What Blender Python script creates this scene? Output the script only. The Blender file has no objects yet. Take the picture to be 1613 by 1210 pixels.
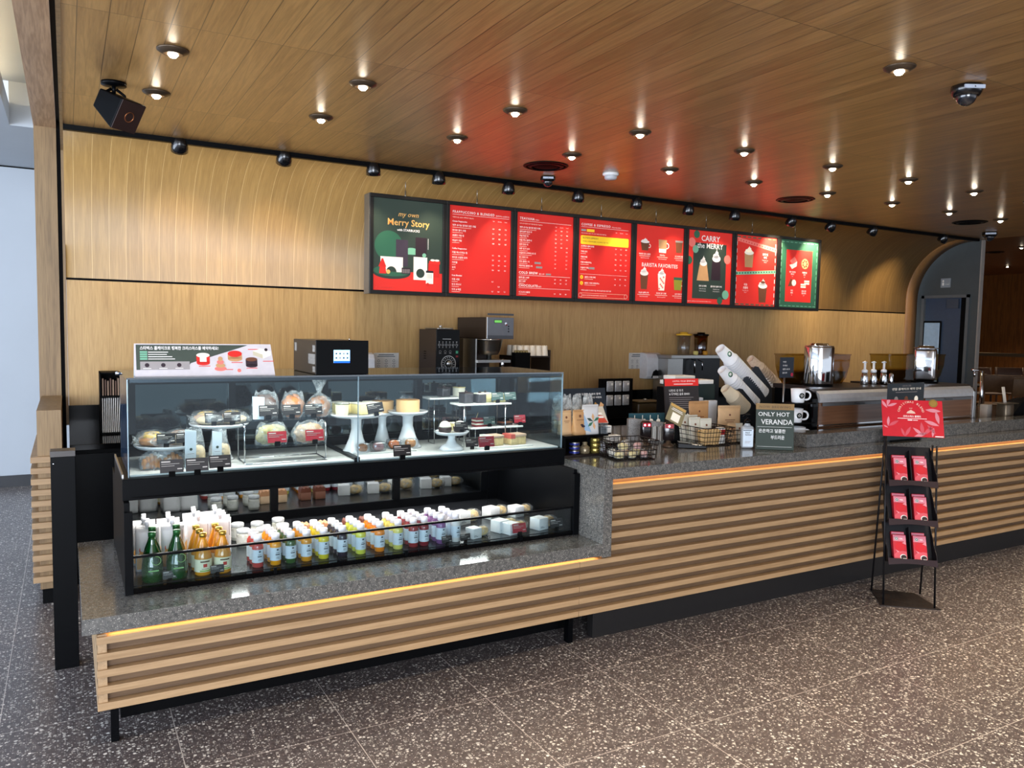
import bpy, bmesh, math, random
from math import sin, cos, pi, radians, sqrt
from mathutils import Vector, Matrix

random.seed(11)
SC = bpy.context.scene
COL = SC.collection

# ---------------------------------------------------------------- camera
F_PX = 1236.4
CAM = Vector((0, 0, 1.6))
_yaw, _pit, _rol = radians(29.552), radians(4.018), radians(1.054)
_fw = Vector((sin(_yaw) * cos(_pit), cos(_yaw) * cos(_pit), -sin(_pit)))
_r0 = Vector((cos(_yaw), -sin(_yaw), 0))
_u0 = _r0.cross(_fw)
_r = _r0 * cos(_rol) + _u0 * sin(_rol)
_u = -_r0 * sin(_rol) + _u0 * cos(_rol)
cd = bpy.data.cameras.new('camera')
cd.sensor_fit = 'HORIZONTAL'
cd.sensor_width = 36
cd.lens = 36 * F_PX / 1613
cd.clip_start = 0.02
cd.clip_end = 200
cam = bpy.data.objects.new('camera', cd)
COL.objects.link(cam)
m = Matrix((( _r.x, _u.x, -_fw.x, CAM.x), (_r.y, _u.y, -_fw.y, CAM.y), (_r.z, _u.z, -_fw.z, CAM.z), (0, 0, 0, 1)))
cam.matrix_world = m
SC.camera = cam


def at(px, py, x=None, y=None, z=None):
    """world point on one axis plane that a photo measurement falls on"""
    d = _r * (px - 806.5) + _u * (605 - py) + _fw * F_PX
    if x is not None:
        t = (x - CAM.x) / d.x
    elif y is not None:
        t = (y - CAM.y) / d.y
    else:
        t = (z - CAM.z) / d.z
    return CAM + d * t


# ---------------------------------------------------------------- world and view
w = bpy.data.worlds.new('world')
SC.world = w
w.use_nodes = True
wn = w.node_tree.nodes
bg = wn['Background']
bg.inputs[0].default_value = (0.80, 0.88, 1.0, 1)
bg.inputs[1].default_value = 0.7
SC.view_settings.view_transform = 'Standard'
SC.view_settings.look = 'None'
SC.view_settings.gamma = 1
SC.view_settings.exposure = 0.75
SC.view_settings.use_curve_mapping = False
SC.cycles.max_bounces = 7
SC.cycles.diffuse_bounces = 3
SC.cycles.glossy_bounces = 4
SC.cycles.transmission_bounces = 6
SC.cycles.transparent_max_bounces = 14
SC.cycles.sample_clamp_indirect = 3
SC.cycles.sample_clamp_direct = 0
SC.cycles.caustics_reflective = False
SC.cycles.caustics_refractive = False
SC.cycles.blur_glossy = 0.5


def area(name, loc, size, energy, col, rot=(0, 0, 0), size_y=None):
    l = bpy.data.lights.new(name, 'AREA')
    l.energy = energy
    l.color = col
    l.size = size
    if size_y:
        l.shape = 'RECTANGLE'
        l.size_y = size_y
    o = bpy.data.objects.new(name, l)
    o.location = loc
    o.rotation_euler = rot
    COL.objects.link(o)
    return o


def spot(name, loc, target, energy, col, angle, blend=0.6, r=0.03):
    l = bpy.data.lights.new(name, 'SPOT')
    l.energy = energy
    l.color = col
    l.spot_size = radians(angle)
    l.spot_blend = blend
    l.shadow_soft_size = r
    o = bpy.data.objects.new(name, l)
    o.location = loc
    o.rotation_euler = (Vector(target) - Vector(loc)).to_track_quat('-Z', 'Y').to_euler()
    COL.objects.link(o)
    return o


# daylight through the shop front behind and to the left of the counter
area('daylight_front', (-2.2, -4.6, 1.5), 5.5, 400, (0.84, 0.90, 1.0), (radians(-112), 0, radians(180)), 2.6)
area('daylight_side', (-5.2, 2.5, 1.5), 8, 330, (0.74, 0.84, 1.0), (radians(115), 0, radians(-90)), 2.6)
# white strips inside the display case
area('case_strip_upper_left', (0.68, 3.47, 1.362), 0.86, 3.6, (1.0, 0.97, 0.92), (0, 0, 0), 0.03)
area('case_strip_upper_right', (1.68, 3.47, 1.362), 1.0, 3.6, (1.0, 0.97, 0.92), (0, 0, 0), 0.03)
area('case_strip_lower', (1.2, 3.60, 0.892), 1.9, 5.5, (1.0, 0.97, 0.93), (0, 0, 0), 0.05)
area('case_strip_lower_rear', (1.2, 4.05, 0.875), 1.9, 6, (1.0, 0.97, 0.93), (radians(-25), 0, 0), 0.03)

CEIL = 2.72
WY = 6.03      # wood wall behind the counter
RC = 0.68      # radius of the cove
BY = 5.5       # face of the menu boards
WARM = (1.0, 0.80, 0.56)
DL_A = [(0.40 + 0.811 * k, 3.585) for k in range(9)]
DL_B = [(0.40 + 0.811 * k, 4.275) for k in range(10)]
DL_C = [(3.045, 2.14), (5.4, 2.14)]
DL_FAR = [tuple(at(px, py, z=3.15)[:2]) for px, py in ((1609, 389), (1587, 419), (1546, 415))]
for i, (x, y) in enumerate(DL_FAR):
    spot('downlight_lamp', (x, y, 3.135), (x, y, 0), 420, (1.0, 0.80, 0.58), 120, 0.9, 0.035)
for i, (x, y) in enumerate(DL_A + DL_B + DL_C):
    spot('downlight_lamp', (x, y, CEIL - 0.012), (x, y, 0), 52, (1.0, 0.84, 0.64), 100, 0.9, 0.035)
for x in (0.4, 1.6, 2.9, 4.3, 5.7, 7.1):
    spot('downlight_lamp', (x, 1.2, CEIL - 0.012), (x, 1.2, 0), 120, (1.0, 0.84, 0.64), 100, 0.9, 0.035)
TRK_PX = [(283, 226), (448, 246), (588, 264), (691, 278), (801, 294), (911, 307), (1003, 318), (1085, 328), (1158, 337),
          (1248, 347), (1310, 355), (1376, 362), (1487, 374)]
TRK = [at(px, py, y=5.26) for px, py in TRK_PX]
TRK_AIM = []
for i, p in enumerate(TRK):
    if i < 2 or i > 8:
        aim = Vector((p.x + (0.05 if i < 2 else 0.1), WY, 1.75))
    else:
        aim = Vector((p.x + 0.1, BY, 2.0))
    TRK_AIM.append(aim)
    q = p + (aim - p).normalized() * 0.075
    spot('track_lamp', q, aim, (16 if i < 2 else 28) if (i < 2 or i > 8) else 9, WARM, 80, 0.8, 0.025)

# ---------------------------------------------------------------- materials
MATS = {}


def nodes(name):
    mt = bpy.data.materials.new(name)
    mt.use_nodes = True
    nt = mt.node_tree
    b = nt.nodes['Principled BSDF']
    return mt, nt, b


def rgb(c):
    """sRGB 0-255 to linear"""
    out = []
    for v in c[:3]:
        v = v / 255
        out.append(v / 12.92 if v <= 0.04045 else ((v + 0.055) / 1.055) ** 2.4)
    return (*out, 1)


def mat(name, c, rough=0.5, metal=0.0, var=0.06, scale=30, bump=0.0, coat=0.0, emit=0.0, trans=0.0, ior=1.45, alpha=1.0, stretch=None, sss=0.0, spec=0.5):
    if name in MATS:
        return MATS[name]
    mt, nt, b = nodes(name)
    c = rgb(c)
    tc = nt.nodes.new('ShaderNodeTexCoord')
    mp = nt.nodes.new('ShaderNodeMapping')
    nt.links.new(tc.outputs['Object'], mp.inputs[0])
    if stretch:
        mp.inputs['Scale'].default_value = stretch
    nz = nt.nodes.new('ShaderNodeTexNoise')
    nz.inputs['Scale'].default_value = scale
    nz.inputs['Detail'].default_value = 3
    nt.links.new(mp.outputs[0], nz.inputs['Vector'])
    rp = nt.nodes.new('ShaderNodeMapRange')
    rp.inputs[1].default_value = 0.25
    rp.inputs[2].default_value = 0.75
    rp.inputs[3].default_value = 1 - var
    rp.inputs[4].default_value = 1 + var
    nt.links.new(nz.outputs[0], rp.inputs[0])
    mx = nt.nodes.new('ShaderNodeVectorMath')
    mx.operation = 'SCALE'
    mx.inputs[0].default_value = c[:3]
    nt.links.new(rp.outputs[0], mx.inputs['Scale'])
    nt.links.new(mx.outputs[0], b.inputs['Base Color'])
    b.inputs['Roughness'].default_value = rough
    b.inputs['Metallic'].default_value = metal
    b.inputs['Specular IOR Level'].default_value = spec
    b.inputs['Coat Weight'].default_value = coat
    b.inputs['Transmission Weight'].default_value = trans
    b.inputs['IOR'].default_value = ior
    b.inputs['Alpha'].default_value = alpha
    if sss:
        b.inputs['Subsurface Weight'].default_value = sss
        b.inputs['Subsurface Scale'].default_value = 0.01
    if emit:
        nt.links.new(mx.outputs[0], b.inputs['Emission Color'])
        b.inputs['Emission Strength'].default_value = emit
    if bump:
        bp = nt.nodes.new('ShaderNodeBump')
        bp.inputs['Strength'].default_value = bump
        bp.inputs['Distance'].default_value = 0.01
        nt.links.new(nz.outputs[0], bp.inputs['Height'])
        nt.links.new(bp.outputs[0], b.inputs['Normal'])
    MATS[name] = mt
    return mt


def thin_glass(name, c, fac=0.08, rough=0.0, edge=0.35):
    """a pane that lets light straight through, tinted, with a fresnel mirror on top"""
    if name in MATS:
        return MATS[name]
    mt, nt, b = nodes(name)
    nt.nodes.remove(b)
    out = nt.nodes['Material Output']
    tr = nt.nodes.new('ShaderNodeBsdfTransparent')
    tr.inputs[0].default_value = rgb(c)
    gl = nt.nodes.new('ShaderNodeBsdfGlossy')
    gl.inputs['Roughness'].default_value = rough
    gl.inputs[0].default_value = (0.9, 0.95, 1, 1)
    lw = nt.nodes.new('ShaderNodeLayerWeight')
    lw.inputs[0].default_value = 0.25
    mr = nt.nodes.new('ShaderNodeMapRange')
    mr.inputs[3].default_value = fac
    mr.inputs[4].default_value = edge
    nz = nt.nodes.new('ShaderNodeTexNoise')
    nz.inputs['Scale'].default_value = 2.0
    ad = nt.nodes.new('ShaderNodeMath')
    ad.operation = 'MULTIPLY_ADD'
    ad.inputs[1].default_value = 0.02
    nt.links.new(lw.outputs['Fresnel'], mr.inputs[0])
    nt.links.new(nz.outputs[0], ad.inputs[0])
    nt.links.new(mr.outputs[0], ad.inputs[2])
    mx = nt.nodes.new('ShaderNodeMixShader')
    nt.links.new(ad.outputs[0], mx.inputs[0])
    nt.links.new(tr.outputs[0], mx.inputs[1])
    nt.links.new(gl.outputs[0], mx.inputs[2])
    nt.links.new(mx.outputs[0], out.inputs[0])
    MATS[name] = mt
    return mt


def film(name, c=(235, 240, 245), op=0.3, rough=0.25, scale=45):
    """clear crinkled wrapping: part see-through, part glossy and milky along the creases"""
    if name in MATS:
        return MATS[name]
    mt, nt, b = nodes(name)
    b.inputs['Base Color'].default_value = rgb(c)
    b.inputs['Roughness'].default_value = rough
    tc = nt.nodes.new('ShaderNodeTexCoord')
    nz = nt.nodes.new('ShaderNodeTexNoise')
    nz.inputs['Scale'].default_value = scale
    nz.inputs['Detail'].default_value = 4
    nz.inputs['Distortion'].default_value = 1.5
    nt.links.new(tc.outputs['Object'], nz.inputs['Vector'])
    mr = nt.nodes.new('ShaderNodeMapRange')
    mr.inputs[1].default_value = 0.42
    mr.inputs[2].default_value = 0.74
    mr.inputs[3].default_value = op * 0.5
    mr.inputs[4].default_value = min(1, op * 2.3)
    nt.links.new(nz.outputs[0], mr.inputs[0])
    nt.links.new(mr.outputs[0], b.inputs['Alpha'])
    bp = nt.nodes.new('ShaderNodeBump')
    bp.inputs['Strength'].default_value = 0.3
    bp.inputs['Distance'].default_value = 0.003
    nt.links.new(nz.outputs[0], bp.inputs['Height'])
    nt.links.new(bp.outputs[0], b.inputs['Normal'])
    MATS[name] = mt
    return mt


def wood(name, c, dark, axis='x', coord='Object', rough=0.45, planks=None, line=(60, 42, 25), grain=1.0, knots=0.25, coat=0.0, spec=0.5, pv=0.38):
    """grain running along one axis; planks=(length, width, gap) adds board joints (UV: u along, v across)"""
    if name in MATS:
        return MATS[name]
    mt, nt, b = nodes(name)
    L = nt.links.new
    tc = nt.nodes.new('ShaderNodeTexCoord')
    mp = nt.nodes.new('ShaderNodeMapping')
    L(tc.outputs[coord], mp.inputs[0])
    s = {'x': (1.2, 22, 22), 'y': (22, 1.2, 22), 'z': (22, 22, 1.2)}[axis]
    mp.inputs['Scale'].default_value = s
    vec = mp.outputs[0]
    br = None
    if planks:
        br = nt.nodes.new('ShaderNodeTexBrick')
        br.offset = 0.37
        br.offset_frequency = 1
        br.inputs['Scale'].default_value = 1
        br.inputs['Brick Width'].default_value = planks[0]
        br.inputs['Row Height'].default_value = planks[1]
        br.inputs['Mortar Size'].default_value = planks[2]
        br.inputs['Mortar Smooth'].default_value = 0
        br.inputs['Color1'].default_value = (0, 0, 0, 1)
        br.inputs['Color2'].default_value = (1, 1, 1, 1)
        br.inputs['Mortar'].default_value = (0.5, 0.5, 0.5, 1)
        L(tc.outputs[coord], br.inputs['Vector'])
        ad = nt.nodes.new('ShaderNodeVectorMath')
        ad.operation = 'MULTIPLY_ADD'
        L(br.outputs['Color'], ad.inputs[0])
        ad.inputs[1].default_value = (7, 13, 5)
        L(vec, ad.inputs[2])
        vec = ad.outputs[0]
    n1 = nt.nodes.new('ShaderNodeTexNoise')
    n1.inputs['Scale'].default_value = 1.0
    n1.inputs['Detail'].default_value = 4
    n1.inputs['Distortion'].default_value = 0.6
    L(vec, n1.inputs['Vector'])
    wv = nt.nodes.new('ShaderNodeMath')
    wv.operation = 'SINE'
    mu = nt.nodes.new('ShaderNodeMath')
    mu.operation = 'MULTIPLY'
    mu.inputs[1].default_value = 38 * knots + 8
    L(n1.outputs[0], mu.inputs[0])
    L(mu.outputs[0], wv.inputs[0])
    n2 = nt.nodes.new('ShaderNodeTexNoise')
    n2.inputs['Scale'].default_value = 7
    n2.inputs['Detail'].default_value = 3
    L(vec, n2.inputs['Vector'])
    a1 = nt.nodes.new('ShaderNodeMath')
    a1.operation = 'MULTIPLY_ADD'
    a1.inputs[1].default_value = 0.16 * grain
    a1.inputs[2].default_value = 0.0
    L(wv.outputs[0], a1.inputs[0])
    a2 = nt.nodes.new('ShaderNodeMath')
    a2.operation = 'MULTIPLY_ADD'
    a2.inputs[1].default_value = 0.9 * grain
    L(n2.outputs[0], a2.inputs[0])
    L(a1.outputs[0], a2.inputs[2])
    if br:
        a3 = nt.nodes.new('ShaderNodeMath')
        a3.operation = 'MULTIPLY_ADD'
        a3.inputs[1].default_value = pv
        L(br.outputs['Color'], a3.inputs[0])
        L(a2.outputs[0], a3.inputs[2])
        src = a3.outputs[0]
        lo, hi = 0.2, 1.1
    else:
        src = a2.outputs[0]
        lo, hi = 0.15, 0.8
    mr = nt.nodes.new('ShaderNodeMapRange')
    mr.inputs[1].default_value = lo
    mr.inputs[2].default_value = hi
    L(src, mr.inputs[0])
    mx = nt.nodes.new('ShaderNodeMix')
    mx.data_type = 'RGBA'
    mx.inputs[6].default_value = rgb(c)
    mx.inputs[7].default_value = rgb(dark)
    L(mr.outputs[0], mx.inputs[0])
    res = mx.outputs[2]
    if br:
        m2 = nt.nodes.new('ShaderNodeMix')
        m2.data_type = 'RGBA'
        L(br.outputs['Fac'], m2.inputs[0])
        L(res, m2.inputs[6])
        m2.inputs[7].default_value = rgb(line)
        res = m2.outputs[2]
    L(res, b.inputs['Base Color'])
    b.inputs['Roughness'].default_value = rough
    b.inputs['Coat Weight'].default_value = coat
    b.inputs['Coat Roughness'].default_value = 0.33
    b.inputs['Specular IOR Level'].default_value = spec
    bp = nt.nodes.new('ShaderNodeBump')
    bp.inputs['Strength'].default_value = 0.12
    bp.inputs['Distance'].default_value = 0.002
    if br:
        hm = nt.nodes.new('ShaderNodeMath')
        hm.operation = 'MULTIPLY_ADD'
        hm.inputs[1].default_value = -4.0
        L(br.outputs['Fac'], hm.inputs[0])
        L(n2.outputs[0], hm.inputs[2])
        L(hm.outputs[0], bp.inputs['Height'])
    else:
        L(n2.outputs[0], bp.inputs['Height'])
    L(bp.outputs[0], b.inputs['Normal'])
    MATS[name] = mt
    return mt


def terrazzo(name, base, base2, chip, tile=False, scale=60, rough=0.3, amount=0.5, scale2=130):
    if name in MATS:
        return MATS[name]
    mt, nt, b = nodes(name)
    L = nt.links.new
    tc = nt.nodes.new('ShaderNodeTexCoord')
    n = nt.nodes.new('ShaderNodeTexNoise')
    n.inputs['Scale'].default_value = 120
    L(tc.outputs['Object'], n.inputs['Vector'])
    jig = nt.nodes.new('ShaderNodeVectorMath')
    jig.operation = 'MULTIPLY_ADD'
    L(n.outputs['Color'], jig.inputs[0])
    jig.inputs[1].default_value = (0.006, 0.006, 0.006)
    L(tc.outputs['Object'], jig.inputs[2])
    nb = nt.nodes.new('ShaderNodeTexNoise')
    nb.inputs['Scale'].default_value = 55
    nb.inputs['Detail'].default_value = 5
    L(tc.outputs['Object'], nb.inputs['Vector'])
    mx0 = nt.nodes.new('ShaderNodeMix')
    mx0.data_type = 'RGBA'
    mx0.inputs[6].default_value = rgb(base)
    mx0.inputs[7].default_value = rgb(base2)
    mr0 = nt.nodes.new('ShaderNodeMapRange')
    mr0.inputs[1].default_value = 0.35
    mr0.inputs[2].default_value = 0.65
    L(nb.outputs[0], mr0.inputs[0])
    L(mr0.outputs[0], mx0.inputs[0])
    col = mx0.outputs[2]
    for sc_, thr, gain, keep in ((scale, 0.30, 1.0, amount), (scale2, 0.33, 0.8, amount * 0.9)):
        v = nt.nodes.new('ShaderNodeTexVoronoi')
        v.inputs['Scale'].default_value = sc_
        v.inputs['Randomness'].default_value = 1
        L(jig.outputs[0], v.inputs['Vector'])
        sp = nt.nodes.new('ShaderNodeSeparateColor')
        L(v.outputs['Color'], sp.inputs[0])
        # chip radius varies by cell, some cells have none
        r = nt.nodes.new('ShaderNodeMapRange')
        r.inputs[1].default_value = 1 - keep
        r.inputs[2].default_value = 1
        r.inputs[3].default_value = 0.12
        r.inputs[4].default_value = thr + 0.14
        L(sp.outputs[0], r.inputs[0])
        g = nt.nodes.new('ShaderNodeMath')
        g.operation = 'GREATER_THAN'
        L(sp.outputs[0], g.inputs[0])
        g.inputs[1].default_value = 1 - keep
        ls = nt.nodes.new('ShaderNodeMath')
        ls.operation = 'LESS_THAN'
        L(v.outputs['Distance'], ls.inputs[0])
        L(r.outputs[0], ls.inputs[1])
        an = nt.nodes.new('ShaderNodeMath')
        an.operation = 'MULTIPLY'
        L(g.outputs[0], an.inputs[0])
        L(ls.outputs[0], an.inputs[1])
        cc = nt.nodes.new('ShaderNodeMix')
        cc.data_type = 'RGBA'
        cc.inputs[6].default_value = [q * 0.35 * gain for q in rgb(chip)[:3]] + [1]
        cc.inputs[7].default_value = [q * gain for q in rgb(chip)[:3]] + [1]
        L(sp.outputs[1], cc.inputs[0])
        mm = nt.nodes.new('ShaderNodeMix')
        mm.data_type = 'RGBA'
        L(an.outputs[0], mm.inputs[0])
        L(col, mm.inputs[6])
        L(cc.outputs[2], mm.inputs[7])
        col = mm.outputs[2]
    if tile:
        br = nt.nodes.new('ShaderNodeTexBrick')
        br.offset = 0
        br.inputs['Scale'].default_value = 1
        br.inputs['Brick Width'].default_value = 0.605
        br.inputs['Row Height'].default_value = 0.599
        br.inputs['Mortar Size'].default_value = 0.0016
        br.inputs['Mortar Smooth'].default_value = 0.1
        mp = nt.nodes.new('ShaderNodeMapping')
        mp.inputs['Location'].default_value = (0.262 + 6.05, -3.51 + 0.599 * 10, 0)
        L(tc.outputs['Object'], mp.inputs[0])
        L(mp.outputs[0], br.inputs['Vector'])
        mm = nt.nodes.new('ShaderNodeMix')
        mm.data_type = 'RGBA'
        L(br.outputs['Fac'], mm.inputs[0])
        L(col, mm.inputs[6])
        mm.inputs[7].default_value = rgb((196, 186, 178))
        col = mm.outputs[2]
    L(col, b.inputs['Base Color'])
    b.inputs['Roughness'].default_value = rough
    MATS[name] = mt
    return mt


M_CEIL = wood('oak_planks', (194, 152, 94), (142, 104, 58), 'x', 'UV', 0.36, (1.25, 0.1035, 0.0017), (84, 60, 34), 1.0, 0.5, coat=0.75)
M_COVE = wood('oak_cove', (178, 140, 82), (132, 98, 52), 'x', 'UV', 0.38, (4.0, 0.1035, 0.0011), (214, 178, 118), 0.8, 0.2, coat=0.1, pv=0.16)  # pale joint lines paint in the light caught by the plank edges
M_PANEL = wood('oak_panel', (194, 158, 102), (158, 122, 72), 'z', 'Object', 0.45, None, grain=1.0, knots=0.05)
M_SLAT = wood('oak_slat', (178, 146, 108), (142, 112, 78), 'x', 'Object', 0.5, None, grain=0.8, knots=0.1)
M_SLATY = wood('oak_slat_side', (180, 150, 114), (144, 116, 84), 'y', 'Object', 0.5, None, grain=0.8, knots=0.1)
M_BEAM = wood('oak_beam', (190, 158, 126), (150, 120, 92), 'y', 'Object', 0.5, None, grain=1.0, knots=0.6)
M_COLUMN = wood('oak_column', (152, 124, 86), (114, 90, 60), 'z', 'Object', 0.5, None, grain=1.0, knots=0.1)
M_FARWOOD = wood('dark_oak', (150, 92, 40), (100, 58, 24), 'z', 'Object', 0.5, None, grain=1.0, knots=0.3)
M_FLOOR = terrazzo('terrazzo_floor', (72, 65, 65), (100, 91, 89), (240, 232, 222), True, 62, 0.32, 0.68, 125)
M_STONE = terrazzo('grey_stone', (74, 74, 73), (104, 102, 98), (172, 168, 160), False, 190, 0.11, 0.5, 330)
M_BLACK = mat('black_metal', (6, 7, 9), 0.35, 0.0, 0.1, spec=0.08)
M_BLACKG = mat('black_gloss', (5, 5, 6), 0.10, 0, 0.05, spec=0.14)
M_MATTE = mat('black_matte', (8, 8, 9), 0.6, spec=0.08)
M_CHROME = mat('chrome', (215, 217, 220), 0.08, 1.0, 0.03)
M_STEEL = mat('brushed_steel', (170, 170, 168), 0.3, 1.0, 0.08, 60, stretch=(1, 1, 14))
M_WHITE = mat('white_paint', (186, 194, 202), 0.6, 0, 0.02, 3)
M_PORC = mat('white_porcelain', (236, 238, 240), 0.15, 0, 0.02, coat=0.4)
M_PAPER = mat('white_paper', (232, 230, 224), 0.7, 0, 0.03)
M_GLASS = thin_glass('case_glass', (236, 243, 244), 0.01, 0.0, 0.5)
M_ACRYL = thin_glass('clear_acrylic', (248, 250, 251), 0.05, 0.02, 0.4)
M_FILM = film('clear_wrap', (206, 212, 214), op=0.22, rough=0.3, scale=26)
M_FILM2 = film('milky_wrap', (200, 202, 200), op=0.5, rough=0.4, scale=24)


# ---------------------------------------------------------------- mesh building
class MB:
    def __init__(s):
        s.v, s.f, s.m, s.sm, s.uv = [], [], [], [], {}

    def add(s, vs, fs, mi=0, smooth=False, T=None):
        b = len(s.v)
        for p in vs:
            p = Vector(p)
            s.v.append(T @ p if T is not None else p)
        for f in fs:
            s.f.append(tuple(b + i for i in f))
            s.m.append(mi)
            s.sm.append(smooth)
        return s

    def box(s, x0, x1, y0, y1, z0, z1, mi=0, T=None):
        vs = [(x, y, z) for z in (z0, z1) for y in (y0, y1) for x in (x0, x1)]
        return s.add(vs, [(0, 2, 3, 1), (4, 5, 7, 6), (0, 1, 5, 4), (2, 6, 7, 3), (0, 4, 6, 2), (1, 3, 7, 5)], mi, False, T)

    def bbox(s, x0, x1, y0, y1, z0, z1, r=0.005, mi=0, T=None, seg=2, taper=1.0):
        """box with rounded vertical edges and slightly rounded top and bottom"""
        r = min(r, (x1 - x0) / 2.01, (y1 - y0) / 2.01, (z1 - z0) / 2.01)
        rings = []
        prof = [(r, 0.0), (r * 0.3, r * 0.3), (0, r), (0, (z1 - z0) - r), (r * 0.3, (z1 - z0) - r * 0.3), (r, z1 - z0)]
        vs = []
        n = 4 * (seg + 1)
        for ins, dz in prof:
            rr = max(r - ins, r * 0.15)
            cnt = [(x1 - ins - rr, y1 - ins - rr, 0), (x0 + ins + rr, y1 - ins - rr, 90), (x0 + ins + rr, y0 + ins + rr, 180), (x1 - ins - rr, y0 + ins + rr, 270)]
            k = 1 + (taper - 1) * dz / (z1 - z0)
            mx_, my_ = (x0 + x1) / 2, (y0 + y1) / 2
            for cx, cy, a in cnt:
                for j in range(seg + 1):
                    t = radians(a + 90 * j / seg)
                    vs.append((mx_ + (cx + rr * cos(t) - mx_) * k, my_ + (cy + rr * sin(t) - my_) * k, z0 + dz))
        fs = [tuple(range(n - 1, -1, -1)), tuple(range((len(prof) - 1) * n, len(prof) * n))]
        s.add(vs, fs, mi, False, T)
        b = len(s.v) - len(vs)
        for q in range(len(prof) - 1):
            for j in range(n):
                s.f.append((b + q * n + j, b + q * n + (j + 1) % n, b + (q + 1) * n + (j + 1) % n, b + (q + 1) * n + j))
                s.m.append(mi)
                s.sm.append(True)
        return s

    def lathe(s, prof, c=(0, 0, 0), n=20, mi=0, T=None, cap=True, smooth=True, sx=1, sy=1):
        vs, fs = [], []
        for r, z in prof:
            for j in range(n):
                a = 2 * pi * j / n
                vs.append((c[0] + r * cos(a) * sx, c[1] + r * sin(a) * sy, c[2] + z))
        for q in range(len(prof) - 1):
            for j in range(n):
                fs.append((q * n + j, q * n + (j + 1) % n, (q + 1) * n + (j + 1) % n, (q + 1) * n + j))
        s.add(vs, fs, mi, smooth, T)
        b = len(s.v) - len(vs)
        if cap:
            if prof[0][0] > 1e-5:
                s.f.append(tuple(b + j for j in range(n - 1, -1, -1))); s.m.append(mi); s.sm.append(False)
            if prof[-1][0] > 1e-5:
                o = b + (len(prof) - 1) * n
                s.f.append(tuple(o + j for j in range(n))); s.m.append(mi); s.sm.append(False)
        return s

    def tube(s, path, r=0.004, n=8, mi=0, T=None, closed=False, caps=True):
        path = [Vector(p) for p in path]
        N = len(path)
        vs, fs = [], []
        prev = None
        for i, p in enumerate(path):
            if closed:
                d = (path[(i + 1) % N] - path[i - 1])
            else:
                d = (path[min(i + 1, N - 1)] - path[max(i - 1, 0)])
            d.normalize()
            up = prev if prev is not None else (Vector((0, 0, 1)) if abs(d.z) < 0.9 else Vector((1, 0, 0)))
            a = d.cross(up)
            if a.length < 1e-4:
                a = d.cross(Vector((0.3, 1, 0.2)))
            a.normalize()
            b_ = a.cross(d).normalized()
            prev = b_
            rr = r[i] if isinstance(r, (list, tuple)) else r
            for j in range(n):
                t = 2 * pi * j / n
                vs.append(p + a * (rr * cos(t)) + b_ * (rr * sin(t)))
        for q in range(N if closed else N - 1):
            q2 = (q + 1) % N
            for j in range(n):
                fs.append((q * n + j, q * n + (j + 1) % n, q2 * n + (j + 1) % n, q2 * n + j))
        if caps and not closed:
            fs.append(tuple(range(n - 1, -1, -1)))
            fs.append(tuple((N - 1) * n + j for j in range(n)))
        return s.add(vs, fs, mi, True, T)

    def ell(s, c, rx, ry, rz, mi=0, n=16, k=10, T=None, lo=-1.0, hi=1.0, jit=0.0, seed=0):
        rnd = random.Random(seed)
        vs, fs = [], []
        for q in range(k + 1):
            a = math.asin(max(-1, min(1, lo + (hi - lo) * q / k))) if False else (math.asin(lo) + (math.asin(hi) - math.asin(lo)) * q / k)
            for j in range(n):
                t = 2 * pi * j / n
                g = 1 + (rnd.random() - 0.5) * jit
                vs.append((c[0] + rx * cos(a) * cos(t) * g, c[1] + ry * cos(a) * sin(t) * g, c[2] + rz * sin(a) * g))
        for q in range(k):
            for j in range(n):
                fs.append((q * n + j, q * n + (j + 1) % n, (q + 1) * n + (j + 1) % n, (q + 1) * n + j))
        fs.append(tuple(range(n - 1, -1, -1)))
        fs.append(tuple(k * n + j for j in range(n)))
        return s.add(vs, fs, mi, True, T)

    def prism(s, pts, d0, d1, axis='y', mi=0, T=None, smooth=False):
        """2-D outline (a,b) pushed along an axis: y -> (a,d,b), x -> (d,a,b), z -> (a,b,d)"""
        n = len(pts)
        mk = {'y': lambda a, b, d: (a, d, b), 'x': lambda a, b, d: (d, a, b), 'z': lambda a, b, d: (a, b, d)}[axis]
        vs = [mk(a, b, d0) for a, b in pts] + [mk(a, b, d1) for a, b in pts]
        fs = [tuple(range(n)), tuple(range(2 * n - 1, n - 1, -1))]
        fs += [(j, n + j, n + (j + 1) % n, (j + 1) % n) for j in range(n)]
        return s.add(vs, fs, mi, smooth, T)

    def build(s, name, mats, parent=None, bevel=0.0, loc=None, T=None, sub=0):
        me = bpy.data.meshes.new(name)
        me.from_pydata([tuple(v) for v in s.v], [], s.f)
        if not isinstance(mats, (list, tuple)):
            mats = [mats]
        for mt in mats:
            me.materials.append(mt)
        me.polygons.foreach_set('material_index', [min(i, len(mats) - 1) for i in s.m])
        me.polygons.foreach_set('use_smooth', s.sm)
        if T is not None:
            me.transform(T)
        bm = bmesh.new()
        bm.from_mesh(me)
        bmesh.ops.recalc_face_normals(bm, faces=bm.faces)
        bm.to_mesh(me)
        bm.free()
        o = bpy.data.objects.new(name, me)
        COL.objects.link(o)
        if parent is not None:
            o.parent = parent
        if loc is not None:
            o.location = loc
        if bevel:
            bv = o.modifiers.new('bevel', 'BEVEL')
            bv.width = bevel
            bv.segments = 2
            bv.limit_method = 'ANGLE'
        if sub:
            sb = o.modifiers.new('sub', 'SUBSURF')
            sb.levels = sb.render_levels = sub
        return o


def tag(o, label=None, cat=None, group=None, kind=None):
    if label:
        o['label'] = label
    if cat:
        o['category'] = cat
    if group:
        o['group'] = group
    if kind:
        o['kind'] = kind
    return o


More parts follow.
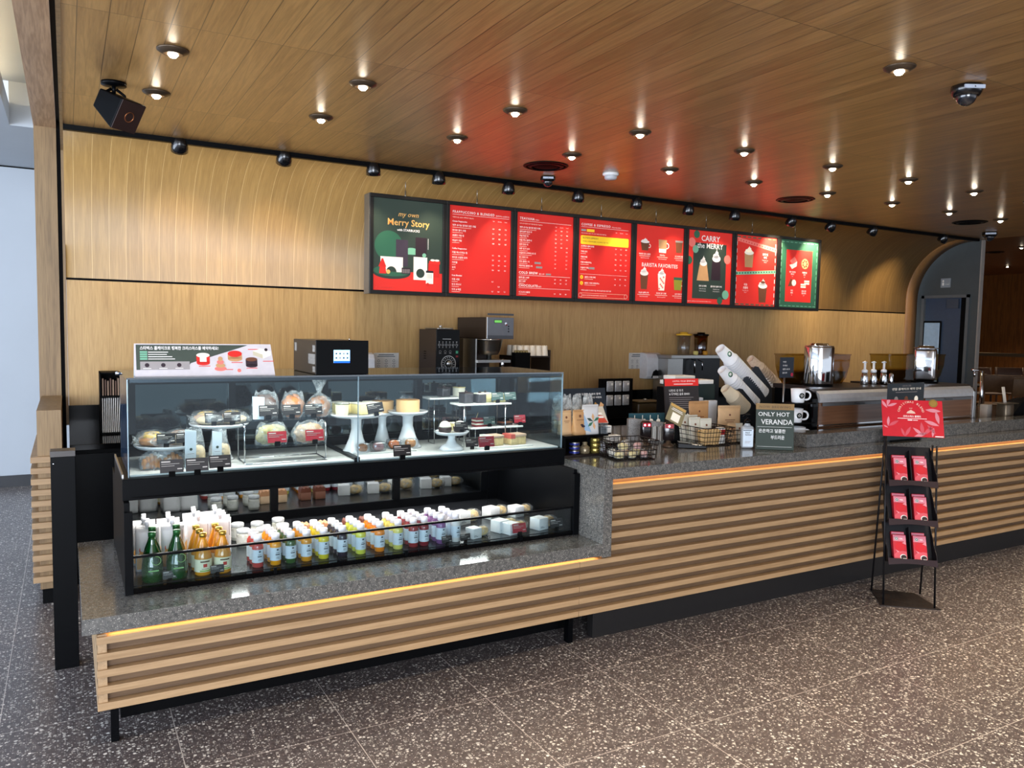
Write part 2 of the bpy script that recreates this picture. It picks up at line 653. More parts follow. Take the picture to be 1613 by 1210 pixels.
def thing(name, label, cat, loc=(0, 0, 0), rz=0.0, group=None):
    o = bpy.data.objects.new(name, None)
    o.empty_display_size = 0.05
    o.location = loc
    o.rotation_euler = (0, 0, rz)
    COL.objects.link(o)
    return tag(o, label, cat, group)


def struct(name, mb, mats, parent=None, **k):
    o = mb.build(name, mats, parent, **k)
    if parent is None:
        o['kind'] = 'structure'
    return o


def copy_tree(o, parent=None):
    c = o.copy()
    COL.objects.link(c)
    if parent is not None:
        c.parent = parent
        c.matrix_parent_inverse = o.matrix_parent_inverse.copy()
    for ch in list(o.children):
        copy_tree(ch, c)
    return c


def place(proto, used, loc, rz=0.0, label=None, group=None, scale=None, rot=None):
    """first call moves the prototype itself, later ones copy it with its parts"""
    o = copy_tree(proto) if used else proto
    o.location = loc
    o.rotation_euler = rot if rot is not None else (0, 0, rz)
    if scale:
        o.scale = (scale,) * 3
    if label:
        o['label'] = label
    if group:
        o['group'] = group
    return o


def text_geo(body, size, align='LEFT', bold=0.0, shear=0.0, space=1.0, width=None):
    cu = bpy.data.curves.new('tmp', 'FONT')
    cu.body = body
    cu.size = size
    cu.align_x = align
    cu.offset = bold * size
    cu.shear = shear
    cu.space_character = space
    cu.resolution_u = 2
    ob = bpy.data.objects.new('tmp', cu)
    me = ob.to_mesh()
    vs = [(v.co.x, v.co.y) for v in me.vertices]
    fs = [tuple(p.vertices) for p in me.polygons]
    ob.to_mesh_clear()
    bpy.data.objects.remove(ob)
    bpy.data.curves.remove(cu)
    if width and vs:
        xs = [a for a, b in vs]
        wd = max(xs) - min(xs)
        x0 = min(xs) if align == 'LEFT' else (min(xs) + max(xs)) / 2
        k = width / wd
        vs = [((a - x0) * k + x0, b) for a, b in vs]
    return vs, fs


class Art:
    """flat print on a board: u right, v up, origin at lower left, in metres; layers step towards the viewer"""

    def __init__(s, o, ux, uy, nrm):
        s.mb = MB()
        s.o, s.ux, s.uy, s.n = Vector(o), Vector(ux).normalized(), Vector(uy).normalized(), Vector(nrm).normalized()
        s.mats = []

    def mi(s, mt):
        if mt not in s.mats:
            s.mats.append(mt)
        return s.mats.index(mt)

    def P(s, u, v, l):
        return s.o + s.ux * u + s.uy * v + s.n * (0.0006 * l)

    def poly(s, pts, mt, l=1):
        s.mb.add([s.P(u, v, l) for u, v in pts], [tuple(range(len(pts)))], s.mi(mt))

    def rect(s, u0, v0, u1, v1, mt, l=1):
        s.poly([(u0, v0), (u1, v0), (u1, v1), (u0, v1)], mt, l)

    def disc(s, u, v, r, mt, l=1, n=24, ry=None, a0=0, a1=360):
        ry = r if ry is None else ry
        full = a1 - a0 >= 360
        pts = [(u + r * cos(radians(a0 + (a1 - a0) * k / n)), v + ry * sin(radians(a0 + (a1 - a0) * k / n))) for k in range(n if full else n + 1)]
        s.poly(pts, mt, l)

    def ring(s, u, v, r0, r1, mt, l=1, n=24):
        for k in range(n):
            a, b = 2 * pi * k / n, 2 * pi * (k + 1) / n
            s.poly([(u + r0 * cos(a), v + r0 * sin(a)), (u + r1 * cos(a), v + r1 * sin(a)), (u + r1 * cos(b), v + r1 * sin(b)), (u + r0 * cos(b), v + r0 * sin(b))], mt, l)

    def text(s, body, u, v, size, mt, l=2, align='LEFT', bold=0.0, shear=0.0, space=1.0, width=None, rot=0.0):
        vs, fs = text_geo(body, size, align, bold, shear, space, width)
        cr, sr = cos(rot), sin(rot)
        s.mb.add([s.P(u + a * cr - b * sr, v + a * sr + b * cr, l) for a, b in vs], fs, s.mi(mt))

    def build(s, name, parent=None, off=None):
        o = s.mb.build(name, s.mats, parent)
        return o
# ================================================================ the setting
struct('floor', MB().box(-7, 21, -5.5, 15, -0.06, 0), M_FLOOR)


def uvmap(o, fn):
    me = o.data
    uv = me.uv_layers.new(name='UVMap')
    for p in me.polygons:
        for li in p.loop_indices:
            uv.data[li].uv = fn(me.vertices[me.loops[li].vertex_index].co)


o = struct('ceiling', MB().box(0, 9.13, -5.5, WY - RC, CEIL, CEIL + 0.05), M_CEIL)
uvmap(o, lambda c: (c.y, c.x + 0.5 * 0.1035))
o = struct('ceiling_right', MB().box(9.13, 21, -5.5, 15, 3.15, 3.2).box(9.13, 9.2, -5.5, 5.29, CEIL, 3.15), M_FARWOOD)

M_BAND = wood('oak_band', (150, 108, 64), (118, 82, 44), 'z', 'Object', 0.45, None, grain=0.8, knots=0.1)
# wall with the cove: profile in y,z pushed along x, uv along the profile
NA = 20
prof = [(WY, 1.887)] + [(WY - RC + RC * cos(a), CEIL - RC + RC * sin(a)) for a in [pi / 2 * k / NA for k in range(NA + 1)]]
vs, fs, arc = [], [], [0]
for i in range(1, len(prof)):
    arc.append(arc[-1] + math.dist(prof[i], prof[i - 1]))
XW0, XW1 = 0.0, 9.13
for (y, z) in prof:
    vs += [(XW0, y, z), (XW1, y, z)]
n0 = len(vs)
for (y, z) in prof:
    a = max(0, min(pi / 2, math.atan2(z - (CEIL - RC), y - (WY - RC)))) if z > CEIL - RC else 0
    vs += [(XW0, y + 0.06 * cos(a), z + 0.06 * sin(a)), (XW1, y + 0.06 * cos(a), z + 0.06 * sin(a))]
for i in range(len(prof) - 1):
    fs.append((2 * i, 2 * i + 1, 2 * i + 3, 2 * i + 2))
    fs.append((n0 + 2 * i, n0 + 2 * i + 2, n0 + 2 * i + 3, n0 + 2 * i + 1))
    fs.append((2 * i + 1, n0 + 2 * i + 1, n0 + 2 * i + 3, 2 * i + 3))
    fs.append((2 * i, 2 * i + 2, n0 + 2 * i + 2, n0 + 2 * i))
mb = MB().add(vs, fs, 0, True)
o = struct('wall_back', mb, M_COVE)
luk = {}
for i in range(len(prof)):
    for j in (2 * i, 2 * i + 1, n0 + 2 * i, n0 + 2 * i + 1):
        luk[j] = arc[i]
uv = o.data.uv_layers.new(name='UVMap')
for p in o.data.polygons:
    for li in p.loop_indices:
        vi = o.data.loops[li].vertex_index
        uv.data[li].uv = (luk[vi], o.data.vertices[vi].co.x + 0.5 * 0.1035)
for p in o.data.polygons:
    if abs(p.normal.x) > 0.7:
        p.use_smooth = False
# end band of the cove, slightly proud
vs = []
fs = []
for (y, z) in prof[1:] :
    a = max(0, min(pi / 2, math.atan2(z - (CEIL - RC), y - (WY - RC))))
    for x_ in (8.93, 9.14):
        for o_ in (-0.012, 0.0):
            vs.append((x_, y + o_ * cos(a), z + o_ * sin(a)))
vs = [(8.93, WY - 0.012, 0.86), (8.93, WY, 0.86), (9.14, WY - 0.012, 0.86), (9.14, WY, 0.86)] + vs
for i in range(len(vs) // 4 - 1):
    q = 4 * i
    fs += [(q, q + 2, q + 6, q + 4), (q, q + 4, q + 5, q + 1), (q + 2, q + 3, q + 7, q + 6)]
struct('trim_7', MB().add(vs, fs, 0, True), M_BAND)
# lower panelling in wide boards with hairline joints, black shadow gap above it
mb = MB()
xj = [0.0, 1.25, 2.95, 4.6, 6.25, 7.9, 9.13]
for a, b in zip(xj, xj[1:]):
    mb.box(a + 0.0008, b - 0.0008, WY, WY + 0.05, 0, 1.872)
struct('wall_back_lower', mb, M_PANEL)
struct('trim_1', MB().box(0, 9.13, WY + 0.012, WY + 0.05, 1.872, 1.887), M_MATTE)
# left end: timber beam, column, black gap and edge strip
struct('trim_2', MB().box(-0.166, -0.04, -5.5, WY, 2.853, 3.3), M_BEAM)
struct('wall_left_column', MB().box(-0.166, -0.04, WY, WY + 0.35, 0, 3.3), M_COLUMN)
struct('trim_3', MB().box(-0.04, -0.016, WY + 0.02, WY + 0.3, 0, 2.9).box(-0.04, -0.016, -5.5, WY + 0.3, 2.9, 3.0), M_MATTE)
struct('trim_4', MB().box(-0.016, 0.0, WY - 0.004, WY + 0.05, 0.9, 2.78).box(-0.016, 0.0, -5.5, WY, CEIL - 0.004, 2.85), M_COLUMN)
# white room to the left
struct('wall_left', MB().box(-7, 0.0, 8.85, 8.95, 0, 3.025), M_WHITE)
struct('baseboard_left', MB().box(-7, 0.0, 8.83, 8.85, 0, 0.108), mat('charcoal_skirting', (46, 48, 52), 0.5))
struct('trim_5', MB().box(-7, 0, 8.87, 8.95, 3.025, 3.04), M_MATTE)
struct('ceiling_left', MB().box(-7, -0.345, -5.5, 8.95, 3.04, 3.2).box(-0.345, 0, 7.02, 8.95, 3.04, 3.36).box(-0.8, 0, -5.5, 7.02, 3.36, 3.4).box(-0.85, -0.8, -5.5, 7.02, 3.2, 3.4), M_WHITE)
mb = MB().box(-0.55, -0.53, -5.5, 6.9, 3.201, 3.212)
tag(mb.build('cove_light_strip', mat('warm_led', (255, 226, 180), 0.5, emit=26.0)), 'thin warm light strip glowing inside the white ceiling recess at far left', 'light strip')
# end wall with a doorway, at right angles to the wood wall
GX = 9.2
M_GREYW = mat('grey_panel', (70, 75, 76), 0.5, 0, 0.06, 8)
mb = MB()
yA, yB, zD = 5.40, 5.99, 2.10
mb.box(GX, GX + 0.04, 5.30, yA - 0.0, 0, 3.15)
mb.box(GX, GX + 0.04, yB, 14.0, 0, 3.15)
mb.box(GX, GX + 0.04, yA, yB, zD, 3.15)
struct('wall_right', mb, M_GREYW)
struct('trim_6', MB().box(GX - 0.012, GX + 0.045, 5.285, 5.30, 0, 3.15), mat('pale_edge', (150, 142, 134), 0.5))
M_FRAME = mat('grey_door_frame', (98, 102, 104), 0.45, 0.2)
mb = MB()
mb.box(GX - 0.02, GX + 0.1, yA, yA + 0.035, 0, zD).box(GX - 0.02, GX + 0.1, yB - 0.035, yB, 0, zD).box(GX - 0.02, GX + 0.1, yA, yB, zD - 0.035, zD)
fr = struct('door_1', mb, M_FRAME)
M_BLUE = mat('blue_grey_door', (58, 72, 92), 0.45)
MB().box(GX + 0.02, GX + 0.06, yA + 0.11, yB - 0.035, 0.01, zD - 0.035).build('door_leaf', M_BLUE, fr)
MB().box(GX + 0.012, GX + 0.06, yA + 0.035, yA + 0.11, 0.01, zD - 0.035).build('door_gap', M_MATTE, fr)  # black strip painted in for the dark gap beside the leaf
mb = MB().bbox(-0.12, 0.12, -0.55, 0.55, 0, 0.012, 0.05, T=Matrix.Translation((GX + 0.012, 5.865, 1.22)) @ Matrix.Rotation(radians(90), 4, 'Y') @ Matrix.Rotation(radians(90), 4, 'Z'))
mb2 = MB()
pane = Matrix.Translation((GX + 0.005, 5.845, 1.35)) @ Matrix.Rotation(radians(-90), 4, 'Y')
mb2.bbox(-0.42, 0.42, -0.10, 0.10, 0, 0.016, 0.015, 0, pane)
MB().bbox(-0.44, 0.44, -0.115, 0.115, -0.004, 0.012, 0.03, 0, pane).build('pane_frame', M_MATTE, fr)
mb2.build('pane', mat('door_pane', (150, 178, 205), 0.15), fr)
MB().box(GX - 0.012, GX + 0.02, yA + 0.13, yA + 0.27, zD - 0.16, zD - 0.05).build('door_closer', mat('closer_grey', (70, 80, 95), 0.4, 0.3), fr)
# room sign above the door
a = Art((GX - 0.012, 5.76, 2.19), (0, -1, 0), (0, 0, 1), (-1, 0, 0))
sg = tag(MB().box(GX - 0.012, GX - 0.002, 5.64, 5.76, 2.19, 2.30).build('room_sign', mat('sign_grey', (140, 146, 150), 0.4)), 'small square grey plaque on the grey wall above the doorway', 'sign')
a.disc(0.03, 0.078, 0.012, M_PAPER)
a.rect(0.018, 0.025, 0.042, 0.06, M_PAPER)
a.text('STAFF', 0.056, 0.03, 0.02, M_PAPER)
a.build('pictogram', sg)
# room beyond
FX = 20.0
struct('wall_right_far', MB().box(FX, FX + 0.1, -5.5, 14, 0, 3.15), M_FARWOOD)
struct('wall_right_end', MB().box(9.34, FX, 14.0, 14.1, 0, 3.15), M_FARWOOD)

# ================================================================ left end: slatted half wall, gate post, dark back counter
mb = MB().box(-0.157, -0.038, 5.05, WY, 0.09, 1.10)
hw = tag(mb.build('half_wall', M_COLUMN), 'low timber half wall with wrapping horizontal slats beside the black post', 'half wall')
mb = MB()
for k in range(12):
    z = 0.845 - 0.0615 * k
    MB().box(-0.190, -0.045, 5.018, 5.05, z - 0.032, z).box(-0.190, -0.157, 5.05, WY, z - 0.032, z).build('slat', M_SLAT, hw, bevel=0.001)
MB().box(-0.148, -0.05, 5.07, WY, 0, 0.09).build('plinth', M_MATTE, hw)

pt = thing('gate_post', 'tall black metal post standing at the left end of the stone ledge', 'post', (-0.028, 4.09, 0))
MB().box(-0.049, 0.049, -0.032, 0.04, 0, 0.985).build('panel', M_BLACK, pt, bevel=0.0015)
MB().box(-0.05, 0.05, -0.033, 0.06, 0.985, 1.012).build('top_cap', mat('post_cap', (64, 60, 58), 0.35, 0.3), pt, bevel=0.001)
MB().lathe([(0.0, 0), (0.004, 0.001), (0.004, 0.003), (0, 0.004)], (0, 0, 0), 8, T=Matrix.Translation((-0.036, -0.032, 0.955)) @ Matrix.Rotation(radians(90), 4, 'X')).build('screw', M_CHROME, pt)

bc = thing('back_counter', 'long black back counter along the wood wall with a low splashback', 'counter', (0, 5.33, 0))
MB().box(0.0, 9.1, 0, 0.70, 0.825, 0.86).build('worktop', M_BLACKG, bc, bevel=0.002)
mb = MB().box(0.0, 9.1, 0.03, 0.70, 0.0, 0.825)
mb.build('cabinet', M_MATTE, bc)
for k in range(12):
    MB().box(0.02 + 0.75 * k, 0.75 * k + 0.74, 0.012, 0.03, 0.1, 0.80).build('door', M_BLACK, bc)
MB().box(0.0, 9.1, 0.665, 0.70, 0.86, 1.034).build('splashback', M_BLACKG, bc)

# ================================================================ slatted front counter
M_BACKING = wood('oak_backing_shaded', (116, 90, 64), (88, 66, 46), 'x', 'Object', 0.6, None, grain=0.8, knots=0.1)  # same oak as the slats, darkened to paint in the shade between them
P = 0.0617
ct = thing('serving_counter', 'long slatted oak serving counter with grey stone top', 'counter', (0, 3.1, 0))
SY0, SY1 = 0.016, 0.055
XE = 9.0
mb = MB().box(2.33, XE, SY1, 0.09, 0.19, 0.862).box(0.10, 2.33, SY1, 0.09, 0.19, 0.483)
mb.build('backing', M_BACKING, ct)
k_all = 11
for k in range(k_all):
    z = 0.217 + P * k
    if k < 5:
        MB().box(0.071, 2.168, SY0, SY1 + 0.001, z - 0.027, z).build('slat', M_SLAT, ct, bevel=0.0012)
        MB().box(2.170, XE, SY0, SY1 + 0.001, z - 0.027, z).build('slat', M_SLAT, ct, bevel=0.0012)
        MB().box(0.071, 0.1, SY1 + 0.001, 1.1, z - 0.027, z).build('slat', M_SLATY, ct, bevel=0.0012)
    else:
        MB().box(2.343, XE, SY0, SY1 + 0.001, z - 0.027, z).build('slat', M_SLAT, ct, bevel=0.0012)
MB().box(0.074, 0.104, SY0 + 0.012, SY1, 0.19, 0.470).build('end_board', M_SLATY, ct)
MB().box(0.10, 0.13, 0.09, 1.1, 0.19, 0.472).build('side_backing', M_BACKING, ct)
MB().box(2.352, XE, 0.15, 0.2, 0.0, 0.19).build('kickboard', mat('dark_kick', (30, 28, 28), 0.45), ct, bevel=0.001)
MB().box(0.13, XE, 0.10, 1.1, 0.17, 0.20).box(0.2, 2.3, 0.34, 0.37, 0.0, 0.17).box(0.16, 0.2, 0.34, 1.1, 0.0, 0.17).build('underframe', M_MATTE, ct)
for x in (0.117, 2.2):
    for y in (0.15, 0.95):
        MB().box(x, x + 0.028, y, y + 0.04, 0, 0.19).build('leg', M_BLACK, ct)
MB().box(2.4, XE, 0.15, 1.4, 0.2, 0.86).build('cabinet', M_MATTE, ct)
MB().box(0.13, 2.4, 0.5, 1.1, 0.2, 0.472).build('cabinet', M_MATTE, ct)
# stone
mb = MB()
mb.box(2.290, XE, 0.0, 1.42, 0.863, 0.918)
mb.build('stone_top', M_STONE, ct, bevel=0.0015)
MB().box(0.025, 2.290, 0.0, 1.12, 0.484, 0.543).build('stone_ledge', M_STONE, ct, bevel=0.0015)
MB().box(2.2905, 2.345, 0.0005, 1.12, 0.474, 0.8628).build('stone_side', M_STONE, ct, bevel=0.0012)
MB().box(3.86, XE, 0.10, 0.25, 0.918, 0.998).build('stone_upstand', M_STONE, ct, bevel=0.0015)
# warm strips tucked under the stone edges
MLED = mat('warm_strip', (255, 200, 136), 0.5, emit=6.5)
MB().box(0.11, 2.28, SY0 + 0.014, SY0 + 0.032, 0.478, 0.484).build('light_strip', MLED, ct)
MB().box(2.35, XE, SY0 + 0.016, SY0 + 0.032, 0.857, 0.8628).build('light_strip', MLED, ct)
# ================================================================ ceiling fittings
M_LAMP = mat('lamp_glow', (255, 240, 215), 0.4, emit=40.0)
M_RIM = mat('bronze_rim', (88, 74, 60), 0.35, 0.6)
M_CONE = mat('lamp_cone', (190, 175, 150), 0.2, 0.8)


def downlight():
    t = thing('downlight', 'x', 'downlight')
    MB().lathe([(0.038, -0.02), (0.062, -0.006), (0.064, -0.001), (0.060, 0.0), (0.040, -0.012), (0.036, -0.02)], n=28).build('trim_ring', M_RIM, t)
    MB().lathe([(0.037, -0.019), (0.024, 0.0), (0.024, 0.012)], n=24, cap=False).build('reflector', M_CONE, t)
    rf_ = t.children[-1]
    MB().lathe([(0.0, -0.034), (0.012, -0.031), (0.021, -0.020), (0.024, 0.0)], n=20, cap=False).build('lamp', M_LAMP, rf_)
    return t


pr = downlight()
nm = ['first', 'second', 'third', 'fourth', 'fifth', 'sixth', 'seventh', 'eighth', 'ninth', 'tenth', 'eleventh', 'twelfth', 'thirteenth']
cnt = 0
for i, (x, y) in enumerate(DL_A):
    place(pr, cnt, (x, y, CEIL), label='round recessed downlight, %s from the left in the ceiling row farther from the menu' % nm[i], group='downlights in the plank ceiling')
    cnt += 1
for i, (x, y) in enumerate(DL_B):
    place(pr, cnt, (x, y, CEIL), label='round recessed downlight, %s from the left in the ceiling row nearer the menu' % nm[i], group='downlights in the plank ceiling')
    cnt += 1
place(pr, 1, (*DL_C[0], CEIL), label='round recessed downlight nearest the big dome camera at upper right', group='downlights in the plank ceiling')
for (x, y), l in zip(DL_FAR, ('at the right edge, in the far room ceiling', 'lowest in the far room ceiling', 'beside the grey wall edge in the far room')):
    place(pr, 1, (x, y, 3.15), label='small downlight ' + l, group='downlights in the far room')

# track with heads
tr = thing('lighting_track', 'long thin black lighting track along the curved wood ceiling edge', 'track', (0, 5.26, CEIL))
MB().box(0.0, 9.05, -0.018, 0.018, -0.030, 0.001).build('rail', M_BLACK, tr, bevel=0.001)
MG = mat('spot_black', (20, 21, 24), 0.18, 0.2, coat=0.6)


def head():
    t = thing('track_spotlight', 'x', 'spotlight')
    b = MB().lathe([(0.0, 0.058), (0.018, 0.058), (0.03, 0.05), (0.043, 0.028), (0.05, 0.0), (0.051, -0.03), (0.046, -0.031), (0.044, -0.012), (0.02, 0.0)], n=26)
    lh = b.build('lamp_head', MG, t)
    MB().lathe([(0.0, -0.013), (0.043, -0.0125), (0.043, -0.010)], n=20, cap=False).build('lens', mat('spot_lens', (255, 238, 210), 0.3, emit=5.0), lh)
    return t


hp = head()
for i, (p, aim) in enumerate(zip(TRK, TRK_AIM)):
    d = (aim - p).normalized()
    q = Vector((0, 0, -1)).rotation_difference(d)
    if i:
        h = copy_tree(hp)
    else:
        h = hp
    h.location = p + d * 0.02
    h.rotation_mode = 'QUATERNION'
    h.rotation_quaternion = q
    h['label'] = 'glossy black spotlight head on the track, %s from the left' % nm[i]
    h['group'] = 'spotlights along the black track'
    loc = h.location.copy()
    a1 = q.inverted() @ (Vector((p.x, 5.26, CEIL - 0.031)) - loc)
    a0 = Vector((0, 0, 0.05))
    MB().tube([a0, (a0 + a1) / 2, a1], 0.011, 10).build('stem', M_BLACK, h)

# dome cameras
def dome(s=1.0):
    t = thing('dome_camera', 'x', 'camera')
    MB().lathe([(0.0, 0.0), (0.064, 0.0), (0.066, -0.02), (0.060, -0.034), (0.052, -0.045), (0.044, -0.046)], n=28).build('housing', MG, t)
    MB().ell((0, 0, -0.042), 0.044, 0.044, 0.044, lo=-1.0, hi=0.0, n=24, k=10).build('dome_glass', mat('smoked_dome', (30, 32, 38), 0.03, 0, coat=1.0), t)
    MB().box(-0.045, 0.045, -0.0655, -0.0575, -0.026, -0.010).build('label_strip', mat('label_grey', (175, 185, 200), 0.4), t)
    return t


dm = dome()
d0 = at(1523, 136, z=CEIL)
place(dm, 0, (d0.x, d0.y, CEIL), rz=-0.5, label='large dark dome camera on the plank ceiling at upper right', group='dome cameras', scale=1.0)
d1 = at(863, 283, z=CEIL - 0.02)
place(dm, 1, (d1.x, d1.y, CEIL), rz=-0.5, label='small dome camera just in front of the lighting track above the menu', group='dome cameras', scale=0.85)
place(dm, 1, (*at(1559, 366, z=CEIL)[:2], CEIL), rz=-0.9, label='dome camera near the end of the track by the grey wall', group='dome cameras', scale=1.1)

# smoke detector
sd = thing('smoke_detector', 'round white smoke detector on the plank ceiling above the menu boards', 'smoke detector', (*at(962, 273, z=CEIL)[:2], CEIL))
MB().lathe([(0.0, 0.0), (0.058, 0.0), (0.058, -0.014), (0.045, -0.022)], n=28).build('base', M_PORC, sd)
MB().lathe([(0.044, -0.020), (0.044, -0.036), (0.036, -0.046), (0.0, -0.048)], n=28).build('chamber', mat('detector_grey', (190, 194, 200), 0.4), sd)

# vents
def vent():
    t = thing('ceiling_vent', 'x', 'vent')
    for r0, r1, z in ((0.150, 0.138, -0.006), (0.118, 0.100, -0.010), (0.085, 0.0, -0.008)):
        pts = [(r0, 0.0), (r0 + 0.006, z * 0.6), (r0, z), (r1, z - 0.004)] + ([(r1, 0.0)] if r1 else [])
        MB().lathe(pts, n=40, cap=False).build('ring', M_BLACK if r1 else M_MATTE, t)
    MB().lathe([(0.148, -0.001), (0.0, -0.001)], n=30, cap=False).build('back_plate', M_MATTE, t)
    return t


vt = vent()
for i, (x, y, l) in enumerate(((2.877, 4.66, 'above the second red menu board'), (5.30, 4.62, 'above the rightmost menu boards'), (7.67, 4.55, 'near the end of the track by the grey wall'), (*at(1567, 397, z=3.15)[:2], 'in the far room ceiling'))):
    place(vt, i, (x, y, 3.15 if x > 9.2 else CEIL), label='round black air vent ' + l, group='round ceiling vents')

# wall speaker hanging from the ceiling
sp = thing('ceiling_speaker', 'black loudspeaker hanging on a swivel bracket from the ceiling at left', 'speaker', (0.212, 4.22, CEIL))
MB().lathe([(0.0, 0.0), (0.055, 0.0), (0.055, -0.014), (0.03, -0.02), (0.0, -0.02)], n=26).build('ceiling_plate', M_BLACK, sp)
MB().tube([(0, 0, -0.01), (0, 0, -0.05)], 0.009, 8).tube([(-0.01, 0, -0.03), (-0.045, 0, -0.055), (-0.05, 0.0, -0.11)], 0.007, 8).tube([(0.01, 0, -0.03), (0.045, 0, -0.055), (0.05, 0.0, -0.11)], 0.007, 8).build('bracket', M_BLACK, sp)
Tm = Matrix.Translation((0.015, -0.02, -0.125)) @ Matrix.Rotation(radians(40), 4, 'Z') @ Matrix.Rotation(radians(32), 4, 'X')
MB().add([(-0.045, 0.10, -0.045), (0.045, 0.10, -0.045), (0.045, 0.10, 0.045), (-0.045, 0.10, 0.045), (-0.07, -0.075, -0.075), (0.07, -0.075, -0.075), (0.07, -0.075, 0.075), (-0.07, -0.075, 0.075)],
         [(0, 1, 2, 3), (4, 7, 6, 5), (0, 4, 5, 1), (1, 5, 6, 2), (2, 6, 7, 3), (3, 7, 4, 0)], T=Tm).build('cabinet', M_BLACK, sp, bevel=0.006)
MB().box(-0.066, 0.066, -0.079, -0.074, -0.071, 0.071, T=Tm).build('grille', mat('brown_grille', (42, 26, 24), 0.6), sp)
Tg = Tm @ Matrix.Translation((0, -0.079, 0)) @ Matrix.Rotation(radians(90), 4, 'X')
MB().lathe([(0.022, 0), (0.025, 0), (0.025, 0.003), (0.022, 0.003), (0.022, 0)], n=24, T=Tg, cap=False).build('badge_ring', mat('bronze', (170, 110, 70), 0.3, 0.8), sp)

# ================================================================ menu boards
RED = mat('menu_red', (214, 40, 34), 0.45, 0, 0.02, 2, emit=0.12)  # print colours carry a faint added glow; the boards are no lamps
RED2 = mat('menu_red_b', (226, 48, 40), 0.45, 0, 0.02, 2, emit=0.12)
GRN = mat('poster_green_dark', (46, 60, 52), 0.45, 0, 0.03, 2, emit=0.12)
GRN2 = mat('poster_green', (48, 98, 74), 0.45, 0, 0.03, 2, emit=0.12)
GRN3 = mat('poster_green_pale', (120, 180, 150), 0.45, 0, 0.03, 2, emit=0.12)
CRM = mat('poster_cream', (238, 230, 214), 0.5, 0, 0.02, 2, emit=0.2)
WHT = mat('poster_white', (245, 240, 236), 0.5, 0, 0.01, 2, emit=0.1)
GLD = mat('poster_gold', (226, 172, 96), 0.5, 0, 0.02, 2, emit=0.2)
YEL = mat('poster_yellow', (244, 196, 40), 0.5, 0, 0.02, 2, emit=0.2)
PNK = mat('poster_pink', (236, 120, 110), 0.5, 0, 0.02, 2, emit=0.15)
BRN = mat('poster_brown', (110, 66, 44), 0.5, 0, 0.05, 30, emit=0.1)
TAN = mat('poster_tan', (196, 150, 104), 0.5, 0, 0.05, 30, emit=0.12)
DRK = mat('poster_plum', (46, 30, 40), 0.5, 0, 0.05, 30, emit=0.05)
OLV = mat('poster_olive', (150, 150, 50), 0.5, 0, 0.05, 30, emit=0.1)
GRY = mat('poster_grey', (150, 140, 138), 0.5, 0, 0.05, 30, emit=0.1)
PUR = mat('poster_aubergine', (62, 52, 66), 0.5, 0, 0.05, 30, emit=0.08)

BX = [1.916, 2.522, 3.115, 3.711, 4.318, 4.918, 5.518, 6.118, 6.722]
BZ0, BZ1 = 1.838, 2.562
M_BF = mat('board_frame', (34, 33, 32), 0.35, 0.4)
M_BFH = mat('board_frame_side', (120, 118, 112), 0.35, 0.5)
board_lbl = ['green and red holiday poster board with wrapped gifts', 'red menu board of blended drinks with three price columns', 'red menu board headed with tea, cold brew and chocolate lists',
             'red menu board with a yellow band near its top', 'red board picturing six drinks around barista favorites lettering', 'red and green board with two whipped cream drinks, carry the merry',
             'red board crossed by pink and mint ribbons with two drinks', 'green bordered red board picturing four cakes and pastries']


def cup(a, u, v, w0, w1, h, body, top=None, lid=None, l=2, handle=False, foam=0.0):
    a.poly([(u - w0 / 2, v), (u + w0 / 2, v), (u + w1 / 2, v + h), (u - w1 / 2, v + h)], body, l)
    if foam:
        k = 1 - foam
        wm = w0 + (w1 - w0) * k
        a.poly([(u - wm / 2, v + h * k), (u + wm / 2, v + h * k), (u + w1 / 2, v + h), (u - w1 / 2, v + h)], lid or CRM, l + 1)
    if handle:
        a.ring(u + w1 / 2, v + h * 0.55, h * 0.17, h * 0.24, CRM, l - 1, 14)
    if top:
        a.disc(u, v + h, w1 * 0.52, top, l + 1, 14, h * 0.16)
        a.disc(u - w1 * 0.05, v + h * 1.13, w1 * 0.38, top, l + 1, 12, h * 0.12)
        a.disc(u + w1 * 0.03, v + h * 1.26, w1 * 0.2, top, l + 1, 10, h * 0.09)
        a.poly([(u - w1 * 0.08, v + h * 1.3), (u + w1 * 0.1, v + h * 1.3), (u + w1 * 0.02, v + h * 1.45)], top, l + 1)


def menu_rows(a, u, v, dv, items, cols, size=0.017, eng=True, wmax=0.2):
    rnd = random.Random(len(items) * 7 + int(v * 100))
    for it, pr_ in items:
        if it is None:
            v -= dv * 0.55
            continue
        if pr_ is None:
            a.text(it, u, v, size * 0.95, WHT, bold=0.02)
            v -= dv * 0.8
            continue
        a.text(it, u, v, size, WHT, bold=0.012)
        if eng:
            a.rect(u, v - size * 0.75, u + min(wmax, size * 0.55 * len(it) * 1.1), v - size * 0.62, CRM, 2)
        for c, p_ in zip(cols, pr_):
            if p_:
                a.text(p_, c, v - size * 0.2, size * 0.8, WHT, align='CENTER', bold=0.012)
        v -= dv
    return v


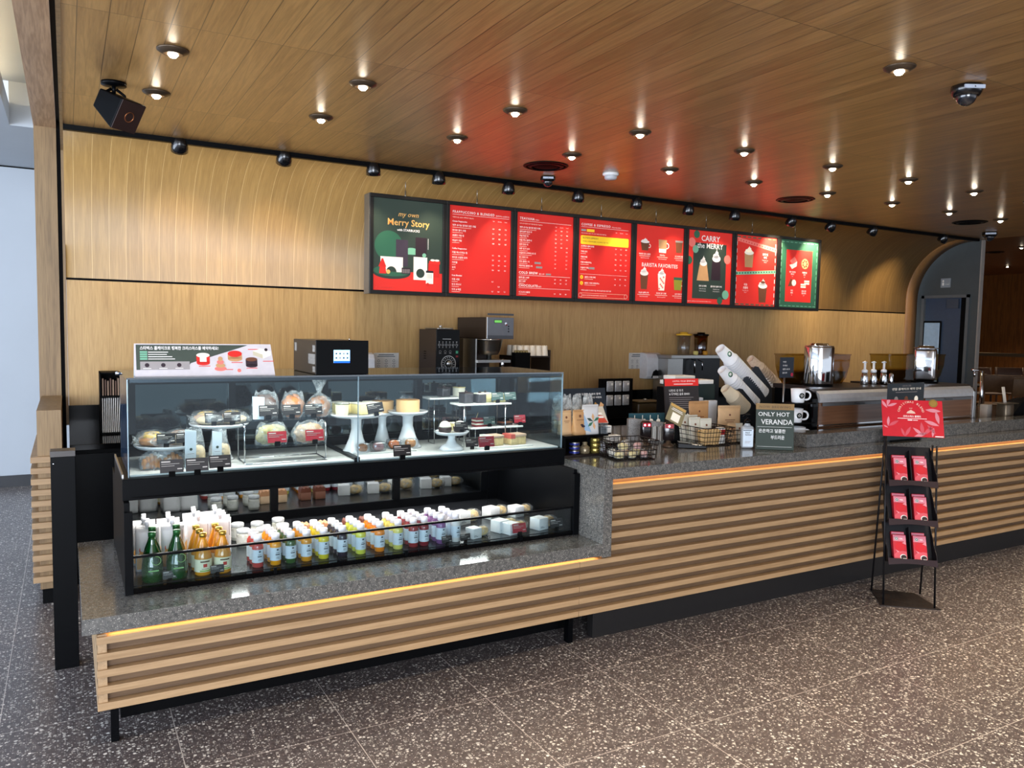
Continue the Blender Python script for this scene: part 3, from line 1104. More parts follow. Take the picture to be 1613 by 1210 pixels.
for i in range(8):
    x0, x1 = BX[i], BX[i + 1]
    W, H = x1 - x0, BZ1 - BZ0
    b = thing('menu_board', board_lbl[i], 'menu board', (x0, BY, BZ0), 0, 'menu boards along the wood wall')
    f = 0.028
    mb = MB().box(0.001, W - 0.001, 0, 0.12, 0, f).box(0.001, W - 0.001, 0, 0.12, H - f, H).box(0.001, f, 0, 0.12, f, H - f).box(W - f, W - 0.001, 0, 0.12, f, H - f)
    mb.build('frame', M_BF, b, bevel=0.002)
    if i == 0:
        MB().box(-0.003, 0.0, 0.01, 0.118, 0, H).build('side_plate', M_BFH, b)
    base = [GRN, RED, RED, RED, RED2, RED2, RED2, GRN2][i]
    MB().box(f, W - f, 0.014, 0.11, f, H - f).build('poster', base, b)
    po_ = b.children[-1]
    a = Art((0, 0.014, 0), (1, 0, 0), (0, 0, 1), (0, -1, 0))
    if i == 0:
        L_, R_, B_ = f, W - f, f
        a.disc(0.15, 0.355, 0.11, GRN2, 1, 30)
        a.disc(0.33, 0.30, 0.075, GRN3, 1, 24, 0.05, 0, 180)
        a.rect(L_, B_, R_, 0.17, RED2, 2)
        a.disc(0.175, 0.155, 0.145, GRN, 3, 30, 0.042)
        a.disc(0.175, 0.172, 0.145, GRN2, 4, 30, 0.040)
        a.rect(0.205, 0.21, 0.30, 0.405, PUR, 2)
        a.rect(0.36, 0.245, 0.45, 0.43, DRK, 2)
        a.rect(0.46, 0.345, 0.463, 0.425, WHT, 3)
        a.rect(0.085, 0.165, 0.26, 0.275, CRM, 5)
        a.disc(0.17, 0.165, 0.04, GRN, 6, 18, 0.04, 0, 180)
        a.rect(0.25, 0.155, 0.32, 0.20, DRK, 7)
        for k in range(9):
            a.rect(0.255 + k * 0.007, 0.16, 0.258 + k * 0.007, 0.19, GRY, 8)
        a.poly([(0.07, 0.20), (0.13, 0.20), (0.105, 0.26), (0.095, 0.26)], RED, 7)
        a.poly([(0.075, 0.15), (0.13, 0.15), (0.125, 0.20), (0.08, 0.20)], RED2, 7)
        a.disc(0.145, 0.165, 0.016, GLD, 8, 16)
        a.rect(0.345, 0.115, 0.455, 0.285, CRM, 5)
        a.disc(0.40, 0.165, 0.034, GRN, 6, 22)
        a.rect(0.445, 0.09, 0.505, 0.185, CRM, 7)
        a.rect(0.445, 0.172, 0.505, 0.188, DRK, 8)
        for k in range(4):
            a.rect(0.455 + k * 0.011, 0.13, 0.4575 + k * 0.011, 0.165, GRY, 8)
        a.disc(0.46, 0.085, 0.012, RED, 8, 14)
        a.rect(0.465, 0.14, 0.555, 0.245, RED, 4)
        a.rect(0.47, 0.24, 0.56, 0.262, RED2, 5)
        a.disc(0.50, 0.268, 0.02, CRM, 6, 12, 0.008)
        a.disc(0.535, 0.268, 0.02, CRM, 6, 12, 0.008)
        a.disc(0.43, 0.30, 0.016, GRN3, 6, 14)
        a.text('my own', 0.30, 0.575, 0.05, GLD, align='CENTER', shear=0.3, bold=0.0)
        a.text('Merry Story', 0.303, 0.508, 0.068, GLD, align='CENTER', bold=0.01, width=0.33)
        a.text('with STARBUCKS', 0.303, 0.468, 0.024, WHT, align='CENTER', bold=0.02)
        a.text('상품 이미지는 실제와 다를 수 있습니다.', 0.045, 0.045, 0.009, WHT)
    elif i == 1:
        a.text('FRAPPUCCINO & BLENDED', 0.055, 0.640, 0.027, WHT, space=1.25, bold=0.01, width=0.36)
        a.text('프라푸치노 & 블렌디드', 0.43, 0.640, 0.013, WHT)
        a.rect(0.055, 0.628, 0.55, 0.630, WHT)
        cols = (0.41, 0.465, 0.52)
        for c, n_ in zip(cols, ('Tall', 'Grande', 'Venti')):
            a.text(n_, c, 0.598, 0.011, WHT, align='CENTER')
        a.text('카페인이 없는 음료로 선택하실 수 있습니다.', 0.055, 0.604, 0.010, CRM)
        menu_rows(a, 0.055, 0.572, 0.0385, [('Cream Frappuccino', None), ('제주 유기농 말차로 만든 크림', ('6,3', '6,8', '7,3')), ('화이트 딸기 크림', ('6,1', '6,6', '7,1')), ('초콜릿 크림 칩', ('5,7', '6,2', '6,7')), ('바닐라 크림', ('4,8', '5,3', '5,8')), (None, 0),
                                           ('Coffee Frappuccino', None), ('더블 에스프레소 칩', ('6,1', '6,6', '7,1')), ('화이트 초콜릿 모카', ('5,7', '6,2', '6,7')), ('카라멜', ('5,6', '6,1', '6,6')), ('모카', ('5,6', '6,1', '6,6')), (None, 0),
                                           ('Fruit Blended', None), ('자몽 셔벗', ('6,3', None, None)), ('망고 바나나', (None, '6,3', None)), ('피치 & 레몬', ('6,1', '6,6', '7,1')), ('망고 패션 후르츠', ('5,0', '5,5', '6,0'))], cols, 0.0165)
    elif i == 2:
        cols = (0.40, 0.455, 0.51)
        a.text('TEAVANA', 0.055, 0.640, 0.027, WHT, space=1.2, bold=0.01)
        a.text('티바나', 0.20, 0.640, 0.013, WHT)
        a.rect(0.055, 0.628, 0.55, 0.630, WHT)
        for c, n_ in zip(cols, ('Tall', 'Grande', 'Venti')):
            a.text(n_, c, 0.598, 0.011, WHT, align='CENTER')
        a.text('모든 티는 따뜻하게 또는 차갑게 즐기실 수 있습니다.', 0.055, 0.604, 0.010, CRM)
        menu_rows(a, 0.055, 0.572, 0.034, [('제주 유기농 말차로 만든 라떼', ('6,1', '6,6', '7,1')), ('돌체 블랙 밀크 티', ('5,6', '6,1', '6,6')), ('라임 패션 티', ('5,6', '6,1', '6,6')), ('자몽 허니 블랙 티', ('5,3', '5,7', None)), ('유자 민트 티', ('5,3', '5,8', '6,3')),
                                          ('제주 유기 녹차', ('5,3', None, '5,9')), ('잉글리쉬 브렉퍼스트 티', ('4,1', None, '5,1')), ('얼 그레이 티', ('4,1', None, '5,1')), ('민트 블렌드 티', ('4,1', None, '5,1')), ('캐모마일 블렌드 티', ('4,1', None, '5,1'))], cols, 0.016)
        a.rect(0.20, 0.292, 0.26, 0.308, GRY, 2)
        a.rect(0.215, 0.258, 0.275, 0.274, GRY, 2)
        a.text('COLD BREW', 0.055, 0.208, 0.027, WHT, space=1.2, bold=0.02)
        a.text('콜드 브루', 0.245, 0.208, 0.013, WHT)
        a.rect(0.31, 0.206, 0.36, 0.220, GRY, 2)
        a.rect(0.055, 0.196, 0.55, 0.198, WHT)
        menu_rows(a, 0.055, 0.172, 0.031, [('돌체 콜드 브루', ('5,8', '6,3', '6,8')), ('콜드 브루', ('4,5', '5,0', '5,5'))], cols, 0.016)
        a.text('CHOCOLATE', 0.055, 0.105, 0.026, WHT, space=1.2, bold=0.02)
        a.text('초콜릿', 0.235, 0.105, 0.013, WHT)
        a.rect(0.055, 0.094, 0.55, 0.096, WHT)
        menu_rows(a, 0.055, 0.055, 0.031, [('시그니처 초콜릿', ('5,3', '5,8', '6,3'))], cols, 0.016)
    elif i == 3:
        cols = (0.42, 0.475, 0.53)
        a.text('COFFEE & ESPRESSO', 0.055, 0.640, 0.027, WHT, space=1.2, bold=0.01, width=0.30)
        a.text('커피 & 에스프레소', 0.37, 0.640, 0.013, WHT)
        a.rect(0.055, 0.628, 0.55, 0.630, WHT)
        a.rect(0.055, 0.592, 0.105, 0.610, GRY)
        a.text('HOT/ICED', 0.058, 0.597, 0.009, WHT, 2)
        a.rect(0.112, 0.590, 0.19, 0.612, YEL)
        for c, n_ in zip(cols, ('Tall', 'Grande', 'Venti')):
            a.text(n_, c, 0.598, 0.011, WHT, align='CENTER')
        a.text('모든 에스프레소 음료는 두유, 오트, 저지방 우유로 변경 가능', 0.055, 0.572, 0.0105, CRM)
        pts = []
        for cx, cy, a0 in ((0.545, 0.548, 0), (0.062, 0.548, 90), (0.062, 0.494, 180), (0.545, 0.494, 270)):
            for q in range(5):
                t = radians(a0 + q * 22.5)
                pts.append((cx + 0.01 * cos(t), cy + 0.01 * sin(t)))
        a.poly(pts, YEL, 1)
        a.text('BLONDE ESPRESSO', 0.072, 0.532, 0.019, BRN, 2, bold=0.01)
        a.text('부드럽고 스위트하게 블론드 에스프레소로 즐기세요', 0.072, 0.505, 0.0125, BRN, 2, bold=0.01)
        menu_rows(a, 0.055, 0.462, 0.045, [('스타벅스 돌체 라떼', ('5,6', '6,1', '6,6')), ('카페 모카', ('5,1', '5,6', '6,1')), ('카페 라떼', ('4,6', '5,1', '5,6')), ('카페 아메리카노', ('4,1', '4,6', '5,1')), ('오늘의 커피', ('3,8', '4,3', '4,8'))], cols, 0.017)
        a.rect(0.14, 0.278, 0.20, 0.296, GRY)
        a.rect(0.055, 0.235, 0.55, 0.2365, WHT)
        for vv, tx in ((0.205, '블론드 카페 라떼'), (0.155, '블론드 카페 아메리카노')):
            a.disc(0.07, vv + 0.004, 0.016, YEL, 1, 18)
            a.text('B', 0.0645, vv - 0.002, 0.016, RED, 2, bold=0.03)
            menu_rows(a, 0.10, vv, 0.03, [(tx, ('4,6', '5,1', '5,6'))], cols, 0.016)
        a.text('따뜻한 음료는 각 사이즈 기능, 아이스는 톨 이상 사이즈 기준', 0.07, 0.095, 0.0125, WHT, bold=0.01)
        for dd in (0.0, 0.0015):
            a.rect(0.06, 0.075, 0.54, 0.0765, CRM, 1)
            a.rect(0.06, 0.040, 0.54, 0.0415, CRM, 1)
        a.ring(0.06, 0.0583, 0.0165, 0.018, CRM, 1, 20)
        a.ring(0.54, 0.0583, 0.0165, 0.018, CRM, 1, 20)
        a.text('1회용 컵 사용 줄이기에 동참해 주세요. 개인컵 할인 혜택', 0.08, 0.054, 0.011, CRM)
    elif i == 4:
        cup(a, 0.13, 0.475, 0.07, 0.095, 0.075, BRN, WHT, handle=True)
        cup(a, 0.33, 0.465, 0.08, 0.095, 0.115, CRM, None, lid=TAN, handle=True, foam=0.45)
        a.rect(0.287, 0.50, 0.372, 0.53, TAN, 3)
        cup(a, 0.52, 0.475, 0.065, 0.09, 0.11, BRN, None, lid=GRY, foam=0.15)
        cup(a, 0.13, 0.135, 0.065, 0.09, 0.14, BRN, WHT)
        cup(a, 0.33, 0.13, 0.065, 0.09, 0.14, CRM, WHT)
        for k in range(9):
            a.disc(0.305 + (k * 37 % 50) / 1000, 0.145 + k * 0.013, 0.009, PNK, 4, 10)
        cup(a, 0.52, 0.14, 0.08, 0.10, 0.115, OLV, None, lid=GRN2, handle=True, foam=0.2)
        for u, tx in ((0.13, '따뜻한 민트 초콜릿'), (0.33, '카푸치노'), (0.53, '시그니처 초콜릿')):
            a.text(tx, u, 0.437, 0.0165, WHT, align='CENTER', bold=0.015)
            a.rect(u - 0.06, 0.424, u + 0.06, 0.427, CRM)
            a.text('Tall 5,3 Grande 5,8', u, 0.405, 0.012, WHT, align='CENTER')
        for u, tx in ((0.13, '바닐라 블랙 모카'), (0.33, '화이트 딸기 크림'), (0.53, '유자 민트 티')):
            a.text(tx, u, 0.098, 0.0165, WHT, align='CENTER', bold=0.015)
            a.rect(u - 0.07, 0.085, u + 0.07, 0.088, CRM)
            a.text('Tall 5,3 Grande 5,8', u, 0.066, 0.012, WHT, align='CENTER')
        a.text('BARISTA FAVORITES', 0.305, 0.335, 0.046, WHT, align='CENTER', bold=0.01, space=1.1, width=0.41)
    elif i == 5:
        a.rect(0.095, 0.075, 0.505, 0.585, GRN, 1)
        for u, v, c_, r_ in ((0.13, 0.68, GRN2, 0.036), (0.075, 0.585, PNK, 0.042), (0.12, 0.525, GRN3, 0.036), (0.045, 0.42, GRN2, 0.038), (0.52, 0.45, PNK, 0.042), (0.51, 0.12, GRN3, 0.042), (0.44, 0.045, GRN2, 0.034)):
            a.disc(u, min(v, 0.66) if v > 0.66 else max(v, 0.062), r_, c_, 2, 24)
        a.text('CARRY', 0.30, 0.605, 0.072, WHT, 3, align='CENTER', bold=0.015)
        a.text('the MERRY', 0.30, 0.54, 0.068, WHT, 3, align='CENTER', bold=0.01, width=0.32)
        cup(a, 0.22, 0.24, 0.15, 0.085, 0.16, TAN, WHT, l=3)
        cup(a, 0.38, 0.25, 0.12, 0.10, 0.20, DRK, WHT, l=3)
        for u, tx, t2 in ((0.22, '토피 넛 라떼', 'Tall 5,8 Grande 6,3'), (0.39, '홀리데이 블랙 라떼', 'Tall 6,1 Grande 6,6')):
            a.text(tx, u, 0.185, 0.018, WHT, 3, align='CENTER', bold=0.02)
            a.text('Toffee Nut Latte', u, 0.162, 0.012, WHT, 3, align='CENTER')
            a.text(t2, u, 0.142, 0.011, WHT, 3, align='CENTER')
        a.text('음료 이미지는 실제와 다를 수 있습니다. 한정 수량으로 조기 품절될 수 있습니다.', 0.04, 0.045, 0.009, WHT, 3)
    elif i == 6:
        for v_ in (0.035, 0.675):
            for k in range(8):
                a.rect(0.04 + k * 0.068, v_, 0.085 + k * 0.068, v_ + 0.01, GRN2, 2)
        for u_ in (0.035, 0.555):
            for k in range(9):
                a.rect(u_, 0.05 + k * 0.068, u_ + 0.009, 0.09 + k * 0.068, WHT, 2)
        a.poly([(0.03, 0.640), (0.03, 0.675), (0.58, 0.595), (0.58, 0.555)], PNK, 3)
        a.poly([(0.03, 0.315), (0.03, 0.345), (0.58, 0.385), (0.58, 0.352)], GRN3, 3)
        for k in range(15):
            u_ = 0.05 + k * 0.036
            a.disc(u_, 0.655 - (u_ - 0.03) * 0.147, 0.007, RED, 4, 8)
            a.disc(u_, 0.331 + (u_ - 0.03) * 0.07, 0.008, GRN, 4, 8)
        cup(a, 0.20, 0.395, 0.10, 0.12, 0.14, TAN, CRM)
        cup(a, 0.40, 0.065, 0.09, 0.12, 0.16, BRN, WHT)
        a.disc(0.40, 0.26, 0.03, BRN, 5, 12, 0.012)
        a.text('토피 넛', 0.42, 0.52, 0.024, WHT, align='CENTER', bold=0.02)
        a.text('라떼', 0.42, 0.49, 0.024, WHT, align='CENTER', bold=0.02)
        a.text('Toffee Nut Latte', 0.42, 0.468, 0.012, WHT, align='CENTER')
        a.text('Tall 5,8', 0.42, 0.45, 0.012, WHT, align='CENTER')
        a.text('다크', 0.17, 0.22, 0.024, WHT, align='CENTER', bold=0.02)
        a.text('초콜릿', 0.17, 0.19, 0.024, WHT, align='CENTER', bold=0.02)
        a.text('Dark Chocolate', 0.17, 0.168, 0.012, WHT, align='CENTER')
        a.text('Tall 6,1', 0.17, 0.15, 0.012, WHT, align='CENTER')
    else:
        for v_ in (0.04, 0.672):
            for k in range(9):
                a.rect(0.045 + k * 0.06, v_, 0.085 + k * 0.06, v_ + 0.006, GRN3, 1)
        for u_ in (0.042, 0.555):
            for k in range(10):
                a.rect(u_, 0.06 + k * 0.062, u_ + 0.006, 0.10 + k * 0.062, GRN3, 1)
        a.rect(0.115, 0.085, 0.49, 0.60, RED2, 2)
        a.poly([(0.16, 0.45), (0.20, 0.41), (0.265, 0.44), (0.27, 0.49), (0.20, 0.46)], CRM, 3)
        a.poly([(0.165, 0.49), (0.2, 0.455), (0.27, 0.49), (0.23, 0.535)], PNK, 4)
        a.disc(0.385, 0.47, 0.052, TAN, 3, 20)
        for k in range(7):
            a.disc(0.385 + 0.03 * cos(k * 0.9), 0.47 + 0.03 * sin(k * 0.9), 0.011, BRN, 4, 8)
        a.poly([(0.15, 0.235), (0.27, 0.25), (0.19, 0.32)], BRN, 3)
        a.disc(0.235, 0.275, 0.032, CRM, 4, 14)
        a.rect(0.335, 0.23, 0.41, 0.27, CRM, 3)
        a.rect(0.335, 0.245, 0.41, 0.255, TAN, 4)
        a.rect(0.385, 0.265, 0.46, 0.305, CRM, 3)
        a.rect(0.385, 0.28, 0.46, 0.29, TAN, 4)
        for (u, v), (t1, t2) in zip(((0.21, 0.375), (0.385, 0.375), (0.21, 0.19), (0.385, 0.19)), (('딸기 생크림', '케이크'), ('초콜릿 칩', '쿠키'), ('피칸', '파이'), ('크림 치즈', '샌드위치'))):
            a.text(t1, u, v, 0.018, WHT, 3, align='CENTER', bold=0.02)
            a.text(t2, u, v - 0.022, 0.018, WHT, 3, align='CENTER', bold=0.02)
            a.text('5,9', u, v - 0.042, 0.013, WHT, 3, align='CENTER')
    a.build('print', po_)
    for sx in (W * 0.5,):
        MB().tube([(sx, 0.08, H - 0.02), (sx, 0.08, H + 0.05)], 0.006, 6).tube([(sx, 0.08, H + 0.04), (sx, 0.08, CEIL - 0.005 - BZ0)], 0.002, 5).build('hanging_wire', M_STEEL, b)
# end bracket clip
# ================================================================ display case
def Bw(mb, name, mats, parent, **k):
    """build from world coordinates under a parent that is only shifted, not turned"""
    return mb.build(name, mats, parent, T=Matrix.Translation(-parent.location), **k)


CX0, CX1 = 0.176, 2.287
M_MIRROR = mat('dark_glass_door', (140, 146, 150), 0.03, 1.0, 0.02)
dc = thing('display_case', 'black framed glass pastry and drinks display case on the stone ledge', 'display case', (CX0, 3.31, 0.543))
ZF = 0.566     # lower floor
ZU = 0.992     # upper floor
Bw(MB().box(CX0 + 0.004, CX1 - 0.004, 3.345, 4.2, 0.543, ZF), 'base_tray', mat('dark_shelf', (40, 42, 46), 0.22, 0.4), dc)
Bw(MB().box(CX0 + 0.002, CX0 + 0.022, 3.33, 4.2, 0.5435, 0.90), 'side_panel', M_BLACK, dc)
Bw(MB().box(CX1 - 0.022, CX1 - 0.002, 3.33, 4.2, 0.5435, 0.88), 'side_panel', M_BLACK, dc)
Bw(MB().box(CX0, CX0 + 0.03, 3.305, 3.332, 0.5435, 0.868), 'front_post', M_BLACK, dc, bevel=0.001)
Bw(MB().box(CX1 - 0.034, CX1, 3.305, 3.332, 0.5435, 0.862), 'front_post', M_BLACK, dc, bevel=0.001)
Bw(MB().box(CX0 + 0.03, CX1 - 0.034, 3.312, 3.34, 0.5435, 0.564), 'sill', M_BLACKG, dc, bevel=0.001)
Bw(MB().box(CX0 + 0.03, CX1 - 0.034, 3.318, 3.324, 0.564, 0.684), 'low_glass', M_GLASS, dc)
Bw(MB().box(CX0 + 0.03, CX1 - 0.034, 3.314, 3.328, 0.684, 0.693), 'glass_rail', M_BLACK, dc)
for x in (0.74, 1.33, 1.94):
    Bw(MB().box(x, x + 0.012, 3.306, 3.318, 0.552, 0.578), 'rail_clip', M_BLACK, dc)
# mirror-like sliding doors at the back of the drinks level
mb = MB().box(CX0 + 0.02, CX1 - 0.02, 4.17, 4.2, ZF, 0.615).box(CX0 + 0.02, CX1 - 0.02, 4.17, 4.2, 0.86, 0.90)
for x in (CX0 + 0.02, 0.915, 1.60, 2.16):
    mb.box(x, x + 0.04, 4.165, 4.2, 0.615, 0.86)
mb.box(2.2, CX1 - 0.02, 4.15, 4.2, ZF, 0.9)
Bw(mb, 'door_frame', M_BLACK, dc)
for x0, x1, hx in ((CX0 + 0.06, 0.915, 0.80), (0.955, 1.60, None), (1.64, 2.16, 2.09)):
    g = Bw(MB().box(x0, x1, 4.178, 4.19, 0.615, 0.86), 'sliding_door', M_MIRROR, dc)
    if hx:
        Bw(MB().tube([(hx - 0.03, 4.178, 0.80), (hx - 0.03, 4.155, 0.80), (hx - 0.03, 4.155, 0.845), (hx + 0.03, 4.155, 0.845), (hx + 0.03, 4.155, 0.80), (hx + 0.03, 4.178, 0.80)], 0.004, 6), 'door_handle', M_BLACK, dc).parent = g
Bw(MB().box(CX0 + 0.004, CX1 - 0.004, 3.96, 4.2, 0.88, 0.90), 'rear_cover', M_BLACK, dc)
# deck between the two levels
DX0, DX1 = 0.176, 2.236
Bw(MB().box(DX0, DX1, 3.375, 3.96, 0.90, 0.985), 'deck', M_BLACK, dc, bevel=0.002)
Bw(MB().box(DX0, DX0 + 0.006, 3.40, 3.96, 0.985, 1.0), 'side_trim', M_STEEL, dc)
Bw(MB().box(DX0 + 0.03, DX1 - 0.02, 3.372, 3.378, 0.908, 0.914), 'deck_groove', M_BLACKG, dc)
Bw(MB().box(0.6, 1.9, 3.46, 3.54, 0.894, 0.90), 'lamp_housing', M_PAPER, dc)
M_BOARD = mat('white_floor_board', (226, 226, 222), 0.35)
Bw(MB().box(0.205, 1.125, 3.425, 3.90, 0.985, ZU).box(1.15, 2.225, 3.425, 3.90, 0.985, ZU), 'floor_board', M_BOARD, dc)
Bw(MB().box(1.125, 1.15, 3.42, 3.90, 0.985, 1.004), 'floor_divider', M_BLACK, dc)
ZG = 1.374
mb = MB().box(0.202, 2.232, 3.90, 3.955, 0.985, 1.035).box(0.202, 2.232, 3.90, 3.955, 1.318, ZG - 0.002)
for x in (0.202, 0.665, 1.115, 1.63, 2.14):
    mb.box(x, x + (0.06 if x in (0.202, 2.14) else 0.03), 3.905, 3.955, 1.035, 1.318)
Bw(mb, 'rear_frame', M_BLACK, dc)
Bw(MB().box(0.26, 2.15, 3.935, 3.95, 1.035, 1.318), 'rear_door', mat('dark_glass_door_b', (74, 82, 84), 0.04, 1.0, 0.02), dc)
Bw(MB().box(0.202, 1.136, 3.408, 3.414, 0.985, ZG), 'front_glass', M_GLASS, dc)
Bw(MB().box(1.139, 2.234, 3.408, 3.414, 0.985, ZG), 'front_glass', M_GLASS, dc)
Bw(MB().box(0.1995, 0.205, 3.416, 3.90, 0.985, ZG), 'side_glass', mat('blue_tinted_side', (40, 58, 82), 0.1, 0, 0.05, alpha=0.75), dc)
Bw(MB().box(2.226, 2.232, 3.416, 3.90, 0.985, ZG), 'side_glass', M_GLASS, dc)
Bw(MB().box(0.198, 2.236, 3.405, 3.96, ZG, ZG + 0.007), 'top_glass', thin_glass('top_glass', (150, 158, 160), 0.18, 0.03, 0.9), dc)
M_EDGE = mat('glass_edge', (150, 172, 182), 0.2, 0.3)
mb = MB().box(0.1985, 0.2015, 3.406, 3.416, 0.986, ZG).box(1.136, 1.139, 3.407, 3.415, 0.986, ZG).box(2.2335, 2.2365, 3.406, 3.416, 0.986, ZG)
Bw(mb, 'glass_edges', M_EDGE, dc)
Bw(MB().box(0.21, 2.225, 3.42, 3.452, ZG - 0.014, ZG - 0.001), 'header_rail', mat('anthracite', (58, 64, 72), 0.3, 0.6), dc)
Bw(MB().lathe([(0.0, 0), (0.011, 0), (0.012, 0.012), (0.006, 0.016), (0.0, 0.016)], (0.192, 3.86, 1.366), 14), 'hinge_knob', M_CHROME, dc)

# ---------------------------------------------------------------- generic goods
def lab(proto, used, loc, label, group=None, rz=0.0, **k):
    return place(proto, used, loc, rz, label, group, **k)


TAGC = {'black': (26, 22, 22), 'red': (168, 40, 52), 'green': (52, 74, 70)}
M_LINE = mat('tag_print', (190, 184, 178), 0.5)


def price_tag(colr):
    t = thing('price_tag', 'x', 'price tag')
    Tt = Matrix.Translation((0, 0, 0.016)) @ Matrix.Rotation(radians(-12), 4, 'X')
    MB().box(-0.043, 0.043, -0.001, 0.001, 0, 0.052, T=Tt).build('card', mat('tag_' + colr, TAGC[colr], 0.4), t)
    cd_ = t.children[-1]
    mb = MB().box(-0.038, -0.005, -0.002, -0.001, 0.041, 0.046, T=Tt).box(-0.038, 0.028, -0.002, -0.001, 0.034, 0.0355, T=Tt).box(0.02, 0.038, -0.002, -0.001, 0.012, 0.016, T=Tt).box(-0.038, 0.01, -0.002, -0.001, 0.026, 0.0275, T=Tt)
    mb.build('print', M_LINE, cd_)
    MB().box(-0.012, 0.012, -0.006, 0.006, 0, 0.022).build('clip', M_BLACKG, t)
    return t


TAGP = {c: price_tag(c) for c in TAGC}
tag_used = {c: 0 for c in TAGC}


def put_tag(c, px, py, where, z=None, y=None, rz=0.0, tilt=0.0, s=1.0):
    p = at(px, py, z=z) if z is not None else at(px, py, y=y)
    o = place(TAGP[c], tag_used[c], p, rz, '%s price tag %s' % (c, where), 'price tags in the display case', scale=s)
    if tilt:
        o.rotation_euler = (0, tilt, rz)
    tag_used[c] += 1
    return o


def lump(mb, c, rx, ry, rz, mi=0, seed=0, n=18, k=12, rough=0.06, T=None, flat=0.0):
    """irregular rounded body"""
    rnd = random.Random(seed)
    ph = [rnd.uniform(0, 6.28) for _ in range(6)]
    vs, fs = [], []
    for q in range(k + 1):
        a = -pi / 2 + pi * q / k
        for j in range(n):
            t = 2 * pi * j / n
            g = 1 + rough * (sin(3 * t + ph[0]) * cos(2 * a + ph[1]) + 0.6 * sin(5 * t + ph[2] + 3 * a) + 0.5 * sin(7 * a + ph[3] + 2 * t))
            z = sin(a) * g
            z = max(z, -1 + flat)
            e = abs(cos(a)) ** 0.7
            vs.append((c[0] + rx * e * cos(t) * g, c[1] + ry * e * sin(t) * g, c[2] + rz * z))
    for q in range(k):
        for j in range(n):
            fs.append((q * n + j, q * n + (j + 1) % n, (q + 1) * n + (j + 1) % n, (q + 1) * n + j))
    return mb.add(vs, fs, mi, True, T)


def bag(w, d, h, knot=0.0, seed=0, fan=0.03, body=None):
    """gathered wrapping bag: body, neck and fanned top; knot = share of the height taken by neck and fan"""
    rnd = random.Random(seed)
    n = 28
    ph = [rnd.uniform(0, 6.28) for _ in range(5)]
    vs, fs = [], []
    hb = h * (1 - knot)
    rows = []
    K = 9
    for q in range(K + 1):
        t = q / K
        prof_ = (0.86 + 0.14 * sin(min(1, t * 2.2) * pi / 2)) * (1 - 0.12 * t) if t < 0.6 else (0.88 * (1 - ((t - 0.6) / 0.4) ** 1.7 * (0.8 if knot else 0.28)))
        rows.append((prof_, prof_ if knot else prof_ * (1 - 0.75 * max(0, (t - 0.5) / 0.5)), hb * t))
    if knot:
        for t in (0.15, 0.4, 0.7, 1.0):
            g = 0.12 + 0.5 * max(0, t - 0.15)
            rows.append((g, g * 0.8, hb + h * knot * t))
    for i, (fx, fy, z) in enumerate(rows):
        for j in range(n):
            a = 2 * pi * j / n
            cr = 1 + 0.05 * sin(5 * a + ph[0] + i * 0.5) + 0.04 * sin(9 * a + ph[1] - i * 0.7)
            if i > K:
                cr += 0.25 * sin(7 * a + ph[2])
            ca, sa = cos(a), sin(a)
            ex = 0.75
            xx = w / 2 * fx * math.copysign(abs(ca) ** ex, ca) * cr
            yy = d / 2 * fy * math.copysign(abs(sa) ** ex, sa) * cr
            zz = z + (0.006 * sin(4 * a + ph[3]) if i > 0 else 0.0)
            vs.append((xx, yy, max(zz, 0.0)))
    for i in range(len(rows) - 1):
        for j in range(n):
            fs.append((i * n + j, i * n + (j + 1) % n, (i + 1) * n + (j + 1) % n, (i + 1) * n + j))
    return MB().add(vs, fs, 0, True)


M_CRUST = mat('bread_crust', (196, 130, 66), 0.6, 0, 0.25, 60, bump=0.2)
M_CRUST2 = mat('bread_brown', (140, 88, 48), 0.65, 0, 0.3, 60, bump=0.2)
M_CRUMB = mat('bread_crumb', (226, 200, 158), 0.7, 0, 0.1, 90, bump=0.2)
M_EGG = mat('egg_yellow', (226, 178, 50), 0.5, 0, 0.2, 50)
M_MUFF = mat('golden_cake', (206, 150, 76), 0.65, 0, 0.25, 70, bump=0.3)
M_CHOCO = mat('dark_chocolate', (48, 30, 26), 0.4, 0, 0.2, 60)
M_CREAM = mat('cream', (240, 234, 214), 0.5, 0, 0.04, 40)
M_CREAMY = mat('butter_cream', (232, 214, 150), 0.5, 0, 0.08, 40)
M_REDC = mat('red_velvet', (140, 32, 36), 0.6, 0, 0.25, 70)
M_PINKC = mat('mauve_donut', (150, 108, 112), 0.6, 0, 0.15, 50)
M_ORNC = mat('orange_donut', (208, 116, 62), 0.6, 0, 0.2, 50)
M_STONEW = mat('marble_plate', (232, 232, 228), 0.3, 0, 0.03, 10)


def cake_stand(h, r, foot=0.07, neck=0.022):
    t = thing('cake_stand', 'x', 'cake stand')
    MB().lathe([(0.0, h - 0.012), (r * 0.9, h - 0.012), (r, h - 0.003), (r + 0.003, h + 0.004), (r - 0.004, h + 0.004), (r - 0.012, h), (0, h)], n=40).build('plate', M_PORC, t)
    MB().lathe([(foot, 0.0), (foot, 0.006), (foot * 0.8, 0.02), (neck * 1.5, h * 0.35), (neck, h * 0.6), (neck * 1.05, h * 0.85), (neck * 1.7, h - 0.011)], n=32).build('pedestal', M_PORC, t)
    return t


def stand_at(fpx, fpy, ppy, r, label, foot=0.07, neck=0.022, y=None):
    b = at(fpx, fpy, z=ZU)
    if y:
        b = at(fpx, fpy, y=y)
        b.z = ZU
    h = at(fpx, ppy, y=b.y).z - ZU
    t = cake_stand(h, r, foot, neck)
    t.location = (b.x, b.y, ZU)
    tag(t, label, None, 'cake stands in the display case')
    return t, b.x, b.y, ZU + h + 0.0005


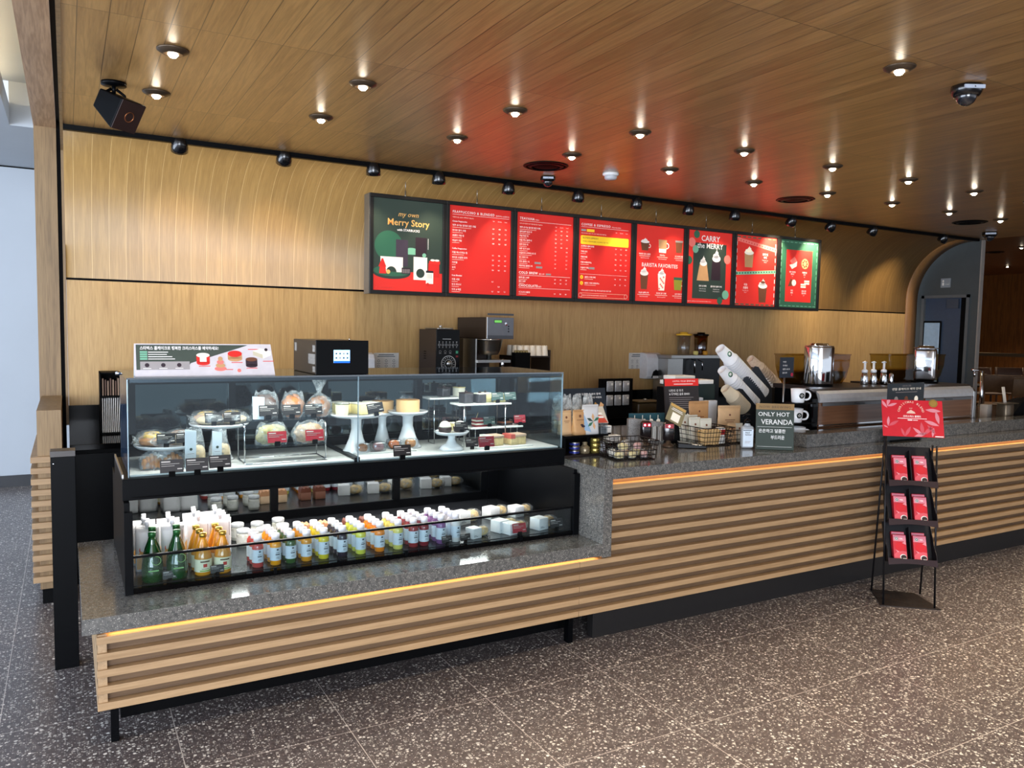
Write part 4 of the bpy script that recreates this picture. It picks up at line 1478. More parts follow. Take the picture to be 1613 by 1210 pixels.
# --- stands on the left
sA = stand_at(262, 722, 700, 0.125, 'low white cake stand with flat wrapped breads at far left of the case', 0.06, 0.03, y=3.62)
sB = stand_at(346, 716, 667, 0.125, 'taller white cake stand with wrapped flat breads beside the low one', 0.06, 0.03, y=3.68)


def flat_bag(seed, kind, w=0.15, d=0.085):
    t = thing('wrapped_bread', 'x', 'bread')
    mb = MB()
    lump(mb, (0, 0, 0.020), w * 0.42, d * 0.42, 0.019, 0, seed, rough=0.05)
    bo = mb.build('bread', [M_CRUST, M_CRUMB][kind % 2], t)
    if kind != 1:
        mb = MB()
        lump(mb, (0.0, -0.002, 0.038), w * 0.28, d * 0.28, 0.013, 0, seed + 3)
        mb.build('filling', [M_EGG, M_CRUST2, M_CRUST2][kind % 3], t)
    mb = MB()
    lump(mb, (0, 0, 0.0285), w * 0.50, d * 0.55, 0.028, 0, seed + 5, rough=0.05, flat=0.02)
    for s_ in (-1, 1):
        mb.add([(s_ * w * 0.42, -d * 0.2, 0.012), (s_ * w * 0.42, d * 0.2, 0.03), (s_ * w * 0.58, d * 0.32, 0.035), (s_ * w * 0.6, -d * 0.3, 0.016)], [(0, 1, 2, 3)], 0, True)
    mb.build('wrapper', M_FILM, t)
    return t


for s_, spots, lbl in ((sA, ((-0.055, -0.035, 0, 'with egg filling, front left of the low stand'), (0.06, -0.02, 1, 'plain, front right of the low stand'), (-0.05, 0.055, 0, 'with yellow top, back left of the low stand'), (0.06, 0.055, 2, 'with dark filling, back right of the low stand')), 'a'),
                       (sB, ((-0.05, -0.045, 1, 'pale, front left of the taller stand'), (0.055, -0.04, 1, 'pale, front right of the taller stand'), (-0.05, 0.05, 0, 'with yellow filling, back left of the taller stand'), (0.06, 0.05, 0, 'with yellow filling, back right of the taller stand')), 'b')):
    t, bx_, by_, bz_ = s_
    for q, (dx, dy, kd, l) in enumerate(spots):
        o = flat_bag(q * 7 + ord(lbl[0]), kd, 0.13, 0.085)
        place(o, 0, (bx_ + dx, by_ + dy, bz_), rz=(q - 1.5) * 0.15, label='flat wrapped bread ' + l, group='wrapped breads on the white stands')

# --- front row: croissant bag and two tall paper-and-film bags
t = thing('croissant_bag', 'clear tied bag with a pair of croissants at front left of the case', 'bagged pastry', (*at(256, 738, z=ZU)[:2], ZU), 0.1)
mb = MB()
for dx in (-0.042, 0.04):
    for k in range(5):
        lump(mb, (dx + 0.0, 0.005 + (k - 2) * 0.0, 0.03), 0.001, 0.001, 0.001, 0, k, n=4, k=3) if False else None
        lump(mb, (dx + (k - 2) * 0.014, -0.004 * abs(k - 2), 0.034 - 0.004 * abs(k - 2)), 0.012, 0.03 - 0.004 * abs(k - 2), 0.032 - 0.005 * abs(k - 2), 0, k, n=12, k=8, rough=0.03)
mb.build('croissants', M_CRUST, t)
bag(0.19, 0.105, 0.125, 0.32, 3).build('clear_bag', M_FILM, t)


def paper_bag(seed, label, px, py, w=0.075, h=0.155):
    t = thing('bagged_bread', label, 'bagged bread', (*at(px, py, z=ZU)[:2], ZU), 0.12)
    mb = MB()
    lump(mb, (0.018, 0, 0.045), w * 0.33, 0.022, 0.045, 0, seed, rough=0.04)
    mb.build('bread', M_CRUMB, t)
    bag(w, 0.06, h, 0.0, seed).build('clear_bag', M_FILM, t)
    mb = MB().prism([(-w * 0.52, 0.0), (-w * 0.02, 0.0), (w * 0.02, h * 0.95), (-w * 0.50, h)], -0.034, -0.031, 'y')
    mb.build('paper_panel', mat('bag_paper', (214, 224, 232), 0.6), t)
    a = Art((-w * 0.4, -0.0345, 0.05), (1, 0, 0), (0, 0, 1), (0, -1, 0))
    a.disc(w * 0.16, 0.03, 0.006, GRN)
    a.rect(0.0, 0.01, w * 0.3, 0.012, GRY)
    a.build('emblem', t)
    return t


paper_bag(11, 'white panelled clear bag of bread, left one of the front row pair', 306, 735, 0.088, 0.165)
paper_bag(17, 'white panelled clear bag of bread, right one beside the wire riser', 346, 731, 0.078, 0.15)
for px, py, w_ in ((271, 751, 'of the croissant bag, leftmost in the front row'), (311, 748, 'second from left in the front row'), (347, 743, 'third from left in the front row')):
    put_tag('black', px, py, w_, z=ZU, rz=0.0)

# --- wire riser with acrylic shelf
rz0 = at(387, 733, z=ZU)
wr = thing('wire_riser', 'chrome wire riser with two clear shelves of bagged sandwiches', 'display riser', (rz0.x, rz0.y, ZU), 0.0)
hw_, dp = 0.355, 0.17
zs = at(387, 706, y=rz0.y).z - ZU
mb = MB()
for y_ in (0.0, dp):
    mb.tube([(0, y_, 0.003), (hw_, y_, 0.003)], 0.003, 6)
for x_ in (0.0, hw_):
    mb.tube([(x_, 0, 0.003), (x_, dp, 0.003)], 0.003, 6)
    mb.tube([(x_, 0.02, 0.003), (x_, 0.02, 0.16), (x_, 0.035, 0.172), (x_, dp, 0.172), (x_, dp, 0.003)], 0.003, 6)
mb.build('wire_frame', M_CHROME, wr)
MB().box(0.004, hw_ - 0.004, 0.0, 0.10, zs - 0.004, zs).build('lower_shelf', M_ACRYL, wr)
MB().box(0.004, hw_ - 0.004, 0.105, dp + 0.10, 0.176, 0.180).build('upper_shelf', M_ACRYL, wr)
ZS1, ZS2 = ZU + zs + 0.0005, ZU + 0.1805
M_SEEDY = mat('fig_loaf', (92, 66, 56), 0.6, 0, 0.5, 70)
M_ORB = mat('carrot_loaf', (186, 112, 54), 0.6, 0, 0.3, 70, bump=0.3)


def loaf_bag(label, loc, w, h, mt, knot=0.0, seed=0, rz=0.0, paper=False):
    t = thing('bagged_loaf', label, 'bagged bread', loc, rz, 'bagged loaves on the wire riser')
    mb = MB()
    lump(mb, (0.0, 0, h * (1 - knot) * 0.42), w * 0.42, 0.030, h * (1 - knot) * 0.43, 0, seed, rough=0.13)
    mb.build('loaf', mt, t)
    bag(w, 0.075, h, knot, seed + 1).build('clear_bag', M_FILM, t)
    if paper:
        MB().prism([(-w * 0.5, 0.002), (-w * 0.12, 0.0), (-w * 0.1, h * 0.8), (-w * 0.52, h * 0.84)], -0.042, -0.039, 'y').build('label_sheet', mat('bag_label', (196, 212, 224), 0.5), t)
    return t


yb = rz0.y + 0.17
loaf_bag('clear bag with dark fig loaf and pale blue label, left on the upper shelf', (at(418, 650, y=yb).x, yb, ZS2), 0.125, 0.125, M_SEEDY, seed=5, paper=True)
loaf_bag('clear bag with orange carrot loaf, middle of the upper shelf', (at(462, 650, y=yb).x, yb, ZS2), 0.115, 0.12, M_ORB, seed=9)
loaf_bag('tied clear bag with round brown loaf, right end of the upper shelf', (at(500, 650, y=yb).x + 0.005, yb - 0.01, ZS2), 0.125, 0.185, M_CRUST2, knot=0.42, seed=2)
loaf_bag('clear bag with green layered sandwich, left on the lower shelf', (at(428, 700, y=rz0.y + 0.055).x, rz0.y + 0.055, ZS1), 0.15, 0.10, mat('veg_sandwich', (150, 142, 96), 0.6, 0, 0.5, 50), seed=21, paper=False)
loaf_bag('clear bag with red and green sandwich, right on the lower shelf', (at(488, 698, y=rz0.y + 0.055).x, rz0.y + 0.055, ZS1), 0.165, 0.10, mat('ham_sandwich', (166, 134, 100), 0.6, 0, 0.5, 50), seed=28)
for px, w_ in ((423, 'below the fig loaf bag'), (460, 'below the carrot loaf bag'), (494, 'below the tied round loaf bag')):
    p = at(px, 665, y=rz0.y + 0.118)
    p.z = ZS2
    o = place(TAGP['black'], tag_used['black'], p, 0, 'black price tag ' + w_, 'price tags in the display case', scale=0.95)
for px, w_ in ((437, 'below the green layered sandwich bag'), (496, 'below the ham sandwich bag')):
    p = at(px, 712, y=rz0.y + 0.006)
    p.z = ZS1
    place(TAGP['red'], tag_used['red'], p, 0, 'red price tag ' + w_, 'price tags in the display case', scale=0.95)
    tag_used['red'] += 1
p = at(334, 668, y=3.55)
for px, w_ in ((337, 'left of the two joined on the taller bread stand'), (366, 'right of the two joined on the taller bread stand')):
    p = at(px, 672, y=sB[2] - 0.085)
    p.z = sB[3]
    place(TAGP['black'], 1, p, 0.05, 'black price tag ' + w_, 'price tags in the display case', scale=0.85)
for px, w_ in ((262, 'on the low bread stand front edge'), (292, 'right edge of the low bread stand')):
    p = at(px, 702, y=sA[2] - 0.09)
    p.z = sA[3]
    place(TAGP['black'], 1, p, 0.05, 'black price tag ' + w_, 'price tags in the display case', scale=0.85)

# --- right half: tall stands
sC = stand_at(561, 704, 652, 0.125, 'tall white cake stand with jar desserts and castella cakes', 0.07, 0.024, y=3.63)
sD = stand_at(642, 700, 648, 0.10, 'tall white cake stand carrying the wrapped chiffon cake', 0.07, 0.026, y=3.70)
sE = stand_at(602, 690, 650, 0.068, 'tall white cake stand behind the others with a second chiffon cake', 0.05, 0.02, y=3.82)
sF = stand_at(711, 708, 680, 0.085, 'low white cake stand with two dome cakes', 0.062, 0.018)


def chiffon(label, loc, r=0.058, h=0.06):
    t = thing('chiffon_cake', label, 'cake', loc)
    MB().lathe([(r, 0.0), (r, h - 0.004), (r * 0.9, h), (r * 0.3, h - 0.004), (r * 0.22, h - 0.03)], n=36).build('sponge', mat('chiffon', (214, 158, 92), 0.6, 0, 0.15, 90, bump=0.2), t)
    MB().lathe([(r + 0.0015, 0.0), (r + 0.002, h * 0.98)], n=24, cap=False).build('paper_band', mat('chiffon_band', (226, 184, 128), 0.5), t)
    mb = MB()
    for k in range(7):
        a = k * 0.9
        mb.add([(0, 0, h), (r * 0.7 * cos(a), r * 0.7 * sin(a), h + 0.012 + 0.006 * (k % 3)), (r * 0.8 * cos(a + 0.5), r * 0.8 * sin(a + 0.5), h + 0.006)], [(0, 1, 2)], 0, True)
    mb.build('wrap_tuft', M_FILM, t)
    return t


chiffon('round golden chiffon cake in clear wrap on the middle tall stand', (sD[1], sD[2], sD[3]))
chiffon('round golden chiffon cake on the stand behind, partly hidden', (sE[1], sE[2], sE[3]), 0.056, 0.062)


def jar_dessert(label, loc):
    t = thing('jar_dessert', label, 'dessert', loc)
    MB().lathe([(0.028, 0.0), (0.031, 0.01), (0.033, 0.05), (0.034, 0.052)], n=8, smooth=False).build('jar', mat('custard', (232, 226, 186), 0.3, 0, 0.05, coat=0.6), t)
    MB().lathe([(0.036, 0.052), (0.037, 0.058), (0.034, 0.062), (0.0, 0.063)], n=24).build('lid', M_ACRYL, t)
    return t


def castella(label, loc, rz, w=0.05, d=0.09, h=0.055, mt=None, top=None):
    t = thing('cake_slice', label, 'cake', loc, rz)
    MB().bbox(-w / 2, w / 2, -d / 2, d / 2, 0, h * 0.86, 0.004).build('sponge', mt or M_CREAMY, t)
    MB().bbox(-w / 2 - 0.001, w / 2 + 0.001, -d / 2 - 0.001, d / 2 + 0.001, h * 0.86, h, 0.004).build('topping', top or M_CREAM, t)
    return t


cx, cy, cz = sC[1], sC[2], sC[3]
jar_dessert('octagonal jar of pale custard at left edge of the tall stand', (cx - 0.082, cy - 0.04, cz))
castella('pale rectangular cake slice at back left of the tall stand', (cx - 0.055, cy + 0.05, cz), 0.5)
castella('pale rectangular cake slice in the middle of the tall stand', (cx + 0.015, cy - 0.01, cz), 0.3)
castella('pale rectangular cake slice at right of the tall stand', (cx + 0.082, cy + 0.02, cz), 0.2)
p = Vector((cx + 0.02, cy - 0.118, cz + 0.0))
o = place(TAGP['black'], 1, (cx + 0.06, cy - 0.118, cz), -0.1, 'tilted black price tag on the rim of the tall cake stand', 'price tags in the display case', scale=0.9)
o.rotation_euler = (0, radians(-9), -0.1)


def dome_cake(label, loc):
    t = thing('dome_cake', label, 'cake', loc)
    MB().lathe([(0.024, 0.0), (0.031, 0.004), (0.035, 0.024), (0.033, 0.027)], n=24).build('chocolate_base', M_CHOCO, t)
    MB().ell((0, 0, 0.026), 0.030, 0.030, 0.030, lo=0.0, hi=1.0, n=24).build('cream_dome', M_CREAM, t)
    MB().ell((0, 0, 0.059), 0.005, 0.005, 0.005, n=10, k=6, lo=-0.98, hi=0.98).build('berry', mat('berry', (30, 22, 40), 0.3), t)
    return t


fx, fy, fz = sF[1], sF[2], sF[3]
dome_cake('white dome cake on chocolate base, left on the low stand', (fx - 0.042, fy - 0.012, fz))
dome_cake('white dome cake on chocolate base, right on the low stand', (fx + 0.034, fy - 0.024, fz))
castella('small butter coloured cake behind the right dome cake', (fx + 0.03, fy + 0.045, fz), 0.2, 0.03, 0.035, 0.04, M_CREAMY, M_CREAM)

# --- donuts in film at the front
M_DBOX = thin_glass('donut_film', (245, 246, 246), 0.12, 0.1, 0.5)
for q, (px, py, mt, l) in enumerate(((573, 714, M_CRUST2, 'brown, leftmost of four'), (599, 712, M_PINKC, 'mauve, second of four'), (624, 708, M_ORNC, 'orange, third of four'), (650, 706, M_CRUST, 'golden, rightmost of four'))):
    b = at(px, py, z=ZU + 0.006)
    t = thing('wrapped_donut', 'wrapped round bun in clear film, %s in the front row' % l, 'pastry', (b.x, b.y + 0.03, ZU + 0.0065), 0, 'wrapped buns on the front tray')
    mb = MB()
    lump(mb, (0, 0, 0.021), 0.028, 0.028, 0.021, 0, q, rough=0.02)
    mb.build('bun', mt, t)
    MB().bbox(-0.034, 0.034, -0.034, 0.034, 0, 0.047, 0.012).build('wrapper', M_DBOX, t)
d0 = at(563, 716, z=ZU)
tag(MB().bbox(0, 0.31, 0, 0.085, 0, 0.006, 0.01).build('serving_tray', M_STONEW, loc=(d0.x - 0.01, d0.y - 0.01, ZU)), 'thin white tray under the four wrapped buns at the front glass', 'tray')
put_tag('black', 634, 724, 'in front of the orange wrapped bun', z=ZU)

# --- boxed sandwiches at front right
b = at(752, 708, z=ZU)
tag(MB().bbox(0, 0.33, 0, 0.11, 0, 0.006, 0.008).build('serving_tray', M_STONEW, loc=(b.x, b.y, ZU)), 'flat white tray under the boxed sandwiches at front right of the case', 'tray')


def boxed_sandwich(w=0.1, d=0.07, h=0.055, red=False):
    t = thing('boxed_sandwich', 'x', 'sandwich')
    MB().bbox(-w / 2, w / 2, -d / 2, d / 2, 0, h * 0.74, 0.004).build('bread', mat('sandwich_side', (222, 196, 140), 0.6, 0, 0.3, 40), t)
    MB().bbox(-w / 2 - 0.002, w / 2 + 0.002, -d / 2 - 0.002, d / 2 + 0.002, h * 0.74, h, 0.004).build('card_lid', mat('kraft_lid', (206, 176, 150), 0.6), t)
    MB().box(-w / 2 - 0.003, -w / 2 + w * 0.25, -d / 2 - 0.003, d / 2 + 0.003, h * 0.6, h + 0.0005).build('sticker', mat('coral_sticker', (208, 96, 84), 0.5) if red else M_PAPER, t)
    return t


bs = boxed_sandwich()
lab(bs, 0, (b.x + 0.115, b.y + 0.06, ZU + 0.0065), 'kraft topped boxed sandwich, left one at front right of the case', 'boxed sandwiches on the front tray', 0.15)
bs2 = boxed_sandwich(red=True)
lab(bs2, 0, (b.x + 0.25, b.y + 0.062, ZU + 0.0065), 'boxed sandwich with coral sticker at front right of the case', 'boxed sandwiches on the front tray', 0.15)
put_tag('red', 767, 709, 'on the front tray of boxed sandwiches', z=ZU + 0.0065)

# --- white shelves at upper right
def riser(label, px, py, y, w, d):
    p = at(px, py, y=y)
    t = thing('shelf_riser', label, 'display riser', (p.x, y, ZU))
    h = p.z - ZU
    MB().bbox(0, w, -0.005, d, h - 0.010, h, 0.003).build('shelf', M_STONEW, t)
    mb = MB()
    for x_ in (0.03, w - 0.03):
        mb.tube([(x_, 0.01, h - 0.01), (x_, 0.005, 0.003), (x_, d - 0.02, 0.003), (x_, d - 0.02, h - 0.01)], 0.0028, 6)
    mb.build('wire_legs', M_CHROME, t)
    return p.x, y, ZU + h + 0.0005


r1 = riser('front white display shelf with dark and pale cakes at right of the case', 724, 637, 3.56, 0.30, 0.12)
r2 = riser('rear white display shelf behind the dome cakes', 677, 627, 3.72, 0.24, 0.10)
r3 = riser('low white display shelf with the red layered cake', 742, 674, 3.60, 0.31, 0.10)


def gateau(label, loc, mt, top, w=0.05, d=0.055, h=0.045, rz=0.2, deco=None):
    t = thing('cake_piece', label, 'cake', loc, rz, 'cakes on the white shelves')
    MB().bbox(-w / 2, w / 2, -d / 2, d / 2, 0, h, 0.003).build('cake_body', mt, t)
    MB().bbox(-w / 2 - 0.001, w / 2 + 0.001, -d / 2 - 0.001, d / 2 + 0.001, h, h + 0.005, 0.002).build('glaze', top, t)
    MB().ell((0, 0, h + 0.009), 0.008, 0.008, 0.006, n=10, k=6, lo=-0.98, hi=0.98).build('garnish', deco or M_CHOCO, t)
    return t


M_DKC = mat('marbled_dark_cake', (52, 50, 54), 0.35, 0, 0.5, 60)
gateau('marbled dark cake, leftmost on the front white shelf', (r1[0] + 0.06, r1[1] + 0.05, r1[2]), M_DKC, M_CHOCO, h=0.05, w=0.055)
gateau('dark cake topped by cream, second on the front white shelf', (r1[0] + 0.135, r1[1] + 0.045, r1[2]), M_DKC, M_CREAM, h=0.045)
gateau('pale cheese cake behind the dark cakes on the front shelf', (r1[0] + 0.185, r1[1] + 0.075, r1[2]), M_CREAMY, M_CREAM, h=0.045, w=0.04)
gateau('pale square cake, rightmost on the front white shelf', (r1[0] + 0.255, r1[1] + 0.05, r1[2]), M_CREAMY, M_CREAM, h=0.04, w=0.045)
gateau('dark cake under clear wrap, left on the rear white shelf', (r2[0] + 0.10, r2[1] + 0.05, r2[2]), M_DKC, M_CHOCO, h=0.045)
gateau('pale cream cake, right on the rear white shelf', (r2[0] + 0.19, r2[1] + 0.05, r2[2]), M_CREAM, M_CREAMY, h=0.045, w=0.045)
t = thing('layered_cake', 'red layered cake slice with cream bands on the low white shelf', 'cake', (r3[0] + 0.085, r3[1] + 0.045, r3[2]), 0.1)
mb = MB()
for k in range(5):
    mb.bbox(-0.05, 0.05, -0.025, 0.025, k * 0.009, k * 0.009 + (0.007 if k % 2 == 0 else 0.0088), 0.002, 0 if k % 2 == 0 else 1)
mb.build('layers', [M_REDC, M_CREAM], t)
MB().tube([(-0.035, 0, 0.043), (-0.02, 0.005, 0.07)], 0.0015, 5).build('pick', M_CREAMY, t)
gateau('flat brownie with nuts on the right end of the low shelf', (r3[0] + 0.225, r3[1] + 0.05, r3[2]), M_CHOCO, mat('nut_topping', (150, 90, 60), 0.6, 0, 0.4, 80), 0.075, 0.05, 0.012)
for px, py, c_, y_, z_, w_ in ((784, 640, 'green', r1[1] + 0.004, r1[2], 'left of the pair on the front white shelf'), (804, 640, 'green', r1[1] + 0.004, r1[2], 'right of the pair on the front white shelf'),
                               (771, 676, 'green', r3[1] + 0.004, r3[2], 'below the red layered cake'), (819, 676, 'red', r3[1] + 0.004, r3[2], 'at right end of the low white shelf')):
    p = at(px, py, y=y_)
    p.z = z_
    place(TAGP[c_], tag_used[c_], p, 0, '%s price tag %s' % (c_, w_), 'price tags in the display case', scale=0.8)
    tag_used[c_] += 1
for px, w_ in ((723, 'left of two on the low cake stand'), (744, 'right of two beside the low cake stand')):
    p = at(px, 686, y=3.50)
    p.z = ZU
    q_ = place(TAGP['black'], 1, (p.x, 3.50 if px > 730 else fy - 0.07, ZU if px > 730 else fz), -0.05, 'dark price tag ' + w_, 'price tags in the display case', scale=0.8)
    if px > 730:
        q_.location.z = ZU
# ================================================================ drinks level of the case
JX = [(406, (196, 74, 70), 'coral red', 3), (434, (244, 160, 18), 'bright orange', 4), (458, (58, 92, 44), 'dark green', 4), (482.7, (226, 150, 26), 'amber', 4), (509.8, (226, 208, 46), 'yellow', 4),
      (539, (44, 34, 48), 'near black', 4), (568, (226, 226, 84), 'lemon', 4), (597.7, (246, 140, 24), 'vivid orange', 4), (626.5, (228, 220, 110), 'pale yellow', 4), (650.7, (150, 40, 44), 'deep red', 4),
      (667.5, (136, 32, 44), 'crimson', 4), (694, (136, 88, 142), 'purple', 4), (717, (232, 228, 224), 'milky white', 4)]
M_CAP = mat('white_cap', (236, 238, 242), 0.35)
M_LABEL = mat('bottle_label', (216, 228, 238), 0.5)
M_INK = mat('label_ink', (60, 70, 80), 0.5)


def juice(c, nm_):
    t = thing('juice_bottle', 'x', 'bottle')
    r = 0.0235
    jm = mat('juice_' + nm_.replace(' ', '_'), c, 0.12, 0, 0.05, 20, coat=0.7, sss=0.0)
    MB().lathe([(0.0, 0.0), (r * 0.85, 0.0), (r, 0.004), (r, 0.088), (r * 0.93, 0.096), (r * 0.62, 0.110), (r * 0.58, 0.114)], n=22).build('bottle_body', jm, t)
    MB().lathe([(r * 0.70, 0.112), (r * 0.74, 0.114), (r * 0.74, 0.134), (r * 0.66, 0.137), (0.0, 0.137)], n=20).build('cap', M_CAP, t)
    MB().lathe([(r + 0.0004, 0.022), (r + 0.0006, 0.078)], n=22, cap=False).build('label', M_LABEL, t)
    lb_ = t.children[-1]
    mb = MB()
    for k in range(10):
        a = -pi / 2 + 0.0
    a0 = -pi / 2 + 0.25
    R_ = r + 0.0012
    for (da, z, w_, h_) in ((0, 0.066, 0.18, 0.007), (0, 0.055, 0.30, 0.002), (0, 0.046, 0.38, 0.0045), (0, 0.036, 0.26, 0.0015), (0, 0.031, 0.3, 0.0015)):
        vs = [(R_ * cos(a0 + da + s * w_), R_ * sin(a0 + da + s * w_), z + e * h_) for s, e in ((-1, 0), (0, 0), (1, 0), (1, 1), (0, 1), (-1, 1))]
        mb.add(vs, [(0, 1, 4, 5), (1, 2, 3, 4)])
    mb.build('label_print', M_INK, lb_)
    return t


rown = ['front', 'second', 'third', 'back']
for px, c, nm_, n in JX:
    x = at(px, 872, y=3.392).x
    jp = juice(c, nm_)
    for k in range(n):
        place(jp, k, (x - 0.001 * k, 3.392 + 0.052 * k, ZF + 0.0005), rz=0.15 * ((k * 37) % 5 - 2) * 0.3, label='%s juice bottle with white cap, %s one of its file' % (nm_, rown[k] if n == 4 or k < n - 1 else 'back'),
              group='files of juice bottles in the case')

# green mineral water bottles
M_GG = mat('green_glass', (10, 66, 24), 0.05, 0, 0.1, 10, coat=1.0)


def green_bottle():
    t = thing('water_bottle', 'x', 'bottle')
    MB().lathe([(0.0, 0.0), (0.034, 0.0), (0.039, 0.006), (0.041, 0.035), (0.038, 0.075), (0.028, 0.115), (0.017, 0.145), (0.0125, 0.165), (0.0125, 0.182)], n=28).build('glass_body', M_GG, t)
    MB().lathe([(0.0145, 0.180), (0.0148, 0.195), (0.013, 0.198), (0.0, 0.198)], n=20).build('cap', mat('green_cap', (40, 96, 50), 0.35, 0.4), t)
    mb = MB()
    mb.lathe([(0.0155, 0), (0.0175, 0), (0.0175, 0.002), (0.0155, 0.002), (0.0155, 0)], n=22, T=Matrix.Translation((0.012, -0.0325, 0.088)) @ Matrix.Rotation(radians(72), 4, 'X'), cap=False)
    mb.build('neck_seal', mat('seal_gold', (150, 190, 110), 0.4), t)
    MB().box(-0.018, 0.02, -0.0425, -0.041, 0.048, 0.053).build('label_print', mat('pale_green_print', (140, 190, 120), 0.5), t)
    return t


gb = green_bottle()
k = 0
for px, l in ((240, 'left'), (279, 'right')):
    x = at(px, 890, y=3.385).x
    for q in range(2):
        place(gb, k, (x + (0.008 if q else 0), 3.385 + 0.088 * q, ZF + 0.0005), label='dark green glass water bottle, %s one of the %s pair' % (('front', 'rear')[q], l), group='green glass water bottles')
        k += 1

# amber cider bottles
M_AMB = mat('amber_cider', (212, 142, 30), 0.05, 0, 0.08, 10, coat=1.0)


def cider():
    t = thing('cider_bottle', 'x', 'bottle')
    MB().lathe([(0.0, 0.0), (0.031, 0.0), (0.034, 0.005), (0.034, 0.075), (0.031, 0.088), (0.022, 0.122), (0.0135, 0.145), (0.012, 0.158)], n=26).build('glass_body', M_AMB, t)
    MB().lathe([(0.0145, 0.156), (0.0148, 0.172), (0.0, 0.174)], n=18).build('cap', mat('gold_cap', (188, 156, 70), 0.3, 0.8), t)
    MB().lathe([(0.0345, 0.016), (0.0345, 0.068)], n=26, cap=False).build('label', mat('cream_label', (236, 232, 200), 0.5), t)
    lb_ = t.children[-1]
    a0 = -pi / 2 + 0.1
    mb = MB()
    for (z, w_, h_, mi) in ((0.056, 0.55, 0.006, 1), (0.036, 0.22, 0.014, 0), (0.028, 0.4, 0.002, 1), (0.018, 0.6, 0.006, 2)):
        for s in range(6):
            t0, t1 = a0 - w_ + 2 * w_ * s / 6, a0 - w_ + 2 * w_ * (s + 1) / 6
            mb.add([(0.0352 * cos(t0), 0.0352 * sin(t0), z), (0.0352 * cos(t1), 0.0352 * sin(t1), z), (0.0352 * cos(t1), 0.0352 * sin(t1), z + h_), (0.0352 * cos(t0), 0.0352 * sin(t0), z + h_)], [(0, 1, 2, 3)], mi)
    mb.build('label_print', [mat('apple_red', (190, 50, 40), 0.5), mat('label_dark', (90, 70, 50), 0.5), mat('label_green', (150, 180, 90), 0.5)], lb_)
    return t


cb = cider()
k = 0
for px, l in ((320, 'left'), (351, 'right')):
    x = at(px, 885, y=3.39).x
    for q in range(3):
        place(cb, k, (x - 0.004 * q, 3.39 + 0.071 * q, ZF + 0.0005), label='amber apple cider bottle, %s one of the %s file' % (('front', 'middle', 'back')[q], l), group='amber cider bottles')
        k += 1

# spouted pouches
M_PCH = mat('pouch_white', (232, 232, 232), 0.35, 0, 0.04, 20, bump=0.15)


def pouch():
    t = thing('drink_pouch', 'x', 'pouch')
    w, d, h = 0.092, 0.036, 0.178
    rows = []
    vs, fs = [], []
    n = 20
    K = 8
    for q in range(K + 1):
        u = q / K
        for j in range(n):
            a = 2 * pi * j / n
            ca, sa = cos(a), sin(a)
            dd = d * (1 - u) ** 0.8 + 0.002
            vs.append((w / 2 * (1 - 0.02 * sin(u * pi)) * math.copysign(abs(ca) ** 0.5, ca), dd / 2 * math.copysign(abs(sa) ** 0.8, sa), h * u))
    for q in range(K):
        for j in range(n):
            fs.append((q * n + j, q * n + (j + 1) % n, (q + 1) * n + (j + 1) % n, (q + 1) * n + j))
    fs.append(tuple(range(n - 1, -1, -1)))
    fs.append(tuple(K * n + j for j in range(n)))
    MB().add(vs, fs, 0, True).build('pouch_body', M_PCH, t)
    pb__ = t.children[-1]
    MB().lathe([(0.006, h - 0.004), (0.006, h + 0.008), (0.0095, h + 0.009), (0.0095, h + 0.027), (0.0, h + 0.028)], n=16).build('spout_cap', M_CAP, t)
    a = Art((-w / 2, -d / 2 - 0.0008, 0.0), (1, 0, 0), (0, 0.098, 1), (0, -1, 0))
    a.disc(0.036, 0.088, 0.021, mat('pouch_coral', (236, 110, 80), 0.5), 1, 20)
    a.poly([(0.006, 0.01), (0.05, 0.01), (0.052, 0.07), (0.02, 0.085), (0.006, 0.06)], mat('pouch_peach', (236, 176, 96), 0.5), 2)
    a.rect(0.03, 0.135, 0.062, 0.138, GRY, 1)
    a.rect(0.026, 0.128, 0.066, 0.1295, GRY, 1)
    a.rect(0.082, 0.10, 0.085, 0.16, GRY, 1)
    a.build('print', pb__)
    return t


pp = pouch()
k = 0
for px, l, y0, n in ((232, 'leftmost', 3.545, 4), (272, 'second', 3.54, 4), (313, 'third', 3.60, 4), (347, 'rightmost', 3.60, 4)):
    x = at(px, 860, y=y0).x
    for q in range(n):
        place(pp, k, (x + 0.007 * (q % 2) - 0.003 * q, y0 + 0.05 * q, ZF + 0.0005), rz=0.05 * ((q * 5) % 3 - 1), label='white spouted drink pouch, %s one of the %s file' % (rown[q], l), group='white drink pouches in the case')
        k += 1

# small glass jars with pale lids
def jar():
    t = thing('pudding_jar', 'x', 'jar')
    MB().lathe([(0.0, 0.0), (0.027, 0.0), (0.030, 0.006), (0.030, 0.055), (0.026, 0.064)], n=24).build('jar_body', mat('pudding', (196, 196, 184), 0.12, 0, 0.08, 20, coat=0.8), t)
    MB().lathe([(0.029, 0.064), (0.030, 0.066), (0.030, 0.078), (0.027, 0.081), (0.0, 0.081)], n=24).build('lid', mat('printed_lid', (206, 210, 212), 0.3, 0, 0.15, 120), t)
    MB().lathe([(0.0304, 0.016), (0.0304, 0.046)], n=24, cap=False).build('label', mat('jar_label', (222, 222, 214), 0.5, 0, 0.12, 100), t)
    return t


jp = jar()
zl = ZF + 0.081
for k, (px, py, l) in enumerate(((383, 833, 'front left of the cluster'), (374, 824, 'behind the front left jar'), (413, 831, 'front right of the cluster'), (405, 822, 'behind the front right jar'), (445, 825, 'right end of the cluster'), (438, 816, 'back right of the cluster'))):
    p = at(px, py, z=zl)
    place(jp, k, (p.x, p.y, ZF + 0.0005), label='small glass pudding jar with printed lid, ' + l, group='pudding jars beside the cider')

